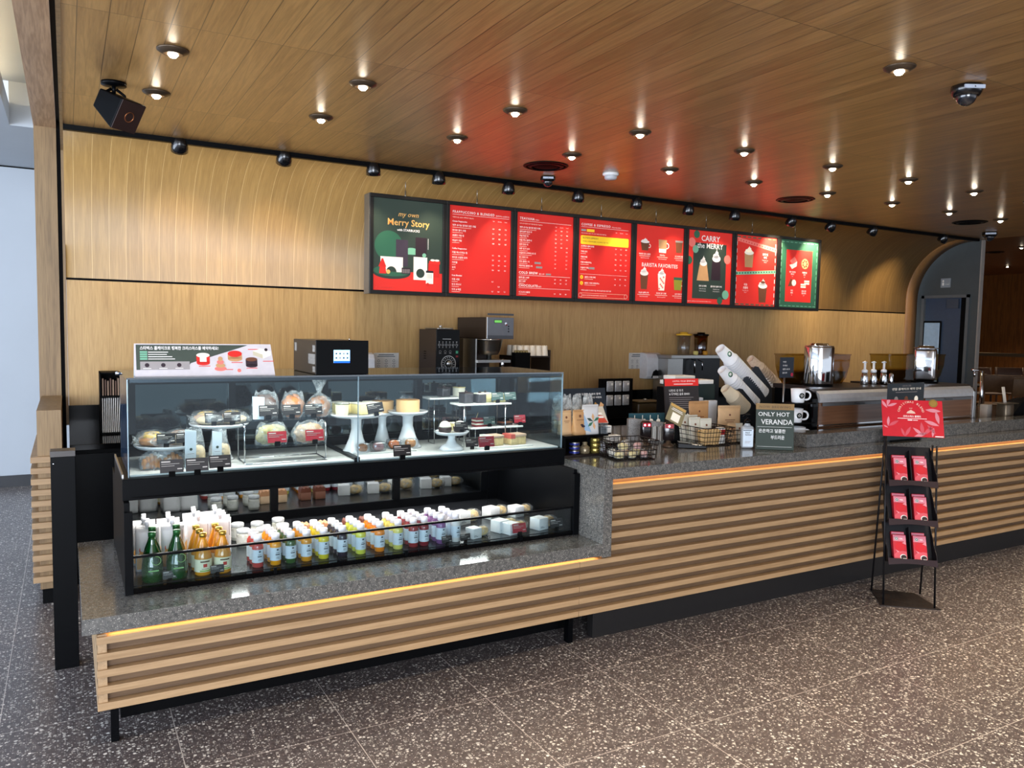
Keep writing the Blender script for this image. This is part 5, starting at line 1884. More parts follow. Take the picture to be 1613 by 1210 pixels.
# muffin boxes
def muffin(c, c2, nm_):
    t = thing('muffin_box', 'x', 'boxed muffin')
    MB().bbox(-0.031, 0.031, -0.031, 0.031, 0, 0.045, 0.003).build('carton', mat('carton_' + nm_, c, 0.55), t)
    mb = MB()
    mb.prism([(-0.033, 0.045), (0.033, 0.045), (0.029, 0.068), (0.022, 0.076), (0.012, 0.070), (0.0, 0.077), (-0.012, 0.070), (-0.022, 0.076), (-0.029, 0.068)], -0.030, 0.030, 'y')
    mb.build('crimped_top', mat('carton_top_' + nm_, c2, 0.55), t)
    MB().box(-0.012, 0.02, -0.0325, -0.031, 0.02, 0.032).build('label', M_PAPER, t)
    return t


m1 = muffin((232, 196, 158), (206, 150, 108), 'peach')
m2 = muffin((150, 100, 80), (120, 66, 48), 'brown')
for k, (px, l, pr_) in enumerate(((478, 'left', m1), (507, 'right', m1), (551, 'left', m2), (577, 'right', m2))):
    yb_ = 3.75
    x = at(px, 815, y=yb_).x
    place(pr_, k % 2, (x, yb_, ZF + 0.0005), label='%s crimped muffin box, %s of its pair behind the juices' % ('pale peach' if k < 2 else 'chocolate brown', l), group='crimped muffin boxes')

# white sleeve sandwiches: carton plus wrapped end
def sleeve(seed, mt=None):
    t = thing('sandwich_pack', 'x', 'sandwich')
    MB().bbox(-0.075, -0.005, -0.035, 0.035, 0, 0.062, 0.002).build('white_carton', mat('sleeve_card', (226, 228, 228), 0.5, 0, 0.03), t)
    mb = MB()
    lump(mb, (0.030, 0, 0.029), 0.042, 0.030, 0.027, 0, seed, rough=0.06, flat=0.04)
    mb.build('sandwich', mt or mat('filled_bread', (206, 176, 112), 0.6, 0, 0.35, 50), t)
    mb = MB()
    lump(mb, (0.034, 0, 0.031), 0.052, 0.035, 0.031, 0, seed + 2, rough=0.08, flat=0.01)
    mb.build('wrapper', M_FILM, t)
    mb = MB().box(-0.065, -0.035, -0.0362, -0.035, 0.012, 0.014).box(-0.065, -0.045, -0.0362, -0.035, 0.018, 0.020)
    mb.build('print', M_INK, t)
    return t


sl = sleeve(3)
k = 0
for px, y_, z_, rz_, l, s in ((640, 3.72, 0, 0.25, 'back row, behind the pale yellow juices', 1), (688, 3.74, 0, 0.25, 'back row, behind the purple juices', 1), (735, 3.70, 0, 0.28, 'back row, left of the three beyond the juices', 1.08),
                              (781, 3.74, 0, 0.28, 'back row, middle of the three beyond the juices', 1), (820, 3.72, 0, 0.2, 'back row, at the right end', 0.95),
                              (754, 3.42, 0, 0.25, 'front row, low one next to the milky bottles', 0.82), (796, 3.47, 0, 0.28, 'front row, left of the close pair', 0.98), (812, 3.41, 0, 0.28, 'front row, right of the close pair behind the red tag', 0.92), (857, 3.43, 0, 0.28, 'front row, at the right end', 0.98)):
    x = at(px, 830, y=y_).x
    place(sl, k, (x, y_, ZF + 0.0005), rz_, 'white sleeved wrapped sandwich, ' + l, 'white sleeved sandwiches in the case', scale=s)
    k += 1
for c_, px, l in (('red', 818, 'in front of the sleeved sandwiches'), ('black', 876, 'at right end of the drinks level'), ('black', 704, 'in front of the purple juice'), ('black', 733, 'right of the milky juice bottles'), ('black', 267, 'in front of the green bottles'), ('black', 342, 'in front of the cider bottles')):
    x = at(px, 860, y=3.348).x
    s_ = 0.62 if c_ == 'black' and px != 876 else 0.9
    o = place(TAGP[c_], 1, (x, 3.346, ZF + 0.0005), 0, '%s price tag %s' % (c_, l), 'price tags in the display case', scale=s_)

# ================================================================ on top of the case
ZT = ZG + 0.0075
sgp = at(225, 590, y=3.47)
cs = thing('cake_sign', 'white and dark green holiday cake sign standing on top of the display case', 'sign', (0.232, 3.455, ZT))
Wd, Ht = 0.548, 0.132
MB().add([(0.0, 0.06, 0), (Wd, 0.06, 0), (Wd - 0.012, 0.10, Ht), (0.004, 0.10, Ht), (0.0, 0.064, 0), (Wd, 0.064, 0), (Wd - 0.012, 0.104, Ht), (0.004, 0.104, Ht)], [(0, 1, 2, 3), (7, 6, 5, 4), (0, 4, 5, 1), (1, 5, 6, 2), (2, 6, 7, 3), (3, 7, 4, 0)]).build('back_leaf', M_PAPER, cs) if False else None
nrm = Vector((0, -0.985, 0.28)).normalized()
MB().add([(0, 0, 0), (Wd, 0, 0), (Wd - 0.012, 0.035, Ht), (0.0, 0.035, Ht), (0, 0.003, 0), (Wd, 0.003, 0), (Wd - 0.012, 0.038, Ht), (0.0, 0.038, Ht)], [(0, 1, 2, 3), (7, 6, 5, 4), (0, 4, 5, 1), (1, 5, 6, 2), (2, 6, 7, 3), (3, 7, 4, 0)]).build('front_leaf', mat('sign_white', (222, 214, 216), 0.4), cs)
MB().box(0.0, Wd - 0.005, 0.0035, 0.075, 0, 0.002).add([(0.0, 0.075, 0.0), (Wd, 0.075, 0.0), (Wd - 0.012, 0.038, Ht), (0.0, 0.038, Ht)], [(0, 1, 2, 3)]).build('back_leaf', mat('sign_back', (226, 226, 226), 0.4), cs)
a = Art((0, 0, 0), (1, 0, 0), (0, 0.265, 1), nrm)
SG = mat('sign_green', (66, 76, 66), 0.5)
a.poly([(0.006, 0.028), (0.19, 0.028), (0.21, 0.055), (0.33, 0.095), (0.40, 0.118), (0.44, 0.132), (0.006, 0.132)], SG, 1)
a.text('스타벅스 홀케이크로 행복한 크리스마스를 예약하세요!', 0.02, 0.112, 0.0165, WHT, 2, bold=0.02, width=0.30)
for q in range(4):
    a.rect(0.02, 0.098 - q * 0.0095, 0.047, 0.105 - q * 0.0095, GRN3, 2)
    a.rect(0.05, 0.0995 - q * 0.0095, 0.05 + (0.075, 0.07, 0.09, 0.10)[q], 0.1025 - q * 0.0095, WHT, 2)
a.rect(0.02, 0.028, 0.205, 0.062, mat('sign_grey_band', (168, 160, 158), 0.5), 2)
for q in range(3):
    a.disc(0.045 + q * 0.06, 0.047, 0.0085, DRK, 3, 18)
    a.rect(0.03 + q * 0.06, 0.032, 0.06 + q * 0.06, 0.0345, WHT, 3)
# cakes printed on the sign
a.disc(0.258, 0.055, 0.026, RED, 2, 22, 0.010)
a.rect(0.232, 0.055, 0.284, 0.088, RED, 2)
a.disc(0.258, 0.088, 0.026, CRM, 3, 22, 0.010)
a.rect(0.245, 0.060, 0.271, 0.082, CRM, 3)
for q in range(4):
    a.disc(0.325, 0.030 + q * 0.014, 0.024 - q * 0.005, TAN if q % 2 else PNK, 3 + q, 18, 0.010)
a.disc(0.385, 0.072, 0.029, TAN, 2, 22, 0.011)
a.rect(0.356, 0.072, 0.414, 0.09, TAN, 2)
a.disc(0.385, 0.094, 0.029, RED, 3, 22, 0.014)
a.rect(0.428, 0.042, 0.476, 0.07, DRK, 2)
a.disc(0.452, 0.042, 0.024, DRK, 2, 20, 0.008)
a.disc(0.452, 0.07, 0.024, BRN, 3, 20, 0.009)
a.poly([(0.46, 0.088), (0.50, 0.073), (0.535, 0.088), (0.535, 0.104), (0.49, 0.118), (0.46, 0.106)], CRM, 2)
a.poly([(0.46, 0.088), (0.50, 0.073), (0.50, 0.091), (0.46, 0.106)], mat('sign_ivory', (214, 204, 176), 0.5), 3)
a.disc(0.515, 0.112, 0.007, DRK, 3, 12)
a.disc(0.40, 0.022, 0.008, PNK, 2, 12)
for u, v in ((0.24, 0.04), (0.33, 0.105 - 0.08), (0.37, 0.055), (0.43, 0.03), (0.50, 0.06), (0.44, 0.112)):
    a.rect(u, v, u + 0.045, v + 0.003, RED, 2)
a.build('print', cs)

pos = thing('label_printer', 'black box shaped touch terminal with a lit blue screen on the display case', 'touch terminal', (0.955, 3.44, ZT))
MB().box(0, 0.238, 0.006, 0.40, 0.0, 0.152).build('housing', mat('terminal_shell', (34, 30, 26), 0.35, 0.3), pos, bevel=0.003)
MB().box(-0.002, 0.24, 0.0, 0.006, 0.0, 0.153).build('front_panel', M_BLACKG, pos, bevel=0.0015)
sc = MB().box(0.078, 0.152, -0.002, 0.0, 0.052, 0.110).build('screen', mat('screen_blue', (150, 200, 245), 0.3, emit=1.2), pos)
a = Art((0.078, -0.002, 0.052), (1, 0, 0), (0, 0, 1), (0, -1, 0))
for q in range(8):
    a.rect(0.008 + (q % 4) * 0.017, 0.038 - (q // 4) * 0.019, 0.015 + (q % 4) * 0.017, 0.045 - (q // 4) * 0.019, [DRK, M_INK, GRY][q % 3], 1)
a.rect(0.0, 0.0, 0.074, 0.009, mat('screen_bar', (20, 90, 220), 0.3, emit=0.8), 1)
a.build('icons', sc)
mb = MB().box(-0.001, 0.0005, 0.34, 0.375, 0.095, 0.135).box(-0.001, 0.0005, 0.02, 0.06, 0.10, 0.13).box(-0.001, 0.0005, 0.02, 0.13, 0.045, 0.09).box(-0.001, 0.0005, 0.02, 0.06, 0.01, 0.035)
mb.build('stickers', mat('sticker_grey', (150, 146, 140), 0.5, 0, 0.5, 160), pos)
MB().lathe([(0.003, 0.152), (0.003, 0.162), (0, 0.163)], (0.16, 0.03, 0), 8).build('pin', M_CHROME, pos)
# ================================================================ behind the case, on the back counter
ZB = 0.8605
M_DBROWN = mat('dark_brown_shell', (38, 28, 24), 0.4, 0.2)
ov = thing('warming_oven', 'tall dark brown warming oven with a silver dial standing left of the steel mixer', 'oven', (at(688, 518, y=5.45).x, 5.45, ZB))
W_ = at(724, 518, y=5.45).x - ov.location.x
Hh = at(700, 519, y=5.45).z - ZB
MB().box(0, W_, 0.012, 0.34, 0, Hh).build('housing', M_DBROWN, ov, bevel=0.003)
MB().box(-0.001, W_ + 0.001, 0, 0.012, 0, Hh - 0.002).build('front_panel', M_BLACKG, ov, bevel=0.001)
MB().bbox(0.03, W_ - 0.03, 0.05, 0.30, Hh, Hh + 0.012, 0.004).lathe([(0.012, 0), (0.012, 0.02), (0.0, 0.022)], (W_ * 0.35, 0.08, Hh + 0.012), 14).build('top_vent', M_STEEL, ov)
a = Art((0, 0, 0), (1, 0, 0), (0, 0, 1), (0, -1, 0))
M_SILV = mat('silver_print', (150, 152, 154), 0.4)
zc_ = at(706, 573, y=5.45).z - ZB
for r0, r1 in ((0.056, 0.062), (0.030, 0.034)):
    a.ring(W_ / 2 + 0.005, zc_, r0, r1, M_SILV, 1, 30)
for q in range(12):
    t = radians(-30 + q * 22)
    a.disc(W_ / 2 + 0.005 + 0.046 * cos(t), zc_ + 0.046 * sin(t), 0.004, M_SILV, 1, 8)
for q in range(6):
    u = 0.022 + q * (W_ - 0.04) / 5.2
    a.disc(u, zc_ + 0.165, 0.0045, M_SILV, 1, 8)
    a.ring(u, zc_ + 0.143, 0.007, 0.010, M_SILV, 1, 10)
    a.rect(u - 0.004, zc_ + 0.122, u + 0.004, zc_ + 0.126, M_SILV)
for q in range(3):
    a.ring(0.03 + q * 0.042, zc_ + 0.092, 0.008, 0.0095, M_SILV, 1, 10)
    a.rect(0.02 + q * 0.042, zc_ + 0.077, 0.04 + q * 0.042, zc_ + 0.079, M_SILV)
a.rect(0.05, zc_ + 0.185, 0.12, zc_ + 0.190, M_SILV)
a.rect(W_ - 0.03, zc_ + 0.078, W_ - 0.010, zc_ + 0.098, mat('button_green', (60, 140, 110), 0.4))
a.rect(W_ - 0.03, zc_ + 0.048, W_ - 0.010, zc_ + 0.062, mat('button_red', (110, 20, 24), 0.4))
a.build('controls', ov)
MB().lathe([(0.022, 0), (0.022, 0.02), (0.018, 0.024), (0.0, 0.024)], n=24, T=Matrix.Translation((W_ / 2 + 0.005, 0, zc_)) @ Matrix.Rotation(radians(90), 4, 'X')).build('dial', M_STEEL, ov)
mb = MB()
for q in range(4):
    mb.box(-0.002, 0.0, 0.20, 0.24, zc_ + 0.03 + q * 0.018, zc_ + 0.036 + q * 0.018)
mb.build('side_vents', M_MATTE, ov)

mx_ = thing('planetary_mixer', 'grey and steel mixer head with a steel bowl, tallest machine behind the case', 'mixer', (at(766, 500, y=5.45).x, 5.45, ZB))
W_ = at(808, 500, y=5.45).x - mx_.location.x
Hh = at(780, 500, y=5.45).z - ZB
h1 = at(780, 534, y=5.45).z - ZB
MB().box(0, W_, 0.0, 0.52, h1, Hh).build('head', M_DBROWN, mx_, bevel=0.004)
MB().box(0.004, W_ + 0.002, -0.012, 0.0, h1, Hh).build('control_panel', mat('panel_grey', (106, 108, 114), 0.35, 0.4), mx_, bevel=0.002)
MB().box(0.0, 0.005, -0.013, 0.0, h1, Hh).build('edge_strip', M_CHROME, mx_)
a = Art((0.004, -0.012, h1), (1, 0, 0), (0, 0, 1), (0, -1, 0))
a.rect(0.06, 0.125, 0.13, 0.15, M_BLACKG, 1)
a.rect(0.063, 0.128, 0.127, 0.147, mat('lcd_green', (110, 190, 90), 0.4, emit=0.3), 2)
a.rect(0.0, 0.185, W_ - 0.004, 0.20, mat('panel_dark', (66, 68, 74), 0.4), 1)
a.rect(0.0, 0.0, W_ - 0.004, 0.028, mat('panel_dark', (66, 68, 74), 0.4), 1)
a.disc(0.165, 0.122, 0.009, M_CHROME, 1, 14)
a.disc(0.170, 0.112, 0.007, mat('button_red', (110, 20, 24), 0.4), 2, 14)
for q in range(3):
    a.disc(0.19, 0.10 - q * 0.02, 0.006, M_BLACKG, 1, 12)
a.build('controls', mx_)
MB().box(-0.12, 0.12, 0.16, 0.5, 0, h1).build('column', M_DBROWN, mx_, bevel=0.004)
zbw = at(775, 560, y=5.40).z - ZB
MB().lathe([(0.02, zbw - 0.035), (0.02, zbw), (0.07, zbw + 0.004), (0.088, zbw + 0.04), (0.106, h1 - 0.012), (0.111, h1 - 0.008), (0.111, h1 - 0.002), (0.104, h1 - 0.004)], (0.045, 0.03, 0), 36).build('bowl', M_STEEL, mx_)
MB().box(-0.11, 0.18, -0.08, 0.16, zbw - 0.055, zbw - 0.035).box(-0.12, -0.11, -0.06, 0.16, 0.0, h1).build('bowl_cradle', M_STEEL, mx_)
MB().bbox(-0.12, 0.20, -0.10, 0.5, 0, 0.03, 0.01).build('base', M_STEEL, mx_)
MB().lathe([(0.012, 0), (0.016, 0.02), (0.010, 0.05), (0.012, 0.06), (0, 0.062)], (0.12, -0.06, zbw - 0.09), 14).build('knob', M_CHROME, mx_)

rk = thing('cup_rack', 'dark metal rack with upside down white cups beside the mixer', 'rack', (at(806, 560, y=5.5).x, 5.5, ZB))
zsh = at(840, 561, y=5.5).z - ZB
MB().box(0.05, 0.36, 0.0, 0.3, zsh - 0.01, zsh).box(0.36, 0.37, 0, 0.3, 0, zsh + 0.05).box(0.05, 0.06, 0, 0.3, 0, zsh).build('frame', M_DBROWN, rk)
MB().box(0.0, 0.14, -0.06, 0.0, zsh - 0.10, zsh + 0.03).build('front_bin', M_MATTE, rk)
M_CUPW = mat('warm_white_cup', (222, 212, 196), 0.35)


def tumbler(r=0.03, h=0.07, mt=None, nm_='upturned_cup'):
    t = MB().lathe([(r, 0.0), (r * 0.98, 0.004), (r * 0.78, h - 0.006), (r * 0.72, h), (0.0, h)], n=20).build(nm_, mt or M_CUPW)
    return t


tc = tumbler(0.033, 0.085)
tag(tc, 'x', 'cup')
k = 0
for i in range(5):
    for j in range(3):
        place(tc, k, (rk.location.x + 0.10 + i * 0.058, 5.54 + j * 0.08, ZB + zsh + 0.0005), label='white paper cup upside down on the dark rack, %s row' % ('front', 'middle', 'back')[j], group='upturned cups on the %s row of the rack' % ('front', 'middle', 'back')[j])
        k += 1
ts = tumbler(0.02, 0.03, mat('olive_lid', (120, 104, 62), 0.4))
tag(ts, 'x', 'lid')
for i in range(5):
    place(ts, i, (rk.location.x + 0.018 + i * 0.026, 5.47, ZB + zsh + 0.0305), label='small olive and white portion cup on the black bin', group='portion cups on the black bin', scale=0.62)

# things fixed to the wood wall
def wall_sheet(name, label, cat, x0, z0, x1, z1):
    t = tag(MB().box(x0, x1, WY - 0.004, WY - 0.0005, z0, z1).build(name, mat('notice_white', (200, 198, 192), 0.6)), label, cat)
    a = Art((x0, WY - 0.004, z0), (1, 0, 0), (0, 0, 1), (0, -1, 0))
    w_, h_ = x1 - x0, z1 - z0
    a.rect(w_ * 0.2, h_ * 0.86, w_ * 0.8, h_ * 0.91, M_INK)
    a.rect(w_ * 0.15, h_ * 0.76, w_ * 0.85, h_ * 0.80, M_INK)
    for q in range(6):
        u, v = w_ * (0.2 + 0.3 * (q % 3)), h_ * (0.5 - 0.33 * (q // 3))
        a.ring(u, v, 0.008, 0.011, M_INK, 1, 10)
        a.rect(u - 0.014, v - 0.022, u + 0.014, v - 0.019, M_INK)
    a.build('print', t)
    return t


p0, p1 = at(588, 578, y=WY), at(628, 556, y=WY)
wall_sheet('hand_washing_notice', 'white notice sheet on the wood wall right of the black touch terminal', 'notice', p0.x, 1.26, p1.x, p1.z)
p0, p1 = at(990, 581, y=WY), at(1017, 556, y=WY)
wall_sheet('hand_washing_notice', 'white notice sheet on the wood wall beside the towel dispenser', 'notice', p0.x, p0.z, p1.x - 0.003, p1.z)


def dispenser(label, x0, x1, z0, z1):
    w_, h_ = x1 - x0, z1 - z0
    t = thing('towel_dispenser', label, 'dispenser', (x0, WY, z0))
    prof_ = [(0, 0.0), (-0.10, 0.0), (-0.115, h_ * 0.1), (-0.12, h_ * 0.35), (-0.115, h_ * 0.8), (-0.09, h_ * 0.95), (-0.05, h_), (0, h_)]
    MB().prism([(y - 0.0005, z) for y, z in prof_], 0, w_, 'x').build('casing', mat('dispenser_white', (214, 216, 220), 0.3), t, bevel=0.006)
    MB().prism([(w_ * 0.3, h_ * 0.05), (w_ * 0.72, h_ * 0.05), (w_ * 0.78, h_ * 0.25), (w_ * 0.55, h_ * 0.36), (w_ * 0.38, h_ * 0.28)], -0.1245, -0.10, 'y').build('opening', M_MATTE, t)
    MB().box(w_ * 0.35, w_ * 0.7, -0.128, -0.122, h_ * 0.03, h_ * 0.12).build('paper', M_PAPER, t)
    return t


a0, a1 = at(1017, 597, y=WY - 0.1), at(1043, 556, y=WY - 0.1)
dispenser('white towel dispenser on the wood wall above the drip pack rack', a0.x, a1.x, a0.z, a1.z)
a0, a1 = at(560, 600, y=WY - 0.1), at(590, 556, y=WY - 0.1)
dispenser('white dispenser half hidden behind the black touch terminal', a0.x, a1.x, 1.16, a1.z)

# file box with paper sleeves left of the case
fb = thing('paper_sleeve_box', 'open black two tier box of papers and striped sleeves left of the case', 'box', (at(157, 590, y=5.75).x, 5.75, ZB))
hb = at(158, 587, y=5.75).z - ZB
w_ = 0.18
mb = MB().box(0, 0.006, 0, 0.2, 0, hb).box(w_, w_ + 0.006, 0, 0.2, 0, hb).box(0, w_, 0.19, 0.2, 0, hb).box(0, w_, 0, 0.2, 0, 0.01).box(0, w_, 0, 0.2, hb * 0.60, hb * 0.62).box(0, w_, 0.0, 0.2, hb - 0.008, hb)
mb.build('shell', M_MATTE, fb)
for q in range(13):
    sh = 0.016 * q
    MB().add([(0.012 + q * 0.0128 - 0.02 * q / 13, 0.012, 0.012), (0.017 + q * 0.0128 - 0.02 * q / 13, 0.012, 0.012), (0.017 + q * 0.0128, 0.012, hb * 0.585), (0.012 + q * 0.0128, 0.012, hb * 0.585), (0.012 + q * 0.0128 - 0.02 * q / 13, 0.16, 0.012), (0.017 + q * 0.0128 - 0.02 * q / 13, 0.16, 0.012), (0.017 + q * 0.0128, 0.16, hb * 0.585), (0.012 + q * 0.0128, 0.16, hb * 0.585)],
             [(0, 1, 2, 3), (7, 6, 5, 4), (0, 4, 5, 1), (1, 5, 6, 2), (2, 6, 7, 3), (3, 7, 4, 0)]).build('sleeve', M_PAPER, fb)
for q in range(9):
    MB().box(0.014 + q * 0.015, 0.022 + q * 0.015, 0.02, 0.16, hb * 0.625, hb * (0.9 - 0.02 * (q % 3)), T=Matrix.Rotation(0, 4, 'Y')).build('paper_stack', [mat('paper_tan', (150, 124, 104), 0.6), mat('paper_brown', (96, 70, 58), 0.6)][q % 2], fb)

# steel cabinet machine with pitchers on it
sm = thing('steel_machine', 'stainless machine with a shelf carrying yellow lidded pitchers', 'machine', (at(1050, 600, y=5.78).x, 5.78, ZB))
zt = at(1100, 559, y=5.78).z - ZB
wt = at(1140, 559, y=5.78).x - sm.location.x
MB().box(0.19, wt, 0.05, 0.2, 0, zt - 0.04).build('back_body', mat('machine_dark', (52, 54, 56), 0.3, 0.6), sm)
MB().box(0.0, wt + 0.02, -0.06, 0.2, zt - 0.035, zt).build('top_shelf', M_STEEL, sm, bevel=0.004)
MB().box(0.0, 0.19, -0.01, 0.2, 0, zt - 0.035).build('side_panel', M_STEEL, sm, bevel=0.003)
mb = MB().tube([(0.33, 0.03, zt - 0.04), (0.33, -0.02, zt - 0.06), (0.33, -0.02, zt - 0.18)], 0.008, 8).tube([(0.42, 0.03, zt - 0.05), (0.42, -0.03, zt - 0.07), (0.42, -0.03, zt - 0.15)], 0.006, 8)
mb.build('spouts', M_CHROME, sm)


def pitcher(label, x, lid_m, body_m, r=0.068, h=0.185, dark=False):
    t = thing('pitcher', label, 'pitcher', (x, 5.88, ZB + zt + 0.0005))
    MB().lathe([(r * 0.82, 0.0), (r * 0.86, 0.004), (r, h), (r * 0.97, h), (r * 0.82, 0.006)], n=28).build('jug', body_m, t)
    MB().lathe([(r * 1.12, h), (r * 1.15, h + 0.006), (r * 1.12, h + 0.016), (r * 0.6, h + 0.018), (r * 0.56, h + 0.032), (0.0, h + 0.034)], n=28).build('lid', lid_m, t)
    return t


M_YL = mat('yellow_lid', (226, 178, 52), 0.4)
xp = at(1077, 540, y=5.88).x
pitcher('clear pitcher with a yellow lid on the steel machine', xp, M_YL, M_ACRYL)
pitcher('pitcher with a black lid and yellow tint beside the yellow lidded one', at(1104, 540, y=5.88).x, M_BLACKG, thin_glass('yellow_plastic', (214, 190, 90), 0.1, 0.05, 0.5))
for px, l, c_ in ((1096, 'pale yellow', (222, 206, 120)), (1111, 'orange', (206, 146, 40))):
    x = at(px, 552, y=5.77).x
    tag(MB().lathe([(0.022, 0.0), (0.026, 0.012), (0.026, 0.03), (0.018, 0.038), (0, 0.038)], n=8, smooth=False).build('squeeze_cap', mat('cap_' + l.replace(' ', '_'), c_, 0.4), loc=(x, 5.77, ZB + zt + 0.0005)), '%s faceted cap lying before the pitchers' % l, 'cap')

# drip pack rack on the back counter
x0, x1 = at(948, 600, y=5.5).x, at(997, 600, y=5.5).x
z0, z1 = ZB, at(960, 597, y=5.5).z
pk = thing('packet_rack', 'black panel rack with six silver packets in two rows', 'rack', (x0, 5.5, ZB))
MB().box(0, x1 - x0, 0.0, 0.05, 0, z1 - z0).build('panel', M_MATTE, pk)
for r_ in range(2):
    for c_ in range(3):
        cx_ = 0.085 + c_ * 0.087
        zz = at(970, 617 if r_ == 0 else 639, y=5.49).z - 0.0
        pkt = tag(MB().bbox(-0.036, 0.036, -0.012, 0.0, 0, 0.092, 0.008).build('silver_packet', mat('silver_foil', (168, 170, 174), 0.35, 0.15, 0.3, 60, bump=0.3), loc=(x0 + cx_, 5.4995, zz)), 'silver packet hanging on the black rack, %s row, %s' % (('upper', 'lower')[r_], ('left', 'middle', 'right')[c_]), 'packet', 'silver packets on the black rack')
        MB().box(0.006, 0.026, -0.0135, -0.0121, 0.055, 0.075).build('sticker', M_PAPER, pkt)

# ================================================================ front counter, left end
ZC = 0.9185
sh_ = thing('merchandise_shelf', 'low black two tier shelf at the left end of the stone counter', 'shelf', (2.292, 3.46, ZC))
zu = at(915, 685, y=3.48).z - ZC
MB().box(0.0, 0.285, 0.0, 0.22, zu - 0.012, zu).build('upper_board', M_BLACKG, sh_, bevel=0.001)
MB().box(0.0, 0.285, 0.0, 0.22, 0, 0.012).build('lower_board', M_DBROWN, sh_, bevel=0.001)
MB().box(0.0, 0.285, 0.205, 0.22, 0.012, zu - 0.012).box(0.0, 0.006, 0.0, 0.205, 0.012, zu - 0.012).build('back_panel', M_MATTE, sh_)
ZS = ZC + zu + 0.0005


def standing_pouch(label, loc, w, h, mt, rz=0.0, art=None, group=None, s=1):
    t = thing('coffee_pouch', label, 'pouch', loc, rz, group)
    n = 20
    vs, fs = [], []
    for q in range(7):
        u = q / 6
        for j in range(n):
            a_ = 2 * pi * j / n
            ca, sa = cos(a_), sin(a_)
            dd = 0.05 * (1 - u) ** 0.9 + 0.003
            vs.append((w / 2 * math.copysign(abs(ca) ** 0.4, ca) * (1 - 0.03 * sin(u * pi)), dd / 2 * math.copysign(abs(sa) ** 0.7, sa), h * u))
    for q in range(6):
        for j in range(n):
            fs.append((q * n + j, q * n + (j + 1) % n, (q + 1) * n + (j + 1) % n, (q + 1) * n + j))
    fs += [tuple(range(n - 1, -1, -1)), tuple(6 * n + j for j in range(n))]
    MB().add(vs, fs, 0, True).build('pouch_body', mt, t)
    MB().box(-w / 2 + 0.003, w / 2 - 0.003, -0.003, 0.003, h * 0.985, h * 1.03).build('seal', mt, t)
    a = Art((-w / 2, -0.0275, 0.004), (1, 0, 0), (0, 0.0225 / h, 1), (0, -1, 0.1))
    if art == 'leaf':
        a.poly([(0.004, 0.02), (w * 0.45, h * 0.05), (w * 0.12, h * 0.6), (0.004, h * 0.7)], mat('pale_blue_print', (150, 178, 204), 0.5), 1)
        for q in range(5):
            t_ = radians(30 + q * 62)
            a.poly([(w * 0.6, h * 0.42), (w * 0.6 + 0.028 * cos(t_ - 0.3), h * 0.42 + 0.028 * sin(t_ - 0.3)), (w * 0.6 + 0.045 * cos(t_), h * 0.42 + 0.045 * sin(t_)), (w * 0.6 + 0.028 * cos(t_ + 0.3), h * 0.42 + 0.028 * sin(t_ + 0.3))], [GRN2, TAN, GRN][q % 3], 2)
    elif art == 'mark':
        a.disc(w * 0.5, h * 0.72, 0.007, BRN, 1, 14)
        a.rect(w * 0.28, h * 0.55, w * 0.72, h * 0.57, BRN)
        a.rect(w * 0.34, h * 0.49, w * 0.66, h * 0.505, BRN)
    elif art == 'bean':
        a.disc(w * 0.5, h * 0.75, 0.008, BRN, 1, 14)
        a.rect(w * 0.2, h * 0.58, w * 0.8, h * 0.60, BRN)
        a.disc(w * 0.7, h * 0.32, 0.012, DRK, 1, 12, 0.006)
        a.disc(w * 0.6, h * 0.38, 0.010, DRK, 1, 12, 0.005)
    a.build('print', t)
    return t


M_KRAFT = mat('kraft', (192, 146, 98), 0.6, 0, 0.08, 20, bump=0.1)
M_KRAFTL = mat('kraft_light', (214, 176, 132), 0.6, 0, 0.08, 20, bump=0.1)
standing_pouch('kraft pouch with small mark, leftmost on the black shelf behind the case glass', (2.335, 3.53, ZS), 0.085, 0.125, M_KRAFTL, 0.1, 'mark')
standing_pouch('kraft pouch with coffee bean print beside the white leaf pouch', (2.405, 3.50, ZS), 0.08, 0.13, M_KRAFT, 0.0, 'bean')
standing_pouch('white pouch with green leaves and blue wedge on the black shelf', (2.478, 3.50, ZS), 0.105, 0.155, mat('pouch_white_b', (206, 204, 202), 0.5, 0, 0.04, 20), -0.05, 'leaf')
for q, (x, y, c_, l) in enumerate(((2.34, 3.61, M_CRUMB, 'pale snack, left'), (2.405, 3.62, M_CRUST2, 'brown snack, second'), (2.47, 3.62, M_PAPER, 'white sachets, third'), (2.53, 3.60, M_CHOCO, 'chocolate pieces, rightmost'))):
    t = thing('snack_bag', 'clear snack bag of %s behind the coffee pouches' % l, 'snack bag', (x, y, ZS), 0.0, 'snack bags on the black shelf')
    mb = MB()
    lump(mb, (0, 0, 0.07), 0.026, 0.013, 0.066, 0, q)
    mb.build('contents', c_, t)
    bag(0.078, 0.042, 0.205, 0.0, q + 40).build('clear_bag', M_FILM2, t)
tb = thing('clear_bin', 'clear plastic divided bin of sachets at right end of the black shelf', 'bin', (2.532, 3.468, ZS))
mb = MB()
for x in (0.0, 0.014, 0.028, 0.041):
    mb.box(x, x + 0.0015, 0, 0.05, 0, 0.055)
mb.box(0, 0.042, 0, 0.0015, 0, 0.055).box(0, 0.042, 0.0485, 0.05, 0, 0.055)
mb.build('walls', M_ACRYL, tb)
for q in range(3):
    MB().box(0.002 + q * 0.0135, 0.012 + q * 0.0135, 0.004, 0.046, 0.0, 0.034).build('sachets', mat('sachet_grey', (96, 98, 98), 0.5), tb)
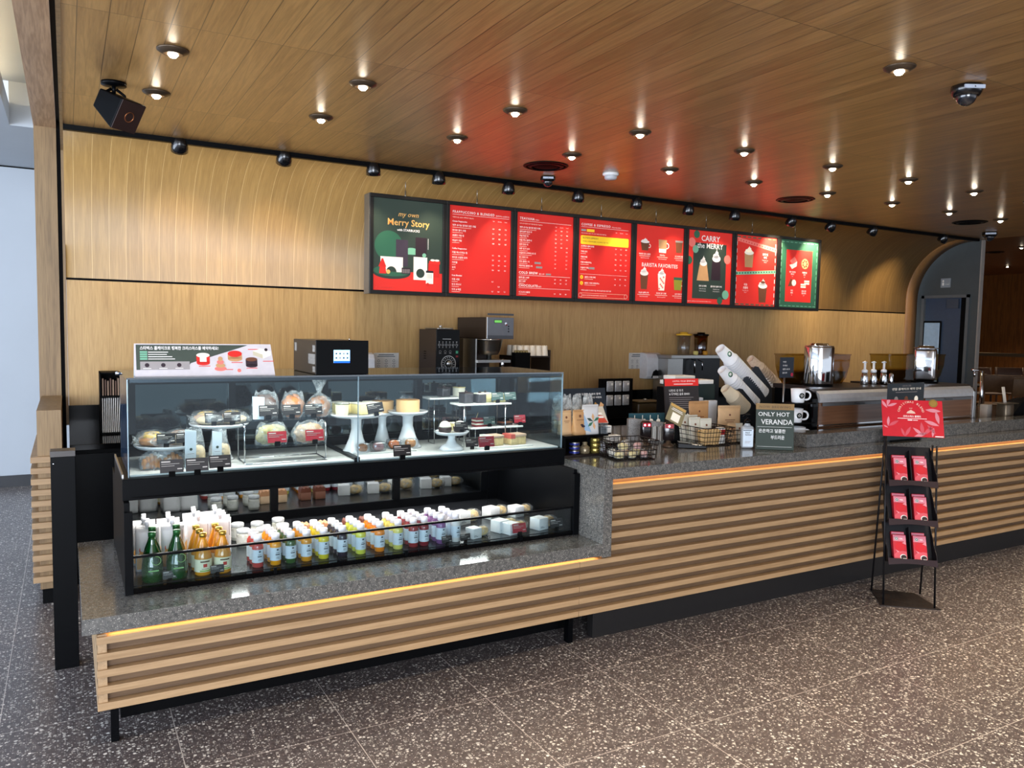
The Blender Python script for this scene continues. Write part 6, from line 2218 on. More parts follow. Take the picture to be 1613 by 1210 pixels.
# tins on the lower tier
for q in range(3):
    tag(MB().lathe([(0.026, 0.0), (0.028, 0.002), (0.028, 0.02), (0.026, 0.022), (0, 0.022)], n=24).lathe([(0.0285, 0.005), (0.0285, 0.015)], n=24, cap=False, mi=1).build('mint_tin', [M_STEEL, mat('tin_blue', (40, 50, 130), 0.3, 0.3)], loc=(2.38, 3.50, ZC + 0.0125 + q * 0.0225)), 'silver and blue round tin, %s in the stack under the shelf' % ('lowest', 'middle', 'top')[q], 'tin', 'stacked blue tins')
tag(MB().lathe([(0.026, 0.0), (0.028, 0.004), (0.028, 0.036), (0.016, 0.044), (0.012, 0.052), (0.014, 0.054), (0.014, 0.062), (0, 0.064)], n=12).build('patterned_jar', mat('patterned_glass', (130, 116, 90), 0.2, 0.3, 0.6, 150), loc=(2.445, 3.495, ZC + 0.0125)), 'small round jar with checked pattern under the black shelf', 'jar')
for q in range(3):
    tag(MB().lathe([(0.026, 0.0), (0.028, 0.002), (0.028, 0.024), (0.026, 0.027), (0, 0.027)], n=24).build('gold_tin', mat('gold_tin', (176, 156, 84), 0.25, 0.8), loc=(2.51, 3.49, ZC + 0.0125 + q * 0.0275)), 'gold round tin, %s in the stack under the shelf' % ('lowest', 'middle', 'top')[q], 'tin', 'stacked gold tins')
tag(MB().lathe([(0.018, 0.0), (0.020, 0.004), (0.020, 0.045), (0.012, 0.052), (0.012, 0.06), (0, 0.061)], n=20).build('tiny_bottle', mat('pale_bottle', (176, 180, 190), 0.2), loc=(2.555, 3.49, ZC + 0.0125)), 'tiny pale bottle at right end under the black shelf', 'bottle')

# navy poster board behind the shelf, leaflets and cards on it
nb = thing('snack_poster', 'dark navy poster board with biscuit pictures leaning behind the coffee pouches', 'poster', (2.49, 3.74, ZC))
q0 = 0.30
Tn = Matrix.Rotation(radians(-9), 4, 'X')
hN = 0.345
MB().box(0, q0, 0, 0.008, 0, hN, T=Tn).build('board', mat('navy_board', (22, 30, 40), 0.45), nb)
MB().box(0.05, q0 - 0.05, 0.02, 0.06, 0, 0.006).add([(0.12, 0.058, 0.0), (0.16, 0.058, 0.0), (0.16, 0.045, 0.22), (0.12, 0.045, 0.22)], [(0, 1, 2, 3)]).build('easel', M_MATTE, nb)
a = Art((0, -0.0005, 0), (1, 0, 0), (0, -sin(radians(-9)), cos(radians(-9))), (0, -1, 0.15))
a.text('더욱 달콤한 음료와 함께', 0.09, 0.305, 0.014, WHT, 2, width=0.17)
a.text('상품 안내 이벤트', 0.15, 0.285, 0.012, WHT, 2, width=0.12)
for q in range(3):
    a.poly([(0.165 + q * 0.04, 0.235), (0.188 + q * 0.04, 0.215), (0.202 + q * 0.04, 0.245), (0.18 + q * 0.04, 0.262)], [TAN, mat('biscuit', (176, 132, 60), 0.5), TAN][q], 2)
a.build('print', nb)
for q, (l, c1, c2) in enumerate((('green and red leaflet', (180, 196, 150), (214, 80, 60)),)):
    t = thing('leaflet_stack', 'stack of green and red leaflets leaning on the navy poster board', 'leaflets', (2.685, 3.68, ZC + 0.145), -0.1)
    Tl = Matrix.Rotation(radians(-38), 4, 'X')
    MB().box(-0.05, 0.05, 0, 0.012, 0, 0.115, T=Tl).build('paper', mat('leaflet_cream', (214, 206, 190), 0.5), t)
    a = Art((-0.05, -0.0005, 0), (1, 0, 0), (0, sin(radians(38)), cos(radians(38))), (0, -cos(radians(38)), sin(radians(38))))
    a.poly([(0.003, 0.003), (0.097, 0.003), (0.08, 0.05), (0.03, 0.06)], mat('leaflet_red', (214, 80, 60), 0.5), 1)
    a.poly([(0.003, 0.02), (0.03, 0.06), (0.02, 0.11), (0.003, 0.11)], mat('leaflet_green', (160, 190, 140), 0.5), 1)
    a.rect(0.035, 0.06, 0.075, 0.072, WHT, 2)
    a.rect(0.04, 0.035, 0.08, 0.047, WHT, 2)
    a.build('print', t)
    MB().box(-0.05, 0.05, 0.005, 0.03, -0.1445, 0.004).build('stand_block', M_MATTE, t)
for q, (x, y, z, l) in enumerate(((2.655, 3.60, 0.10, 'upper pale card box with a red fruit print'), (2.67, 3.535, 0.052, 'lower white card box with dark line print'))):
    t = thing('card_box', l + ' behind the wire basket', 'box', (x, y, ZC))
    MB().box(-0.042, 0.042, 0.0, 0.035, 0, z + 0.0005).build('riser_block', M_MATTE, t)
    MB().bbox(-0.045, 0.045, -0.003, 0.04, z, z + 0.042, 0.003).build('box', M_PAPER, t)
    a = Art((-0.045, -0.0035, z), (1, 0, 0), (0, 0, 1), (0, -1, 0))
    a.disc(0.025, 0.02, 0.012, RED, 1, 14) if q == 0 else a.rect(0.02, 0.02, 0.075, 0.024, M_INK)
    a.rect(0.05, 0.03, 0.08, 0.033, M_INK)
    a.build('print', t)


# wire baskets
M_WIRE = mat('dark_bronze_wire', (34, 26, 24), 0.4, 0.6)


def wire_basket(label, loc, w, d, h, rz, nx=10, ny=7, nz=4, flare=1.14):
    t = thing('wire_basket', label, 'basket', loc, rz, 'wire baskets on the stone counter')
    mb = MB()

    def P(u, v, z):
        k = 1 + (flare - 1) * z / h
        return Vector((w / 2 * u * k, d / 2 * v * k, z + 0.002))
    for q in range(nz + 1):
        z = h * q / nz
        mb.tube([P(-1, -1, z), P(1, -1, z), P(1, 1, z), P(-1, 1, z)], 0.0022 if q < nz else 0.003, 6, closed=True)
    for i in range(nx + 1):
        u = -1 + 2 * i / nx
        mb.tube([P(u, -1, h), P(u, -1, 0), P(u, 1, 0), P(u, 1, h)], 0.0016, 5)
    for i in range(1, ny):
        v = -1 + 2 * i / ny
        mb.tube([P(-1, v, h), P(-1, v, 0), P(1, v, 0), P(1, v, h)], 0.0016, 5)
    mb.build('wires', M_WIRE, t)
    return t


wb1 = wire_basket('dark wire basket of wrapped snacks nearest the case end', (2.612, 3.335, ZC), 0.235, 0.175, 0.10, -0.12)
rnd = random.Random(4)
sn_p = None
M_SN = [mat('snack_yellow', (226, 206, 140), 0.5, 0, 0.2, 60), mat('snack_pink', (206, 150, 140), 0.5, 0, 0.2, 60), mat('snack_white', (222, 214, 200), 0.5, 0, 0.2, 60), mat('snack_tan', (190, 146, 100), 0.5, 0, 0.2, 60)]


def snack(mt):
    t = thing('wrapped_snack', 'x', 'snack')
    mb = MB()
    lump(mb, (0, 0, 0.022), 0.03, 0.02, 0.018, 0, 3)
    mb.build('snack', mt, t)
    mb = MB()
    lump(mb, (0, 0, 0.024), 0.036, 0.025, 0.023, 0, 9, rough=0.12)
    mb.build('wrapper', M_FILM, t)
    return t


protos = [snack(m_) for m_ in M_SN]
cnts = [0] * 4
nmc = ['yellow', 'pink', 'white', 'tan']
sp_l = [(-0.075, -0.045, 0.004, 0), (0.0, -0.05, 0.004, 0), (0.075, -0.045, 0.004, 1), (-0.075, 0.03, 0.004, 2), (0.0, 0.03, 0.004, 3), (0.075, 0.03, 0.004, 0), (-0.04, -0.02, 0.045, 0), (0.05, -0.02, 0.045, 1), (0.01, 0.03, 0.046, 2)]
for q, (dx, dy, dz, ci) in enumerate(sp_l):
    c_, s_ = cos(-0.12), sin(-0.12)
    place(protos[ci], cnts[ci], (2.612 + dx * c_ - dy * s_, 3.335 + dx * s_ + dy * c_, ZC + dz), rz=q * 0.5, label='%s wrapped snack in the basket nearest the case' % nmc[ci], group='%s wrapped snacks in the left basket' % nmc[ci])
    cnts[ci] += 1

# code scanners
def scanner(label, loc, rz, leds):
    t = thing('code_scanner', label, 'scanner', loc, rz)
    MB().lathe([(0.036, 0.0), (0.037, 0.008), (0.026, 0.016), (0.016, 0.024), (0.014, 0.045)], n=28).build('foot', M_RIM, t)
    mb = MB()
    mb.bbox(-0.034, 0.034, -0.02, 0.02, 0.035, 0.148, 0.016, seg=4)
    mb.build('body', mat('scanner_black', (18, 12, 16), 0.15, 0, coat=0.6), t)
    a = Art((0, -0.0208, 0.125), (1, 0, 0), (0, 0, 1), (0, -1, 0))
    a.rect(-0.026, -0.012, 0.026, 0.014, mat('red_window', (120, 10, 24), 0.2, emit=0.4), 1)
    for u in leds:
        a.disc(u, 0.0, 0.0065, mat('red_led', (255, 90, 100), 0.2, emit=8.0), 2, 14)
    a.rect(-0.02, -0.026, 0.02, -0.0245, M_RIM, 1)
    a.build('lights', t)
    return t


scanner('black code scanner with two red lights behind the left wire basket', (3.0, 3.66, ZC), -0.35, (-0.013, 0.013))
scanner('black code scanner with one red light beside the card terminal', (3.09, 3.56, ZC), -0.5, (0.0,))
tm = thing('card_terminal', 'flat black card terminal lying beside the right code scanner', 'card terminal', (3.205, 3.50, ZC), -0.55)
MB().prism([(-0.08, 0), (0.09, 0), (0.09, 0.018), (-0.08, 0.032)], -0.055, 0.045, 'y').build('body', M_BLACKG, tm, bevel=0.004)
a = Art((-0.07, -0.045, 0.0318), (1, 0, -0.082), (0, 1, 0), (0.08, 0, 1))
a.rect(0.0, 0.01, 0.06, 0.075, mat('lcd_grey', (140, 150, 156), 0.3), 1)
for q in range(12):
    a.rect(0.075 + (q % 4) * 0.019, 0.012 + (q // 4) * 0.022, 0.088 + (q % 4) * 0.019, 0.027 + (q // 4) * 0.022, M_SILV, 1)
a.build('keys', tm)

# tilted kraft card on a stand, poster, teal cards, grey file with papers
kc = thing('kraft_card_sign', 'tilted kraft coloured card sign on a black stand between the scanners and the poster', 'sign', (3.215, 3.66, ZC), -0.45)
Tk = Matrix.Translation((0, 0, 0.135)) @ Matrix.Rotation(radians(28), 4, 'Y') @ Matrix.Rotation(radians(-30), 4, 'X')
MB().box(-0.055, 0.055, 0, 0.004, 0, 0.125, T=Tk @ Matrix.Translation((0, 0, -0.01))).build('card', mat('card_khaki', (150, 138, 104), 0.5), kc)
MB().bbox(-0.05, 0.05, 0.0, 0.07, 0, 0.115, 0.01, taper=0.75).tube([(0, 0.03, 0.10), (0, 0.03, 0.15)], 0.012, 8).build('stand', M_MATTE, kc)
a = Art(Tk @ Vector((-0.055, -0.0005, -0.01)), (Tk.to_3x3() @ Vector((1, 0, 0))), (Tk.to_3x3() @ Vector((0, 0, 1))), (Tk.to_3x3() @ Vector((0, -1, 0))))
a.rect(0.003, 0.105, 0.107, 0.122, mat('card_gold', (214, 170, 96), 0.5), 1)
a.rect(0.02, 0.092, 0.09, 0.096, WHT, 1)
a.rect(0.015, 0.082, 0.095, 0.086, WHT, 1)
a.rect(0.03, 0.012, 0.085, 0.068, CRM, 1)
a.build('print', kc)

ps = thing('drink_poster', 'dark poster with a red header and small iced drinks on the stone counter', 'poster', (at(1052, 660, y=3.86).x, 3.86, ZC), -0.1)
hP = at(1048, 596, y=3.9).z - ZC
wP = 0.265
Tp = Matrix.Rotation(radians(-8), 4, 'X')
MB().box(0, wP, 0, 0.012, 0, hP, T=Tp).build('board', mat('poster_charcoal', (44, 38, 38), 0.45), ps)
MB().box(0.02, wP - 0.02, 0.012, 0.09, 0, 0.006).add([(0.08, 0.088, 0), (0.18, 0.088, 0), (0.17, 0.05, hP * 0.8), (0.09, 0.05, hP * 0.8)], [(0, 1, 2, 3)]).build('easel', M_MATTE, ps)
a = Art((0, -0.0005, 0), (1, 0, 0), (0, sin(radians(8)), cos(radians(8))), (0, -1, 0.15))
a.rect(0, hP - 0.048, wP, hP - 0.001, RED, 1)
a.text('스타벅스 카드로 결제하세요', 0.06, hP - 0.022, 0.013, WHT, 2, width=0.18)
a.rect(0.07, hP - 0.038, 0.22, hP - 0.034, WHT, 2)
a.text('나만의 샷 추가', 0.03, hP - 0.085, 0.019, WHT, 2, width=0.11)
a.text('& 디카페인 음료 SERIES', 0.03, hP - 0.107, 0.018, WHT, 2, width=0.16)
for q in range(6):
    a.rect(0.03, hP - 0.125 - q * 0.013, 0.03 + 0.19 - 0.02 * (q % 3), hP - 0.1225 - q * 0.013, GRY, 2)
for u, v, c_ in ((0.08, 0.10, BRN), (0.115, 0.07, BRN), (0.155, 0.05, TAN), (0.165, 0.085, BRN), (0.215, 0.10, mat('drink_coral', (170, 84, 66), 0.5)), (0.215, 0.055, mat('drink_coral', (170, 84, 66), 0.5))):
    cup(a, u, v, 0.02, 0.028, 0.05, c_, CRM)
a.build('print', ps)

tc_ = thing('gift_card_strip', 'row of teal gift cards with white figures behind the grey paper file', 'cards', (at(991, 668, y=3.92).x, 3.92, ZC), -0.2)
zt0, zt1 = at(1000, 669, y=3.92).z - ZC, at(1000, 651, y=3.92).z - ZC
MB().box(0, 0.25, 0, 0.01, 0, zt1).build('board', mat('teal_card', (40, 84, 96), 0.5), tc_)
a = Art((0, -0.0005, 0), (1, 0, 0), (0, 0, 1), (0, -1, 0))
for q in range(4):
    a.disc(0.055 + q * 0.05, zt1 - 0.05, 0.014, CRM, 1, 12)
    a.rect(0.035 + q * 0.055, zt1 - 0.04, 0.039 + q * 0.055, zt1 - 0.012, CRM, 1)
a.build('print', tc_)
gf = thing('paper_file', 'grey stone patterned file holder with white papers behind the scanners', 'file holder', (at(990, 698, y=3.79).x, 3.79, ZC), -0.38)
hG = at(992, 661, y=3.79).z - ZC
MB().prism([(0, 0), (0.235, 0), (0.235, hG * 0.85), (0.02, hG * 1.04), (0, hG)], 0.012, 0.05, 'y').build('holder', terrazzo('file_grey', (150, 148, 146), (166, 164, 162), (120, 118, 116), False, 200, 0.5, 0.4, 300), gf)
for q in range(9):
    MB().box(0.13 + q * 0.0115, 0.1365 + q * 0.0115, 0.0, 0.0118, 0.01, hG * (0.72 - 0.02 * (q % 3))).build('paper', [M_PAPER, mat('paper_grey', (120, 112, 104), 0.6)][q % 3 == 1], gf)

# second basket with waffles and cream packs
wb2 = wire_basket('dark wire basket of cream packets right of the card terminal', (3.395, 3.60, ZC), 0.20, 0.28, 0.11, -0.05)
wb3 = wire_basket('smaller wire basket half behind the sanitiser bottle', (3.63, 3.565, ZC), 0.19, 0.17, 0.085, -0.1, 8, 6, 3)
M_CRPK = mat('cream_packet', (216, 212, 196), 0.5, 0, 0.05, 20)
for q, (x, y, rz_, w_, l) in enumerate(((3.335, 3.70, -0.2, 0.10, 'back left'), (3.41, 3.71, -0.1, 0.10, 'back right'), (3.375, 3.65, -0.15, 0.105, 'middle'), (3.44, 3.62, -0.25, 0.10, 'right, in front'))):
    standing_pouch('cream white paper packet standing in the basket, ' + l, (x, y, ZC + 0.004), w_ * 0.8, 0.16 - 0.006 * q, M_CRPK, rz_, 'mark', 'cream packets in the right basket')
for q in range(4):
    t = tag(MB().prism([(-0.02, 0.0), (0.02, 0.0), (0.024, 0.085), (0.0, 0.095), (-0.024, 0.085)], -0.014, 0.014, 'y').build('waffle_pack', mat('waffle', (206, 168, 112), 0.6, 0, 0.2, 60)), 'tan waffle pack in the front of the cream packet basket', 'waffle', 'tan waffle packs')
    t.location = (3.325 + q * 0.034, 3.515 + 0.01 * (q % 2), ZC + 0.004)
    t.rotation_euler = (0, 0.1 * (q - 1.5), -0.3)
t = tag(MB().bbox(-0.028, 0.028, -0.016, 0.016, 0, 0.10, 0.006).bbox(-0.0283, 0.0283, -0.0163, 0.0163, 0.05, 0.092, 0.006, 1).build('red_band_pack', [M_PAPER, mat('pack_red', (170, 36, 36), 0.5)], loc=(3.472, 3.525, ZC + 0.004)), 'white packet with a wide red band at the basket corner', 'packet')
standing_pouch('kraft pouch standing behind the cream packets, left of two', (3.60, 3.86, ZC), 0.16, 0.225, M_KRAFT, -0.1, 'mark', 'kraft pouches by the cup dispenser')
standing_pouch('kraft pouch behind the sanitiser bottle, right of two', (3.735, 3.72, ZC), 0.165, 0.205, M_KRAFTL, -0.25, 'mark', 'kraft pouches by the cup dispenser')
for q, (x, c_) in enumerate(((3.60, M_KRAFTL), (3.66, M_CRPK))):
    standing_pouch('%s small packet lying upright in the small wire basket' % ('tan', 'white')[q], (x, 3.56, ZC + 0.004), 0.06, 0.11, c_, -0.2, 'mark', 'packets in the small basket')

# organiser with boxes and lids
og = thing('counter_organiser', 'tall dark green and black organiser bin behind the poster', 'organiser', (3.62, 4.02, ZC), -0.05)
hO = at(1110, 606, y=4.0).z - ZC
MB().prism([(0.0, 0.0), (0.26, 0.0), (0.26, hO), (-0.12, hO), (-0.13, hO - 0.02)], 0.0, 0.008, 'y').build('front', mat('organiser_green', (24, 40, 40), 0.4), og)
MB().box(-0.11, 0.26, 0.008, 0.16, hO - 0.26, hO - 0.02).box(0.0, 0.26, 0.008, 0.16, 0, 0.02).box(0.0, 0.01, 0.008, 0.16, 0.02, hO - 0.26).box(0.25, 0.26, 0.008, 0.16, 0.02, hO - 0.26).build('bin', M_MATTE, og)
for q, (x, z, w_) in enumerate(((3.51, 0.001, 0.24), (3.54, 0.031, 0.18), (3.76, 0.001, 0.13))):
    tag(MB().bbox(0, w_, 0, 0.12, 0, 0.029, 0.004).build('lid_box', M_PAPER, loc=(x, 4.03, ZC + hO + z)), 'flat white box on top of the dark organiser, %s' % ('lower left', 'upper left', 'right')[q], 'box', 'flat boxes on the organiser')
for q, (x, y, l, h_) in enumerate(((3.66, 3.955, 'left, taller', 0.245), (3.765, 3.93, 'right, shorter', 0.225))):
    tag(MB().bbox(-0.05, 0.05, -0.02, 0.02, 0, h_, 0.004).build('white_carton', mat('carton_white', (206, 210, 216), 0.5), loc=(x, y, ZC)), 'white upright carton before the organiser, ' + l, 'carton', 'white cartons by the organiser')

# cup dispenser with slanting stacks
cdp = thing('cup_dispenser', 'slate grey cup dispenser holding slanting stacks of paper cups', 'dispenser', (0, 4.24, ZC))
M_SLATE = mat('slate_blue', (58, 66, 76), 0.45)
for k_, (pts_, y_) in enumerate((([(1170, 690), (1170, 640), (1176, 610), (1184, 590), (1186, 580), (1190, 577), (1195, 578), (1216, 611), (1216, 690)], 4.24),
                               ([(1178, 690), (1178, 640), (1168, 612), (1169, 604), (1173, 595), (1177, 593), (1182, 594), (1197, 612), (1207, 628), (1212, 640), (1212, 690)], 4.115),
                               ([(1168, 690), (1165, 650), (1156, 630), (1157, 621), (1161, 614), (1165, 612), (1170, 613), (1192, 640), (1200, 655), (1200, 690)], 3.995))):
    pp_ = [at(px, py, y=y_) for px, py in pts_]
    MB().prism([(p.x, max(0.0, p.z - ZC)) for p in pp_], y_ - 4.24, y_ - 4.232, 'y').build('side_plate', [M_SLATE, M_SLATE, mat('slate_dark', (36, 40, 46), 0.45)][k_], cdp, bevel=0.002)
p7, p5, xR = at(1215, 611, y=4.25), at(1195, 579, y=4.25), at(1246, 611, y=4.25).x
MB().prism([(p7.x - 0.12, 0.0), (xR, 0.0), (xR, p7.z - ZC - 0.005), (p7.x, p7.z - ZC), (p5.x, p5.z - ZC), (p7.x - 0.12, p5.z - ZC - 0.05)], 0.009, 0.085, 'y').build('housing', mat('dispenser_dark', (44, 40, 38), 0.5), cdp)


def paper_cup(r, h, mt, logo=False):
    t = thing('paper_cup', 'x', 'cup')
    MB().lathe([(0.0, 0.004), (r * 0.70, 0.004), (r * 0.72, 0.0), (r, h - 0.004), (r + 0.007, h - 0.0045), (r + 0.007, h), (r - 0.002, h), (r * 0.97, h - 0.004), (r * 0.69, 0.006)], n=26).build('cup_wall', mt, t)
    return t


def stack(label, group, pA, pB, y, r, h, mt, n, logo=None):
    a_, b_ = at(*pA, y=y), at(*pB, y=y)
    d = (b_ - a_)
    L_ = d.length
    d.normalize()
    q_ = Vector((0, 0, 1)).rotation_difference(d).to_euler()
    proto = paper_cup(r, h, mt)
    step = (L_ - h) / (n - 1)
    for k in range(n):
        o = place(proto, k, a_ + d * (step * k), label=(label + (', outermost cup at the top' if k == 0 else '')), group=group, rot=q_)
    # logo ring on the exposed cup
    if logo:
        mb = MB()
        mb.lathe([(0.0, 0), (0.019, 0), (0.0195, 0.0012), (0.0, 0.0012)], n=20)
        Tq = Matrix.Translation((0, -r * 0.875, h * 0.45)) @ Matrix.Rotation(radians(97), 4, 'X')
        mb.build('emblem', mat('emblem_green', (60, 120, 90), 0.5), proto, T=Tq)
        mb = MB().lathe([(0.0, 0.0014), (0.011, 0.0014), (0.011, 0.002), (0, 0.002)], n=16)
        mb.build('emblem_inner', M_PAPER, proto, T=Tq)


M_CUP = mat('paper_cup_white', (214, 216, 220), 0.5, 0, 0.02)
stack('white paper cup nested in the largest upper slanting stack', 'cups in the upper slanting stack', (1134, 549), (1200, 620), 4.17, 0.053, 0.14, M_CUP, 21, True)
stack('white paper cup nested in the middle slanting stack', 'cups in the middle slanting stack', (1137, 582), (1187, 636), 4.05, 0.047, 0.12, M_CUP, 15, True)
stack('tan paper cup nested in the lowest slanting stack', 'cups in the lowest slanting stack', (1142, 612), (1172, 643), 3.93, 0.047, 0.10, mat('paper_cup_tan', (196, 182, 158), 0.5, 0, 0.04), 12)
stack('clear plastic cup nested in the rear slanting stack', 'clear cups in the rear stack', (1182, 565), (1221, 606), 4.40, 0.045, 0.12, mat('clear_cup', (196, 178, 158), 0.15, 0, 0.15, 60, coat=0.5), 10)
# small menu sign on a pole
ms = thing('pole_sign', 'small dark menu sign on a slim pole beside the cup dispenser', 'sign', (at(1237, 600, y=3.62).x, 3.62, ZC))
zA, zB_ = at(1237, 595, y=3.62).z - ZC, at(1237, 563, y=3.62).z - ZC
MB().tube([(0.0, 0.01, 0.01), (0.0, 0.01, zA + 0.01)], 0.006, 10).build('pole', M_STEEL, ms)
MB().bbox(-0.03, 0.03, -0.02, 0.04, 0, 0.01, 0.01).build('foot', M_STEEL, ms)
MB().box(-0.055, 0.07, -0.004, 0.004, zA, zB_).build('panel', mat('sign_navy', (26, 34, 46), 0.4), ms)
a = Art((-0.055, -0.004, zA), (1, 0, 0), (0, 0, 1), (0, -1, 0))
for q, tx in enumerate(('카페인', '디카페인', '블론드 로스트', '콜드브루')):
    a.text(tx, 0.02, 0.10 - q * 0.024, 0.012, WHT, 1)
a.disc(0.11, 0.02, 0.012, mat('sign_crimson', (180, 30, 60), 0.5), 1, 14)
a.build('print', ms)

# mug rack
mr_ = thing('mug_rack', 'black tiered rack with white logo mugs beside the chalkboard', 'rack', (3.93, 3.356, ZC))
zm1 = at(1258, 634, y=3.415).z - ZC
zmid = (zm1) / 2
MB().box(0.0, 0.19, 0.0, 0.11, zm1 - 0.008, zm1).box(0.0, 0.19, 0.0, 0.11, zmid - 0.006, zmid).box(0.0, 0.19, 0, 0.11, 0, 0.006).box(0.0, 0.19, 0.105, 0.11, 0.006, zm1).build('shelves', M_MATTE, mr_)


def mug(label, loc, rz):
    t = thing('mug', label, 'mug', loc, rz, 'white mugs on the black rack')
    r, h = 0.046, 0.088
    MB().lathe([(0.0, 0.0), (r * 0.78, 0.0), (r * 0.84, 0.004), (r, h), (r - 0.004, h), (r * 0.8, 0.008), (0, 0.008)], n=30).build('body', M_PORC, t)
    MB().tube([(r * 0.86 + 0.036 * sin(pi * q / 12) ** 0.6, 0, h * (0.51 + 0.30 * cos(pi * q / 12))) for q in range(13)], 0.0062, 10).build('handle', M_PORC, t)
    e = MB()
    Te = Matrix.Translation((0.012, -r * 0.91, h * 0.52)) @ Matrix.Rotation(radians(95), 4, 'X') @ Matrix.Rotation(radians(15), 4, 'Y')
    e.lathe([(0.0, -0.002), (0.0175, -0.002), (0.0175, 0.0015), (0.0, 0.0015)], n=20, T=Te)
    eo = e.build('emblem', mat('emblem_dark', (28, 40, 38), 0.5), t)
    s_ = MB()
    for q in range(5):
        a_ = radians(90 + 72 * q)
        s_.add([Te @ Vector((0.012 * cos(a_), 0.012 * sin(a_), 0.0022)), Te @ Vector((0.005 * cos(a_ + 0.6), 0.005 * sin(a_ + 0.6), 0.0022)), Te @ Vector((0.005 * cos(a_ - 0.6), 0.005 * sin(a_ - 0.6), 0.0022))], [(0, 1, 2)])
    s_.build('figure', M_PAPER, t)
    return t


mug('white mug with dark round logo on the top shelf of the black rack', (4.015, 3.412, ZC + zm1 + 0.0005), -0.6)
mug('white mug mostly hidden by the chalkboard, middle shelf of the black rack', (4.00, 3.412, ZC + zmid + 0.0005), -0.6)
mug('white mug with dark round logo on the lowest shelf of the black rack', (4.03, 3.412, ZC + 0.0065), -0.6)

# sanitiser bottle
sb_ = thing('sanitiser_bottle', 'clear pump sanitiser bottle with a white label left of the chalkboard', 'bottle', (3.50, 3.335, ZC), -0.5)
MB().bbox(-0.036, 0.036, -0.022, 0.022, 0, 0.135, 0.014, seg=4).build('bottle_body', mat('clear_gel', (196, 202, 206), 0.08, 0, 0.04, 10, trans=0.35, coat=0.6), sb_)
MB().lathe([(0.024, 0.133), (0.014, 0.146), (0.014, 0.152)], n=20).build('neck', mat('clear_gel', (196, 202, 206)), sb_)
MB().lathe([(0.017, 0.150), (0.017, 0.168), (0.008, 0.172), (0.006, 0.172), (0.006, 0.192), (0.016, 0.194), (0.016, 0.202), (0, 0.203)], n=20).tube([(0, 0, 0.198), (-0.022, -0.006, 0.197), (-0.032, -0.008, 0.190)], 0.004, 8).build('pump', M_BLACKG, sb_)
MB().box(-0.030, 0.030, -0.0232, -0.0222, 0.012, 0.115).build('label', M_LABEL, sb_)
a = Art((-0.03, -0.0235, 0.012), (1, 0, 0), (0, 0, 1), (0, -1, 0))
a.text('Hand', 0.012, 0.080, 0.012, M_INK, 1, bold=0.02)
a.text('Sanitizer', 0.012, 0.068, 0.011, M_INK, 1, bold=0.02)
a.rect(0.012, 0.03, 0.045, 0.032, GRY, 1)
a.rect(0.012, 0.022, 0.04, 0.024, GRY, 1)
a.rect(0.0, 0.095, 0.05, 0.1, M_INK, 1)
a.build('print', sb_)

# chalkboard
pL, pR = Vector((3.517, 3.281)), Vector((3.683, 3.159))
an = math.atan2(pR.y - pL.y, pR.x - pL.x)
cb_ = thing('chalkboard', 'small green chalkboard sign with a brown header reading now brewing', 'chalkboard', (pL.x, pL.y, ZC), an)
wC, hC = (pR - pL).length + 0.012, 0.272
Tc = Matrix.Rotation(radians(-7), 4, 'X')
MB().box(0, wC, 0, 0.007, 0, hC, T=Tc).build('board', mat('chalk_green', (44, 56, 48), 0.6), cb_, bevel=0.002)
MB().box(0, wC, -0.0008, 0.0078, hC - 0.036, hC + 0.0005, T=Tc).build('header', mat('header_brown', (132, 100, 48), 0.5), cb_)
MB().add([(0.03, 0.07, 0.0), (wC - 0.03, 0.07, 0.0), (wC - 0.05, 0.035, hC * 0.8), (0.05, 0.035, hC * 0.8), (0.03, 0.074, 0.0), (wC - 0.03, 0.074, 0.0), (wC - 0.05, 0.039, hC * 0.8), (0.05, 0.039, hC * 0.8)], [(0, 1, 2, 3), (7, 6, 5, 4), (0, 4, 5, 1), (1, 5, 6, 2), (2, 6, 7, 3), (3, 7, 4, 0)]).build('easel', M_MATTE, cb_)
M_CHALK = mat('chalk', (226, 226, 222), 0.8)
a = Art((0, -0.001, 0), (1, 0, 0), (0, sin(radians(7)), cos(radians(7))), (0, -1, 0.12))
a.text('NOW BREWING', wC / 2, hC - 0.026, 0.019, mat('header_ink', (74, 58, 34), 0.6), 2, align='CENTER', space=1.2, width=wC * 0.82)
a.text('ONLY HOT', 0.012, hC - 0.074, 0.034, M_CHALK, 1, bold=0.01, width=wC * 0.82)
a.text('VERANDA', 0.03, hC - 0.122, 0.042, M_CHALK, 1, bold=0.01, width=wC * 0.83)
a.text('은은하고 달콤한', 0.016, hC - 0.170, 0.024, M_CHALK, 1, bold=0.02, width=wC * 0.70)
a.text('부드러운', 0.085, hC - 0.208, 0.026, M_CHALK, 1, bold=0.02, width=wC * 0.36)
a.rect(0.008, hC - 0.1385, wC - 0.012, hC - 0.137, M_CHALK, 1)
a.rect(0.008, 0.018, wC - 0.012, 0.0195, M_CHALK, 1)
a.build('lettering', cb_)
# ================================================================ espresso machines behind the stone upstand
M_TINT = mat('brown_tinted_panel', (112, 78, 56), 0.15, 0, 0.25, 8, coat=0.6, stretch=(0.3, 1, 9))
ZM = 1.246


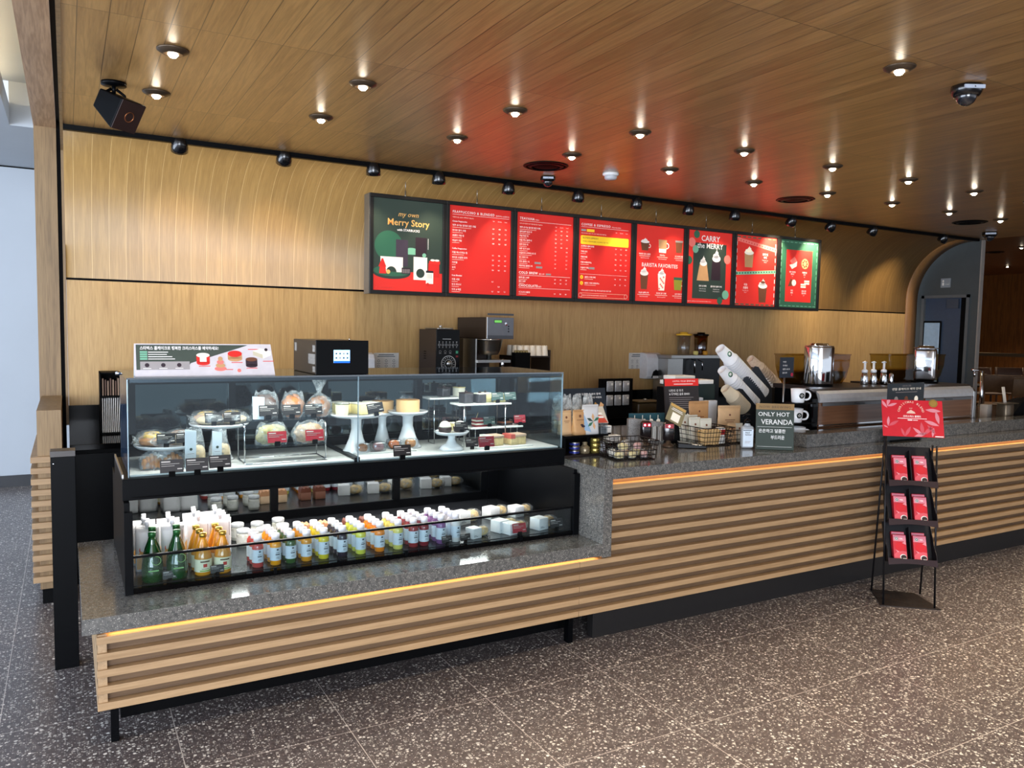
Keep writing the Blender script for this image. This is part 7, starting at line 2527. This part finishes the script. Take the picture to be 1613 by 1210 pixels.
def espresso(label, x0, x1):
    W_ = x1 - x0
    t = thing('espresso_machine', label, 'espresso machine', (x0, 3.40, ZC), 0, 'espresso machines on the counter')
    H_ = ZM - ZC
    lx = 0.24 if x0 < 4.5 else 0.0
    MB().box(0.02, W_ - 0.0, 0.03, 0.2, 0.0, H_ - 0.03).box(0.02 + lx, W_ - 0.0, 0.2, 0.58, 0.0, H_ - 0.03).build('body', M_BLACK, t)
    # rounded top rolling over towards the customer side
    pr_ = [(0.03, H_ - 0.085), (0.006, H_ - 0.085), (0.003, H_ - 0.06), (0.012, H_ - 0.03), (0.035, H_ - 0.01), (0.07, H_), (0.55, H_), (0.55, H_ - 0.03), (0.03, H_ - 0.031)]
    MB().prism(pr_[:4] + [(0.035, H_ - 0.012), (0.035, H_ - 0.085)], 0.035, W_ - 0.03, 'x').build('chrome_roll', mat('polished_roll', (226, 228, 230), 0.3, 0.6), t)
    MB().prism([(0.034, H_ - 0.013), (0.07, H_), (0.2, H_), (0.2, H_ - 0.0301), (0.034, H_ - 0.0301)], 0.0, W_, 'x').box(lx, W_, 0.2, 0.58, H_ - 0.0301, H_).build('top', M_DBROWN, t)
    MB().box(0.035, W_ - 0.03, 0.010, 0.03, 0.012, H_ - 0.087).build('rear_panel', M_TINT, t, bevel=0.002)
    MB().box(0.035, W_ - 0.03, 0.004, 0.012, 0.090, 0.098).box(0.035, W_ - 0.03, 0.006, 0.012, 0.080, 0.084).build('chrome_strip', M_CHROME, t)
    lp = [(0.02, 0.0), (0.035, 0.0), (0.035, H_ - 0.02), (0.026, H_ - 0.012), (0.010, H_ - 0.03), (-0.0, H_ - 0.07), (0.0, 0.0)]
    MB().prism([(0.02, 0.0), (0.2, 0.0), (0.2, H_ - 0.001), (0.07, H_ - 0.001), (0.03, H_ - 0.02), (0.012, H_ - 0.06), (0.008, H_ - 0.11), (0.008, 0.0)], -0.03, 0.034, 'x').build('end_cheek', M_BLACKG, t, bevel=0.012)
    MB().prism([(0.0, 0.0), (0.03, 0.0), (0.03, H_ - 0.02), (0.0, H_ - 0.05)], W_ - 0.03, W_, 'x').build('chrome_corner', M_STEEL, t, bevel=0.003)
    MB().prism([(W_, 0.0), (W_ + 0.11, 0.0), (W_ + 0.012, H_ - 0.03), (W_, H_ - 0.03)], 0.05, 0.45, 'y').build('end_wedge', M_MATTE, t)
    MB().box(0.06, W_ - 0.06, 0.0, 0.004, H_ - 0.108, H_ - 0.088).build('name_band', mat('band_grey', (110, 112, 114), 0.3, 0.6), t)
    a = Art((W_ * 0.40, -0.0003, H_ - 0.104), (1, 0, 0), (0, 0, 1), (0, -1, 0))
    a.text('Mastrena', 0.0, 0.0, 0.018, M_MATTE, 1, shear=0.3, width=0.11)
    a.build('lettering', t)
    return t


xa, xb = at(1292, 640, y=3.40).x, at(1400, 640, y=3.40).x
espresso('brown and chrome espresso machine behind the small dark promotion board', xa - 0.035, 5.09)
xa2, xb2 = at(1454, 640, y=3.40).x, at(1537, 640, y=3.40).x
espresso('brown and chrome espresso machine at right, behind the red display stand', xa2 - 0.035, xb2)


def on_top(px, py):
    p = at(px, py, z=ZM + 0.0005)
    return p


def urn(label, px, py, top, wpx, sq=False):
    p = on_top(px, py)
    p.y = 3.665
    x = at(px, py, y=p.y).x
    D_ = (Vector((x, p.y, 0)) - CAM).dot(_fw)
    r = wpx / 2 * D_ / F_PX
    h = at(px, top, y=p.y).z - ZM
    t = thing('coffee_urn', label, 'coffee urn', (x, p.y, ZM + 0.0005), 0.5)
    if sq:
        MB().bbox(-r * 0.8, r * 0.8, -r * 0.8, r * 0.8, 0.012, h * 0.94, 0.025, seg=4).build('body', M_CHROME, t)
    else:
        MB().lathe([(r * 0.97, 0.012), (r, 0.02), (r, h * 0.90), (r * 0.96, h * 0.93)], n=36).build('body', M_CHROME, t)
    MB().lathe([(r * 0.99, 0.0), (r * 0.99, 0.012)], n=32).build('base_ring', M_MATTE, t)
    MB().lathe([(r * 0.95, h * 0.925), (r * 0.96, h * 0.945), (r * 0.6, h * 0.955), (r * 0.58, h), (0, h * 1.005)], n=32).build('lid', M_CHROME, t)
    if not sq:
        MB().box(r * 0.35, r * 1.07, -r * 0.5, r * 0.5, 0.02, h * 0.92).build('handle_strip', M_BLACKG, t, bevel=0.01)
    return t, p.y


u1, y1 = urn('tall round chrome coffee urn on the left espresso machine', 1288, 608, 541, 44)
u2, y2 = urn('tall square chrome coffee urn on the right espresso machine', 1456, 604, 545, 38, True)

M_SMOKE = thin_glass('smoked_amber', (206, 186, 126), 0.03, 0.1, 0.15)


def hopper(label, pxl, pxr, ptop, pbot, y):
    x0, x1 = at(pxl, ptop, y=y).x, at(pxr, ptop, y=y).x
    h = at((pxl + pxr) / 2, ptop, y=y).z - ZM
    W_ = x1 - x0
    t = thing('bean_hopper', label, 'bean hopper', (x0, y, ZM + 0.0005), 0, 'bean hoppers on the espresso machines')
    pts = [(W_ * 0.14, 0.0), (W_ * 0.86, 0.0), (W_ * 0.93, h * 0.2), (W_ * 0.985, h * 0.6), (W_, h), (0, h), (W_ * 0.015, h * 0.6), (W_ * 0.07, h * 0.2)]
    MB().prism(pts, 0.0, 0.16, 'y').build('bin', M_SMOKE, t)
    MB().box(-0.004, W_ + 0.004, -0.004, 0.164, h, h + 0.008).build('lid', M_SMOKE, t)
    MB().prism([(W_ * 0.16, 0.003), (W_ * 0.84, 0.003), (W_ * 0.91, h * 0.2), (W_ * 0.95, h * 0.42), (W_ * 0.05, h * 0.42), (W_ * 0.09, h * 0.2)], 0.01, 0.15, 'y').build('beans', mat('coffee_beans', (62, 46, 24), 0.5, 0, 0.5, 120, bump=0.5), t)
    return t


hopper('smoked amber bean hopper behind the round urn', 1249, 1340, 560, 600, 3.80)
hopper('smoked amber bean hopper behind the square urn', 1400, 1489, 560, 600, 3.80)


def pump(label, px, pb, ptop):
    y = 3.66
    x = at(px, pb, y=y).x
    h = at(px, ptop, y=y).z - ZM
    t = thing('syrup_pump', label, 'syrup bottle', (x, y, ZM + 0.0005), 0, 'syrup pumps on the left espresso machine')
    MB().lathe([(0.026, 0.0), (0.028, 0.006), (0.022, h * 0.35), (0.016, h * 0.55)], n=22).build('bottle', M_CHROME, t)
    MB().lathe([(0.020, h * 0.52), (0.021, h * 0.62), (0.013, h * 0.66), (0.008, h * 0.67), (0.008, h * 0.95)], n=18).build('collar', M_CAP, t)
    MB().tube([(0.036, 0.01, h * 0.965), (0.0, 0, h * 0.985), (-0.034, -0.008, h * 0.975)], [0.004, 0.0075, 0.005], 8).build('spout', M_CAP, t)
    return t


for px, l in ((1361, 'left'), (1375, 'middle'), (1391, 'right')):
    pump('chrome syrup bottle with white pump, %s of three' % l, px, 607, 570)
tag(MB().lathe([(0.014, 0), (0.016, 0.01), (0.014, 0.07), (0.006, 0.08), (0, 0.082)], n=16).build('steel_shaker', M_CHROME, loc=(at(1403, 605, y=3.66).x, 3.66, ZM + 0.0005)), 'small steel shaker right of the white syrup pumps', 'shaker')
# faucet at the right end
fx_ = at(1537, 600, y=3.7)
fc = thing('faucet', 'chrome square faucet beyond the right espresso machine', 'faucet', (at(1541, 606, y=3.75).x + 0.02, 3.75, ZC))
zf = at(1541, 584, y=3.75).z - ZC
MB().tube([(0.03, 0, 0.0), (0.03, 0, zf)], 0.014, 12).tube([(0.045, 0, zf), (-0.15, -0.02, zf + 0.008)], 0.011, 10).tube([(-0.12, -0.02, zf), (-0.125, -0.025, zf - 0.05)], 0.007, 8).build('spout', M_CHROME, fc)

# small promotion board before the machines
pb_ = thing('promotion_board', 'dark promotion board with small desserts just above the red display card', 'sign', (at(1385, 640, y=3.22).x, 3.165, 0.9185 + 0.0))
wB = at(1441, 640, y=3.22).x - pb_.location.x
zb0, zb1 = 0.0, at(1400, 603, y=3.22).z - 0.9185
MB().box(0, wB, -0.004, 0.004, 0.0, zb1).build('board', mat('board_slate', (38, 46, 52), 0.45), pb_)
MB().box(0.04, wB - 0.04, -0.02, 0.03, 0.0, 0.01).build('foot', M_MATTE, pb_)
a = Art((0, -0.004, 0), (1, 0, 0), (0, 0, 1), (0, -1, 0))
a.text('크리스마스 디저트', wB / 2, zb1 - 0.022, 0.012, GRY, 1, align='CENTER')
a.text('연말 홀케이크 예약 안내', wB / 2, zb1 - 0.044, 0.017, CRM, 1, align='CENTER', width=wB * 0.8)
a.rect(wB * 0.2, zb1 - 0.06, wB * 0.8, zb1 - 0.057, GRY)
for q, c_ in enumerate((GRY, BRN, CRM)):
    a.disc(wB * (0.22 + 0.28 * q), zb1 - 0.105, 0.02, c_, 1, 14)
a.build('print', pb_)

# right end: straw holder, tablet, boxes
sh2 = thing('stir_stick_holder', 'bronze holder with pale stir sticks at the right end of the counter', 'holder', (at(1582, 664, y=3.42).x, 3.42, ZC))
zh = at(1582, 636, y=3.42).z - ZC
MB().bbox(-0.055, 0.055, -0.04, 0.04, 0, zh, 0.01).bbox(-0.09, 0.09, -0.055, 0.055, zh, zh + 0.008, 0.006).build('box', mat('bronze_holder', (112, 98, 80), 0.3, 0.6), sh2)
for q in range(5):
    MB().tube([(-0.02 + 0.008 * q, 0, zh), (-0.045 + 0.008 * q, 0.01, zh + 0.13)], 0.0035, 6).build('stick', M_CUPW, sh2)
tg = at(1613, 660, y=3.40)
tb_ = thing('tablet_stand', 'black wedge shaped tablet stand at the right edge of the counter', 'tablet', (at(1592, 663, y=3.40).x, 3.40, ZC))
MB().prism([(0.0, 0.06), (0.16, 0.18), (0.30, 0.20), (0.30, 0.0), (0.10, 0.0), (0.10, 0.06)], 0.0, 0.12, 'y').build('wedge', M_MATTE, tb_)
tag(MB().bbox(-0.06, 0.06, -0.03, 0.03, 0, 0.05, 0.01).build('folded_cloth', mat('pink_cloth', (190, 130, 130), 0.8), loc=(at(1597, 664, y=3.44).x + 0.01, 3.36, ZC + 0.0)), 'folded pink cloth under the black tablet stand', 'cloth') if False else None
for q, (px, h_, c_, l) in enumerate(((1560, 0.15, (176, 168, 158), 'pale beige carton beside the right espresso machine'), (1566, 0.06, (150, 116, 76), 'low tan box beside the stir stick holder'))):
    x = at(px, 662, y=3.52 if q == 0 else 3.38).x
    tag(MB().bbox(-0.035, 0.035, -0.03, 0.03, 0, h_, 0.004).build('counter_box', mat('box_tone_%d' % q, c_, 0.6), loc=(x + 0.03 * q, 3.56 if q == 0 else 3.40, ZC)), l, 'box')
# cream equipment cabinet beyond
tag(MB().bbox(0, 0.45, 0, 0.4, 0, 0.28, 0.006).build('side_cabinet', mat('beige_cabinet', (168, 150, 130), 0.5), loc=(at(1510, 620, y=4.9).x, 4.9, 0.8605 - 0.0)) , 'low beige cabinet box on the back counter before the doorway', 'cabinet') if False else None

# ================================================================ free-standing red display
ds = thing('display_stand', 'black wire floor stand with a red seasonal card and three trays', 'display stand', (4.201, 2.878, 0), math.atan2(2.697 - 2.878, 4.42 - 4.201))
wS, dS = 0.284, 0.257
M_ROD = mat('stand_black', (20, 20, 24), 0.45, 0.3)
MB().prism([(-0.02, -0.02), (wS + 0.03, -0.02), (wS - 0.03, dS + 0.01), (-0.0, dS + 0.03)], 0.0, 0.004, 'z').build('base_plate', mat('stand_plate', (58, 52, 50), 0.4, 0.4), ds)
zt_ = 1.20
mb = MB()
for x, y, xt, yt, z_ in ((0.0, 0.0, 0.0, 0.11, 1.0), (wS, 0.0, wS - 0.0, 0.11, 0.95), (0.0, dS, 0.01, 0.15, 1.15), (wS, dS, wS - 0.01, 0.15, 0.95)):
    MB().tube([(x, y, 0.003), (xt, yt, z_)], 0.006, 8).build('rod', M_ROD, ds)
zc0 = at(1388, 692, y=2.82).z
zc1 = at(1382, 633, y=2.87).z
# card
cw = 0.335
Tcd = Matrix.Translation((-0.045, 0.015, zc0)) @ Matrix.Rotation(radians(-19), 4, 'X')
hcd = (zc1 - zc0) / cos(radians(19)) * 1.0
M_CR = mat('card_red', (206, 26, 42), 0.4)
M_CP = mat('card_pink', (226, 140, 150), 0.4)
M_CP2 = mat('card_rose', (214, 84, 96), 0.4)
MB().box(0, cw, 0, 0.004, 0, hcd, T=Tcd).build('header_card', M_CR, ds)
R3 = Tcd.to_3x3()
a = Art(Tcd @ Vector((0, -0.0003, 0)), R3 @ Vector((1, 0, 0)), R3 @ Vector((0, 0, 1)), R3 @ Vector((0, -1, 0)))


def leaf(u, v, ang, ln, mt, wd=0.26, l=1):
    t_ = radians(ang)
    pts = []
    for k in range(9):
        s_ = k / 8
        pts.append((s_ * ln, ln * wd * sin(pi * s_) * 0.5))
    for k in range(7, 0, -1):
        s_ = k / 8
        pts.append((s_ * ln, -ln * wd * sin(pi * s_) * 0.5))
    out = []
    for x, y in pts:
        X_, Y_ = u + x * cos(t_) - y * sin(t_), v + x * sin(t_) + y * cos(t_)
        out.append((min(max(X_, 0.002), cw - 0.002), min(max(Y_, 0.002), hcd - 0.002)))
    a.poly(out, mt, l)


for u, v, an_, ln, mt in ((0.03, 0.18, 75, 0.07, M_CP), (0.03, 0.18, 20, 0.06, M_CP), (0.03, 0.17, 125, 0.06, M_CP), (0.03, 0.06, 85, 0.06, M_CP), (0.03, 0.06, 30, 0.07, M_CP2), (0.03, 0.05, 150, 0.03, M_CP),
                          (0.24, 0.165, -5, 0.085, M_CP), (0.31, 0.08, 100, 0.08, M_CP), (0.31, 0.07, 160, 0.085, M_CP), (0.12, 0.0, 60, 0.07, M_CP2), (0.12, 0.0, 110, 0.055, M_CP2), (0.22, 0.01, 45, 0.08, M_CP2), (0.22, 0.01, 95, 0.08, M_CP2),
                          (0.22, 0.01, 140, 0.07, M_CP), (0.27, 0.0, 80, 0.06, M_CP), (0.29, 0.02, 130, 0.07, M_CP2), (0.17, 0.0, 20, 0.08, M_CP)):
    leaf(u, v, an_, ln, mt)
# arched lettering
M_CT = mat('card_text', (240, 196, 176), 0.5)
word = 'CHRISTMAS BLEND'
for k, ch in enumerate(word):
    if ch == ' ':
        continue
    t_ = radians(170 - 160 * k / (len(word) - 1))
    u, v = 0.16 + 0.062 * cos(t_), 0.142 + 0.062 * sin(t_)
    a.text(ch, u, v, 0.017, M_CT, 2, align='CENTER', bold=0.02, rot=t_ - pi / 2)
a.text('2020', 0.16, 0.168, 0.009, M_CT, 2, align='CENTER')
a.poly([(0.135, 0.14), (0.185, 0.14), (0.18, 0.15), (0.16, 0.162), (0.14, 0.15)], M_CT, 2)
a.text('크리스마스 블렌드', 0.165, 0.118, 0.013, WHT, 2, align='CENTER', bold=0.02)
a.rect(0.085, 0.108, 0.245, 0.1105, WHT, 2)
a.rect(0.14, 0.097, 0.165, 0.103, WHT, 2)
a.rect(0.17, 0.098, 0.195, 0.101, WHT, 2)
a.disc(0.285, 0.205, 0.024, mat('gold_seal', (186, 150, 76), 0.3, 0.6), 2, 26)
a.ring(0.285, 0.205, 0.019, 0.0205, mat('gold_seal_line', (120, 92, 40), 0.4), 3, 24)
a.rect(cw - 0.05, 0.003, cw - 0.004, 0.008, WHT, 2)
a.build('card_print', ds)
# trays
tiers = [(762, 700), (822, 765), (882, 825)]
tw = 0.27
zts = [at(1400, 757, y=2.83).z, at(1400, 817, y=2.83).z, at(1400, 877, y=2.83).z]
tA = radians(-24)
packs = []


def via_pack():
    t = thing('coffee_stick_box', 'x', 'box')
    w_, h_ = 0.074, 0.150
    MB().bbox(0, w_, 0, 0.022, 0, h_, 0.002).build('carton', mat('carton_crimson', (196, 36, 52), 0.4), t)
    b = Art((0, -0.0003, 0), (1, 0, 0), (0, 0, 1), (0, -1, 0))
    b.rect(0.002, 0.110, w_ - 0.002, h_ - 0.004, mat('card_pink2', (218, 130, 146), 0.4), 1)
    b.disc(w_ * 0.5, 0.078, 0.027, M_CR, 2, 20)
    b.poly([(0.002, 0.002), (w_ - 0.002, 0.002), (w_ - 0.002, 0.05), (0.03, 0.058), (0.002, 0.03)], M_CP2, 1)
    b.poly([(0.01, 0.06), (0.03, 0.05), (0.024, 0.042)], M_CP, 3)
    b.poly([(0.05, 0.10), (0.07, 0.115), (0.072, 0.09)], M_CP, 3)
    b.disc(w_ - 0.022, 0.018, 0.0185, M_PAPER, 3, 20, 0.0165)
    b.disc(w_ - 0.020, 0.017, 0.0155, mat('cup_brown', (40, 22, 22), 0.4), 4, 20, 0.0135)
    b.disc(0.020, 0.125, 0.0105, mat('emblem_pale', (200, 206, 200), 0.4), 2, 18)
    b.ring(0.020, 0.125, 0.0045, 0.0075, mat('emblem_dark', (28, 40, 38), 0.5), 3, 16)
    b.text('VIA', 0.036, 0.121, 0.012, WHT, 3, bold=0.02)
    b.rect(w_ - 0.026, 0.008, w_ - 0.006, 0.011, WHT, 5)
    b.build('print', t)
    return t


vp = via_pack()
kk = 0
ang = ds.rotation_euler[2]
for ti, z_ in enumerate(zts):
    o = (0.012, -0.015, z_ - 0.02)
    Tt = Matrix.Translation((0.006, (0.055, 0.02, -0.01)[ti], z_ - 0.03)) @ Matrix.Rotation(tA, 4, 'X')
    mb = MB().box(0, tw, 0.055, 0.059, 0, 0.235, T=Tt).box(0, tw, -0.02, 0.059, -0.004, 0.0, T=Tt)
    mb.build('tray_back', M_ROD, ds)
    for x in (0, tw - 0.003):
        MB().prism([(-0.02, -0.004), (0.055, -0.004), (0.055, 0.235), (0.035, 0.20), (0.008, 0.09), (-0.02, 0.04)], x, x + 0.003, 'x', T=Tt).build('tray_side', M_ROD, ds)
    n = 12
    vs = [(tw * j / n, -0.022, (0.018 - 0.014 * sin(pi * j / n) * -1) if False else 0.006) for j in range(n + 1)] + [(tw * j / n, -0.022, -0.034 + 0.012 * sin(pi * j / n)) for j in range(n + 1)]
    vs += [(x, y + 0.003, z) for x, y, z in vs]
    m_ = 2 * (n + 1)
    fs = [(j, j + 1, n + 2 + j, n + 1 + j) for j in range(n)] + [(m_ + j, m_ + n + 1 + j, m_ + n + 2 + j, m_ + j + 1) for j in range(n)] + [(j, m_ + j, m_ + j + 1, j + 1) for j in range(n)] + [(n + 1 + j, n + 2 + j, m_ + n + 2 + j, m_ + n + 1 + j) for j in range(n)]
    MB().add(vs, fs, 0, False, Tt).build('tray_lip', mat('tray_plum', (34, 16, 24), 0.35), ds)
    MB().box(tw / 2 - 0.002, tw / 2 + 0.002, 0.0, 0.055, 0, 0.20, T=Tt).build('divider', M_ROD, ds)
    for ci in range(2):
        for di in range(2):
            base = Tt @ Vector((0.040 + ci * 0.112, 0.0025 + (1 - di) * 0.0245, 0.001 + (1 - di) * 0.022))
            wv = Matrix.Rotation(ang, 4, 'Z') @ base + Vector(ds.location)
            ro = (Matrix.Rotation(ang, 4, 'Z') @ Matrix.Rotation(tA, 4, 'X')).to_euler()
            place(vp, kk, wv, rot=ro, label='red coffee stick box, %s of the pair on the %s %s tray' % (('rear', 'front')[di], ('upper', 'middle', 'lower')[ti], ('left', 'right')[ci]), group='red boxes on the display stand')
            kk += 1

# ================================================================ far seating area
M_CH = mat('chair_wood', (120, 86, 54), 0.5, 0, 0.15, 20)
M_CHD = mat('chair_dark', (66, 42, 28), 0.5, 0, 0.15, 20)


def chair(mt):
    t = thing('wooden_chair', 'x', 'chair')
    MB().bbox(-0.24, 0.24, -0.22, 0.22, 0.43, 0.455, 0.03).build('seat', mt, t)
    for sx in (-1, 1):
        for sy in (-1, 1):
            if sy > 0:
                MB().tube([(sx * 0.22, sy * 0.20, 0), (sx * 0.215, 0.20, 0.45), (sx * 0.215, 0.26, 0.86)], 0.017, 8).build('leg', mt, t)
            else:
                MB().tube([(sx * 0.22, sy * 0.20, 0), (sx * 0.21, sy * 0.19, 0.43)], 0.016, 8).build('leg', mt, t)
    MB().bbox(-0.24, 0.24, 0.0, 0.02, 0, 0.24, 0.01, T=Matrix.Translation((0, 0.225, 0.62)) @ Matrix.Rotation(radians(-8), 4, 'X')).build('backrest', mt, t)
    MB().box(-0.21, 0.21, -0.195, -0.18, 0.2, 0.225).build('stretcher', mt, t)
    return t


c1 = chair(M_CH)
base1 = at(1572, 628, x=13.2)
for k, (px, x, rz_, l) in enumerate(((1570, 13.2, 2.3, 'left of two, facing away'), (1613, 12.6, 2.4, 'at the right edge, partly cut off'))):
    p = at(px, 640, x=x)
    place(c1, k, (p.x, p.y, 0.0), rz=rz_, label='light brown wooden chair in the far seating area, ' + l, group='wooden chairs in the far room', scale=1.18)
c2 = chair(M_CHD)
for k, (px, x, l) in enumerate(((1548, 15.5, 'left of two behind'), (1600, 16.2, 'right of two behind'))):
    p = at(px, 640, x=x)
    place(c2, k, (p.x, p.y, 0.0), rz=-0.6, label='dark wooden chair in the far seating area, ' + l, group='wooden chairs in the far room', scale=1.18)
ht = thing('high_table', 'long high wooden table before the far brown wall', 'table', (13.0, 7.9, 0))
zr = at(1570, 556, x=14.5).z
MB().box(1.0, 1.6, -1.6, 3.5, zr - 0.05, zr).build('tabletop', mat('table_edge', (96, 78, 58), 0.4), ht)
for y in (-1.4, 1.0, 3.3):
    MB().box(1.2, 1.3, y, y + 0.08, 0, zr - 0.05).build('leg', M_CHD, ht)
lt = thing('low_table', 'square dark topped table between the wooden chairs in the far room', 'table', (14.3, 8.2, 0), 0.4)
MB().bbox(-0.35, 0.35, -0.35, 0.35, 0.72, 0.75, 0.02).build('tabletop', M_CHD, lt)
MB().lathe([(0.22, 0), (0.22, 0.01), (0.03, 0.03), (0.03, 0.72)], n=20).build('pedestal', M_BLACK, lt)
# small things on the back counter seen between the rack and the poster
p = at(1000, 640, y=5.55)
bb = thing('bean_box', 'low dark olive container with a lid on the back counter right of the silver packets', 'container', (p.x, 5.5, ZB), -0.1)
MB().bbox(0, 0.24, 0, 0.16, 0, 0.10, 0.015).build('container_body', mat('olive_box', (58, 46, 26), 0.4), bb)
MB().bbox(-0.006, 0.246, -0.006, 0.166, 0.10, 0.118, 0.01).build('lid', mat('olive_lid_dark', (74, 60, 36), 0.35), bb)
MB().lathe([(0.016, 0.118), (0.018, 0.13), (0.0, 0.133)], (0.12, 0.08, 0), 16).build('knob', M_STEEL, bb)
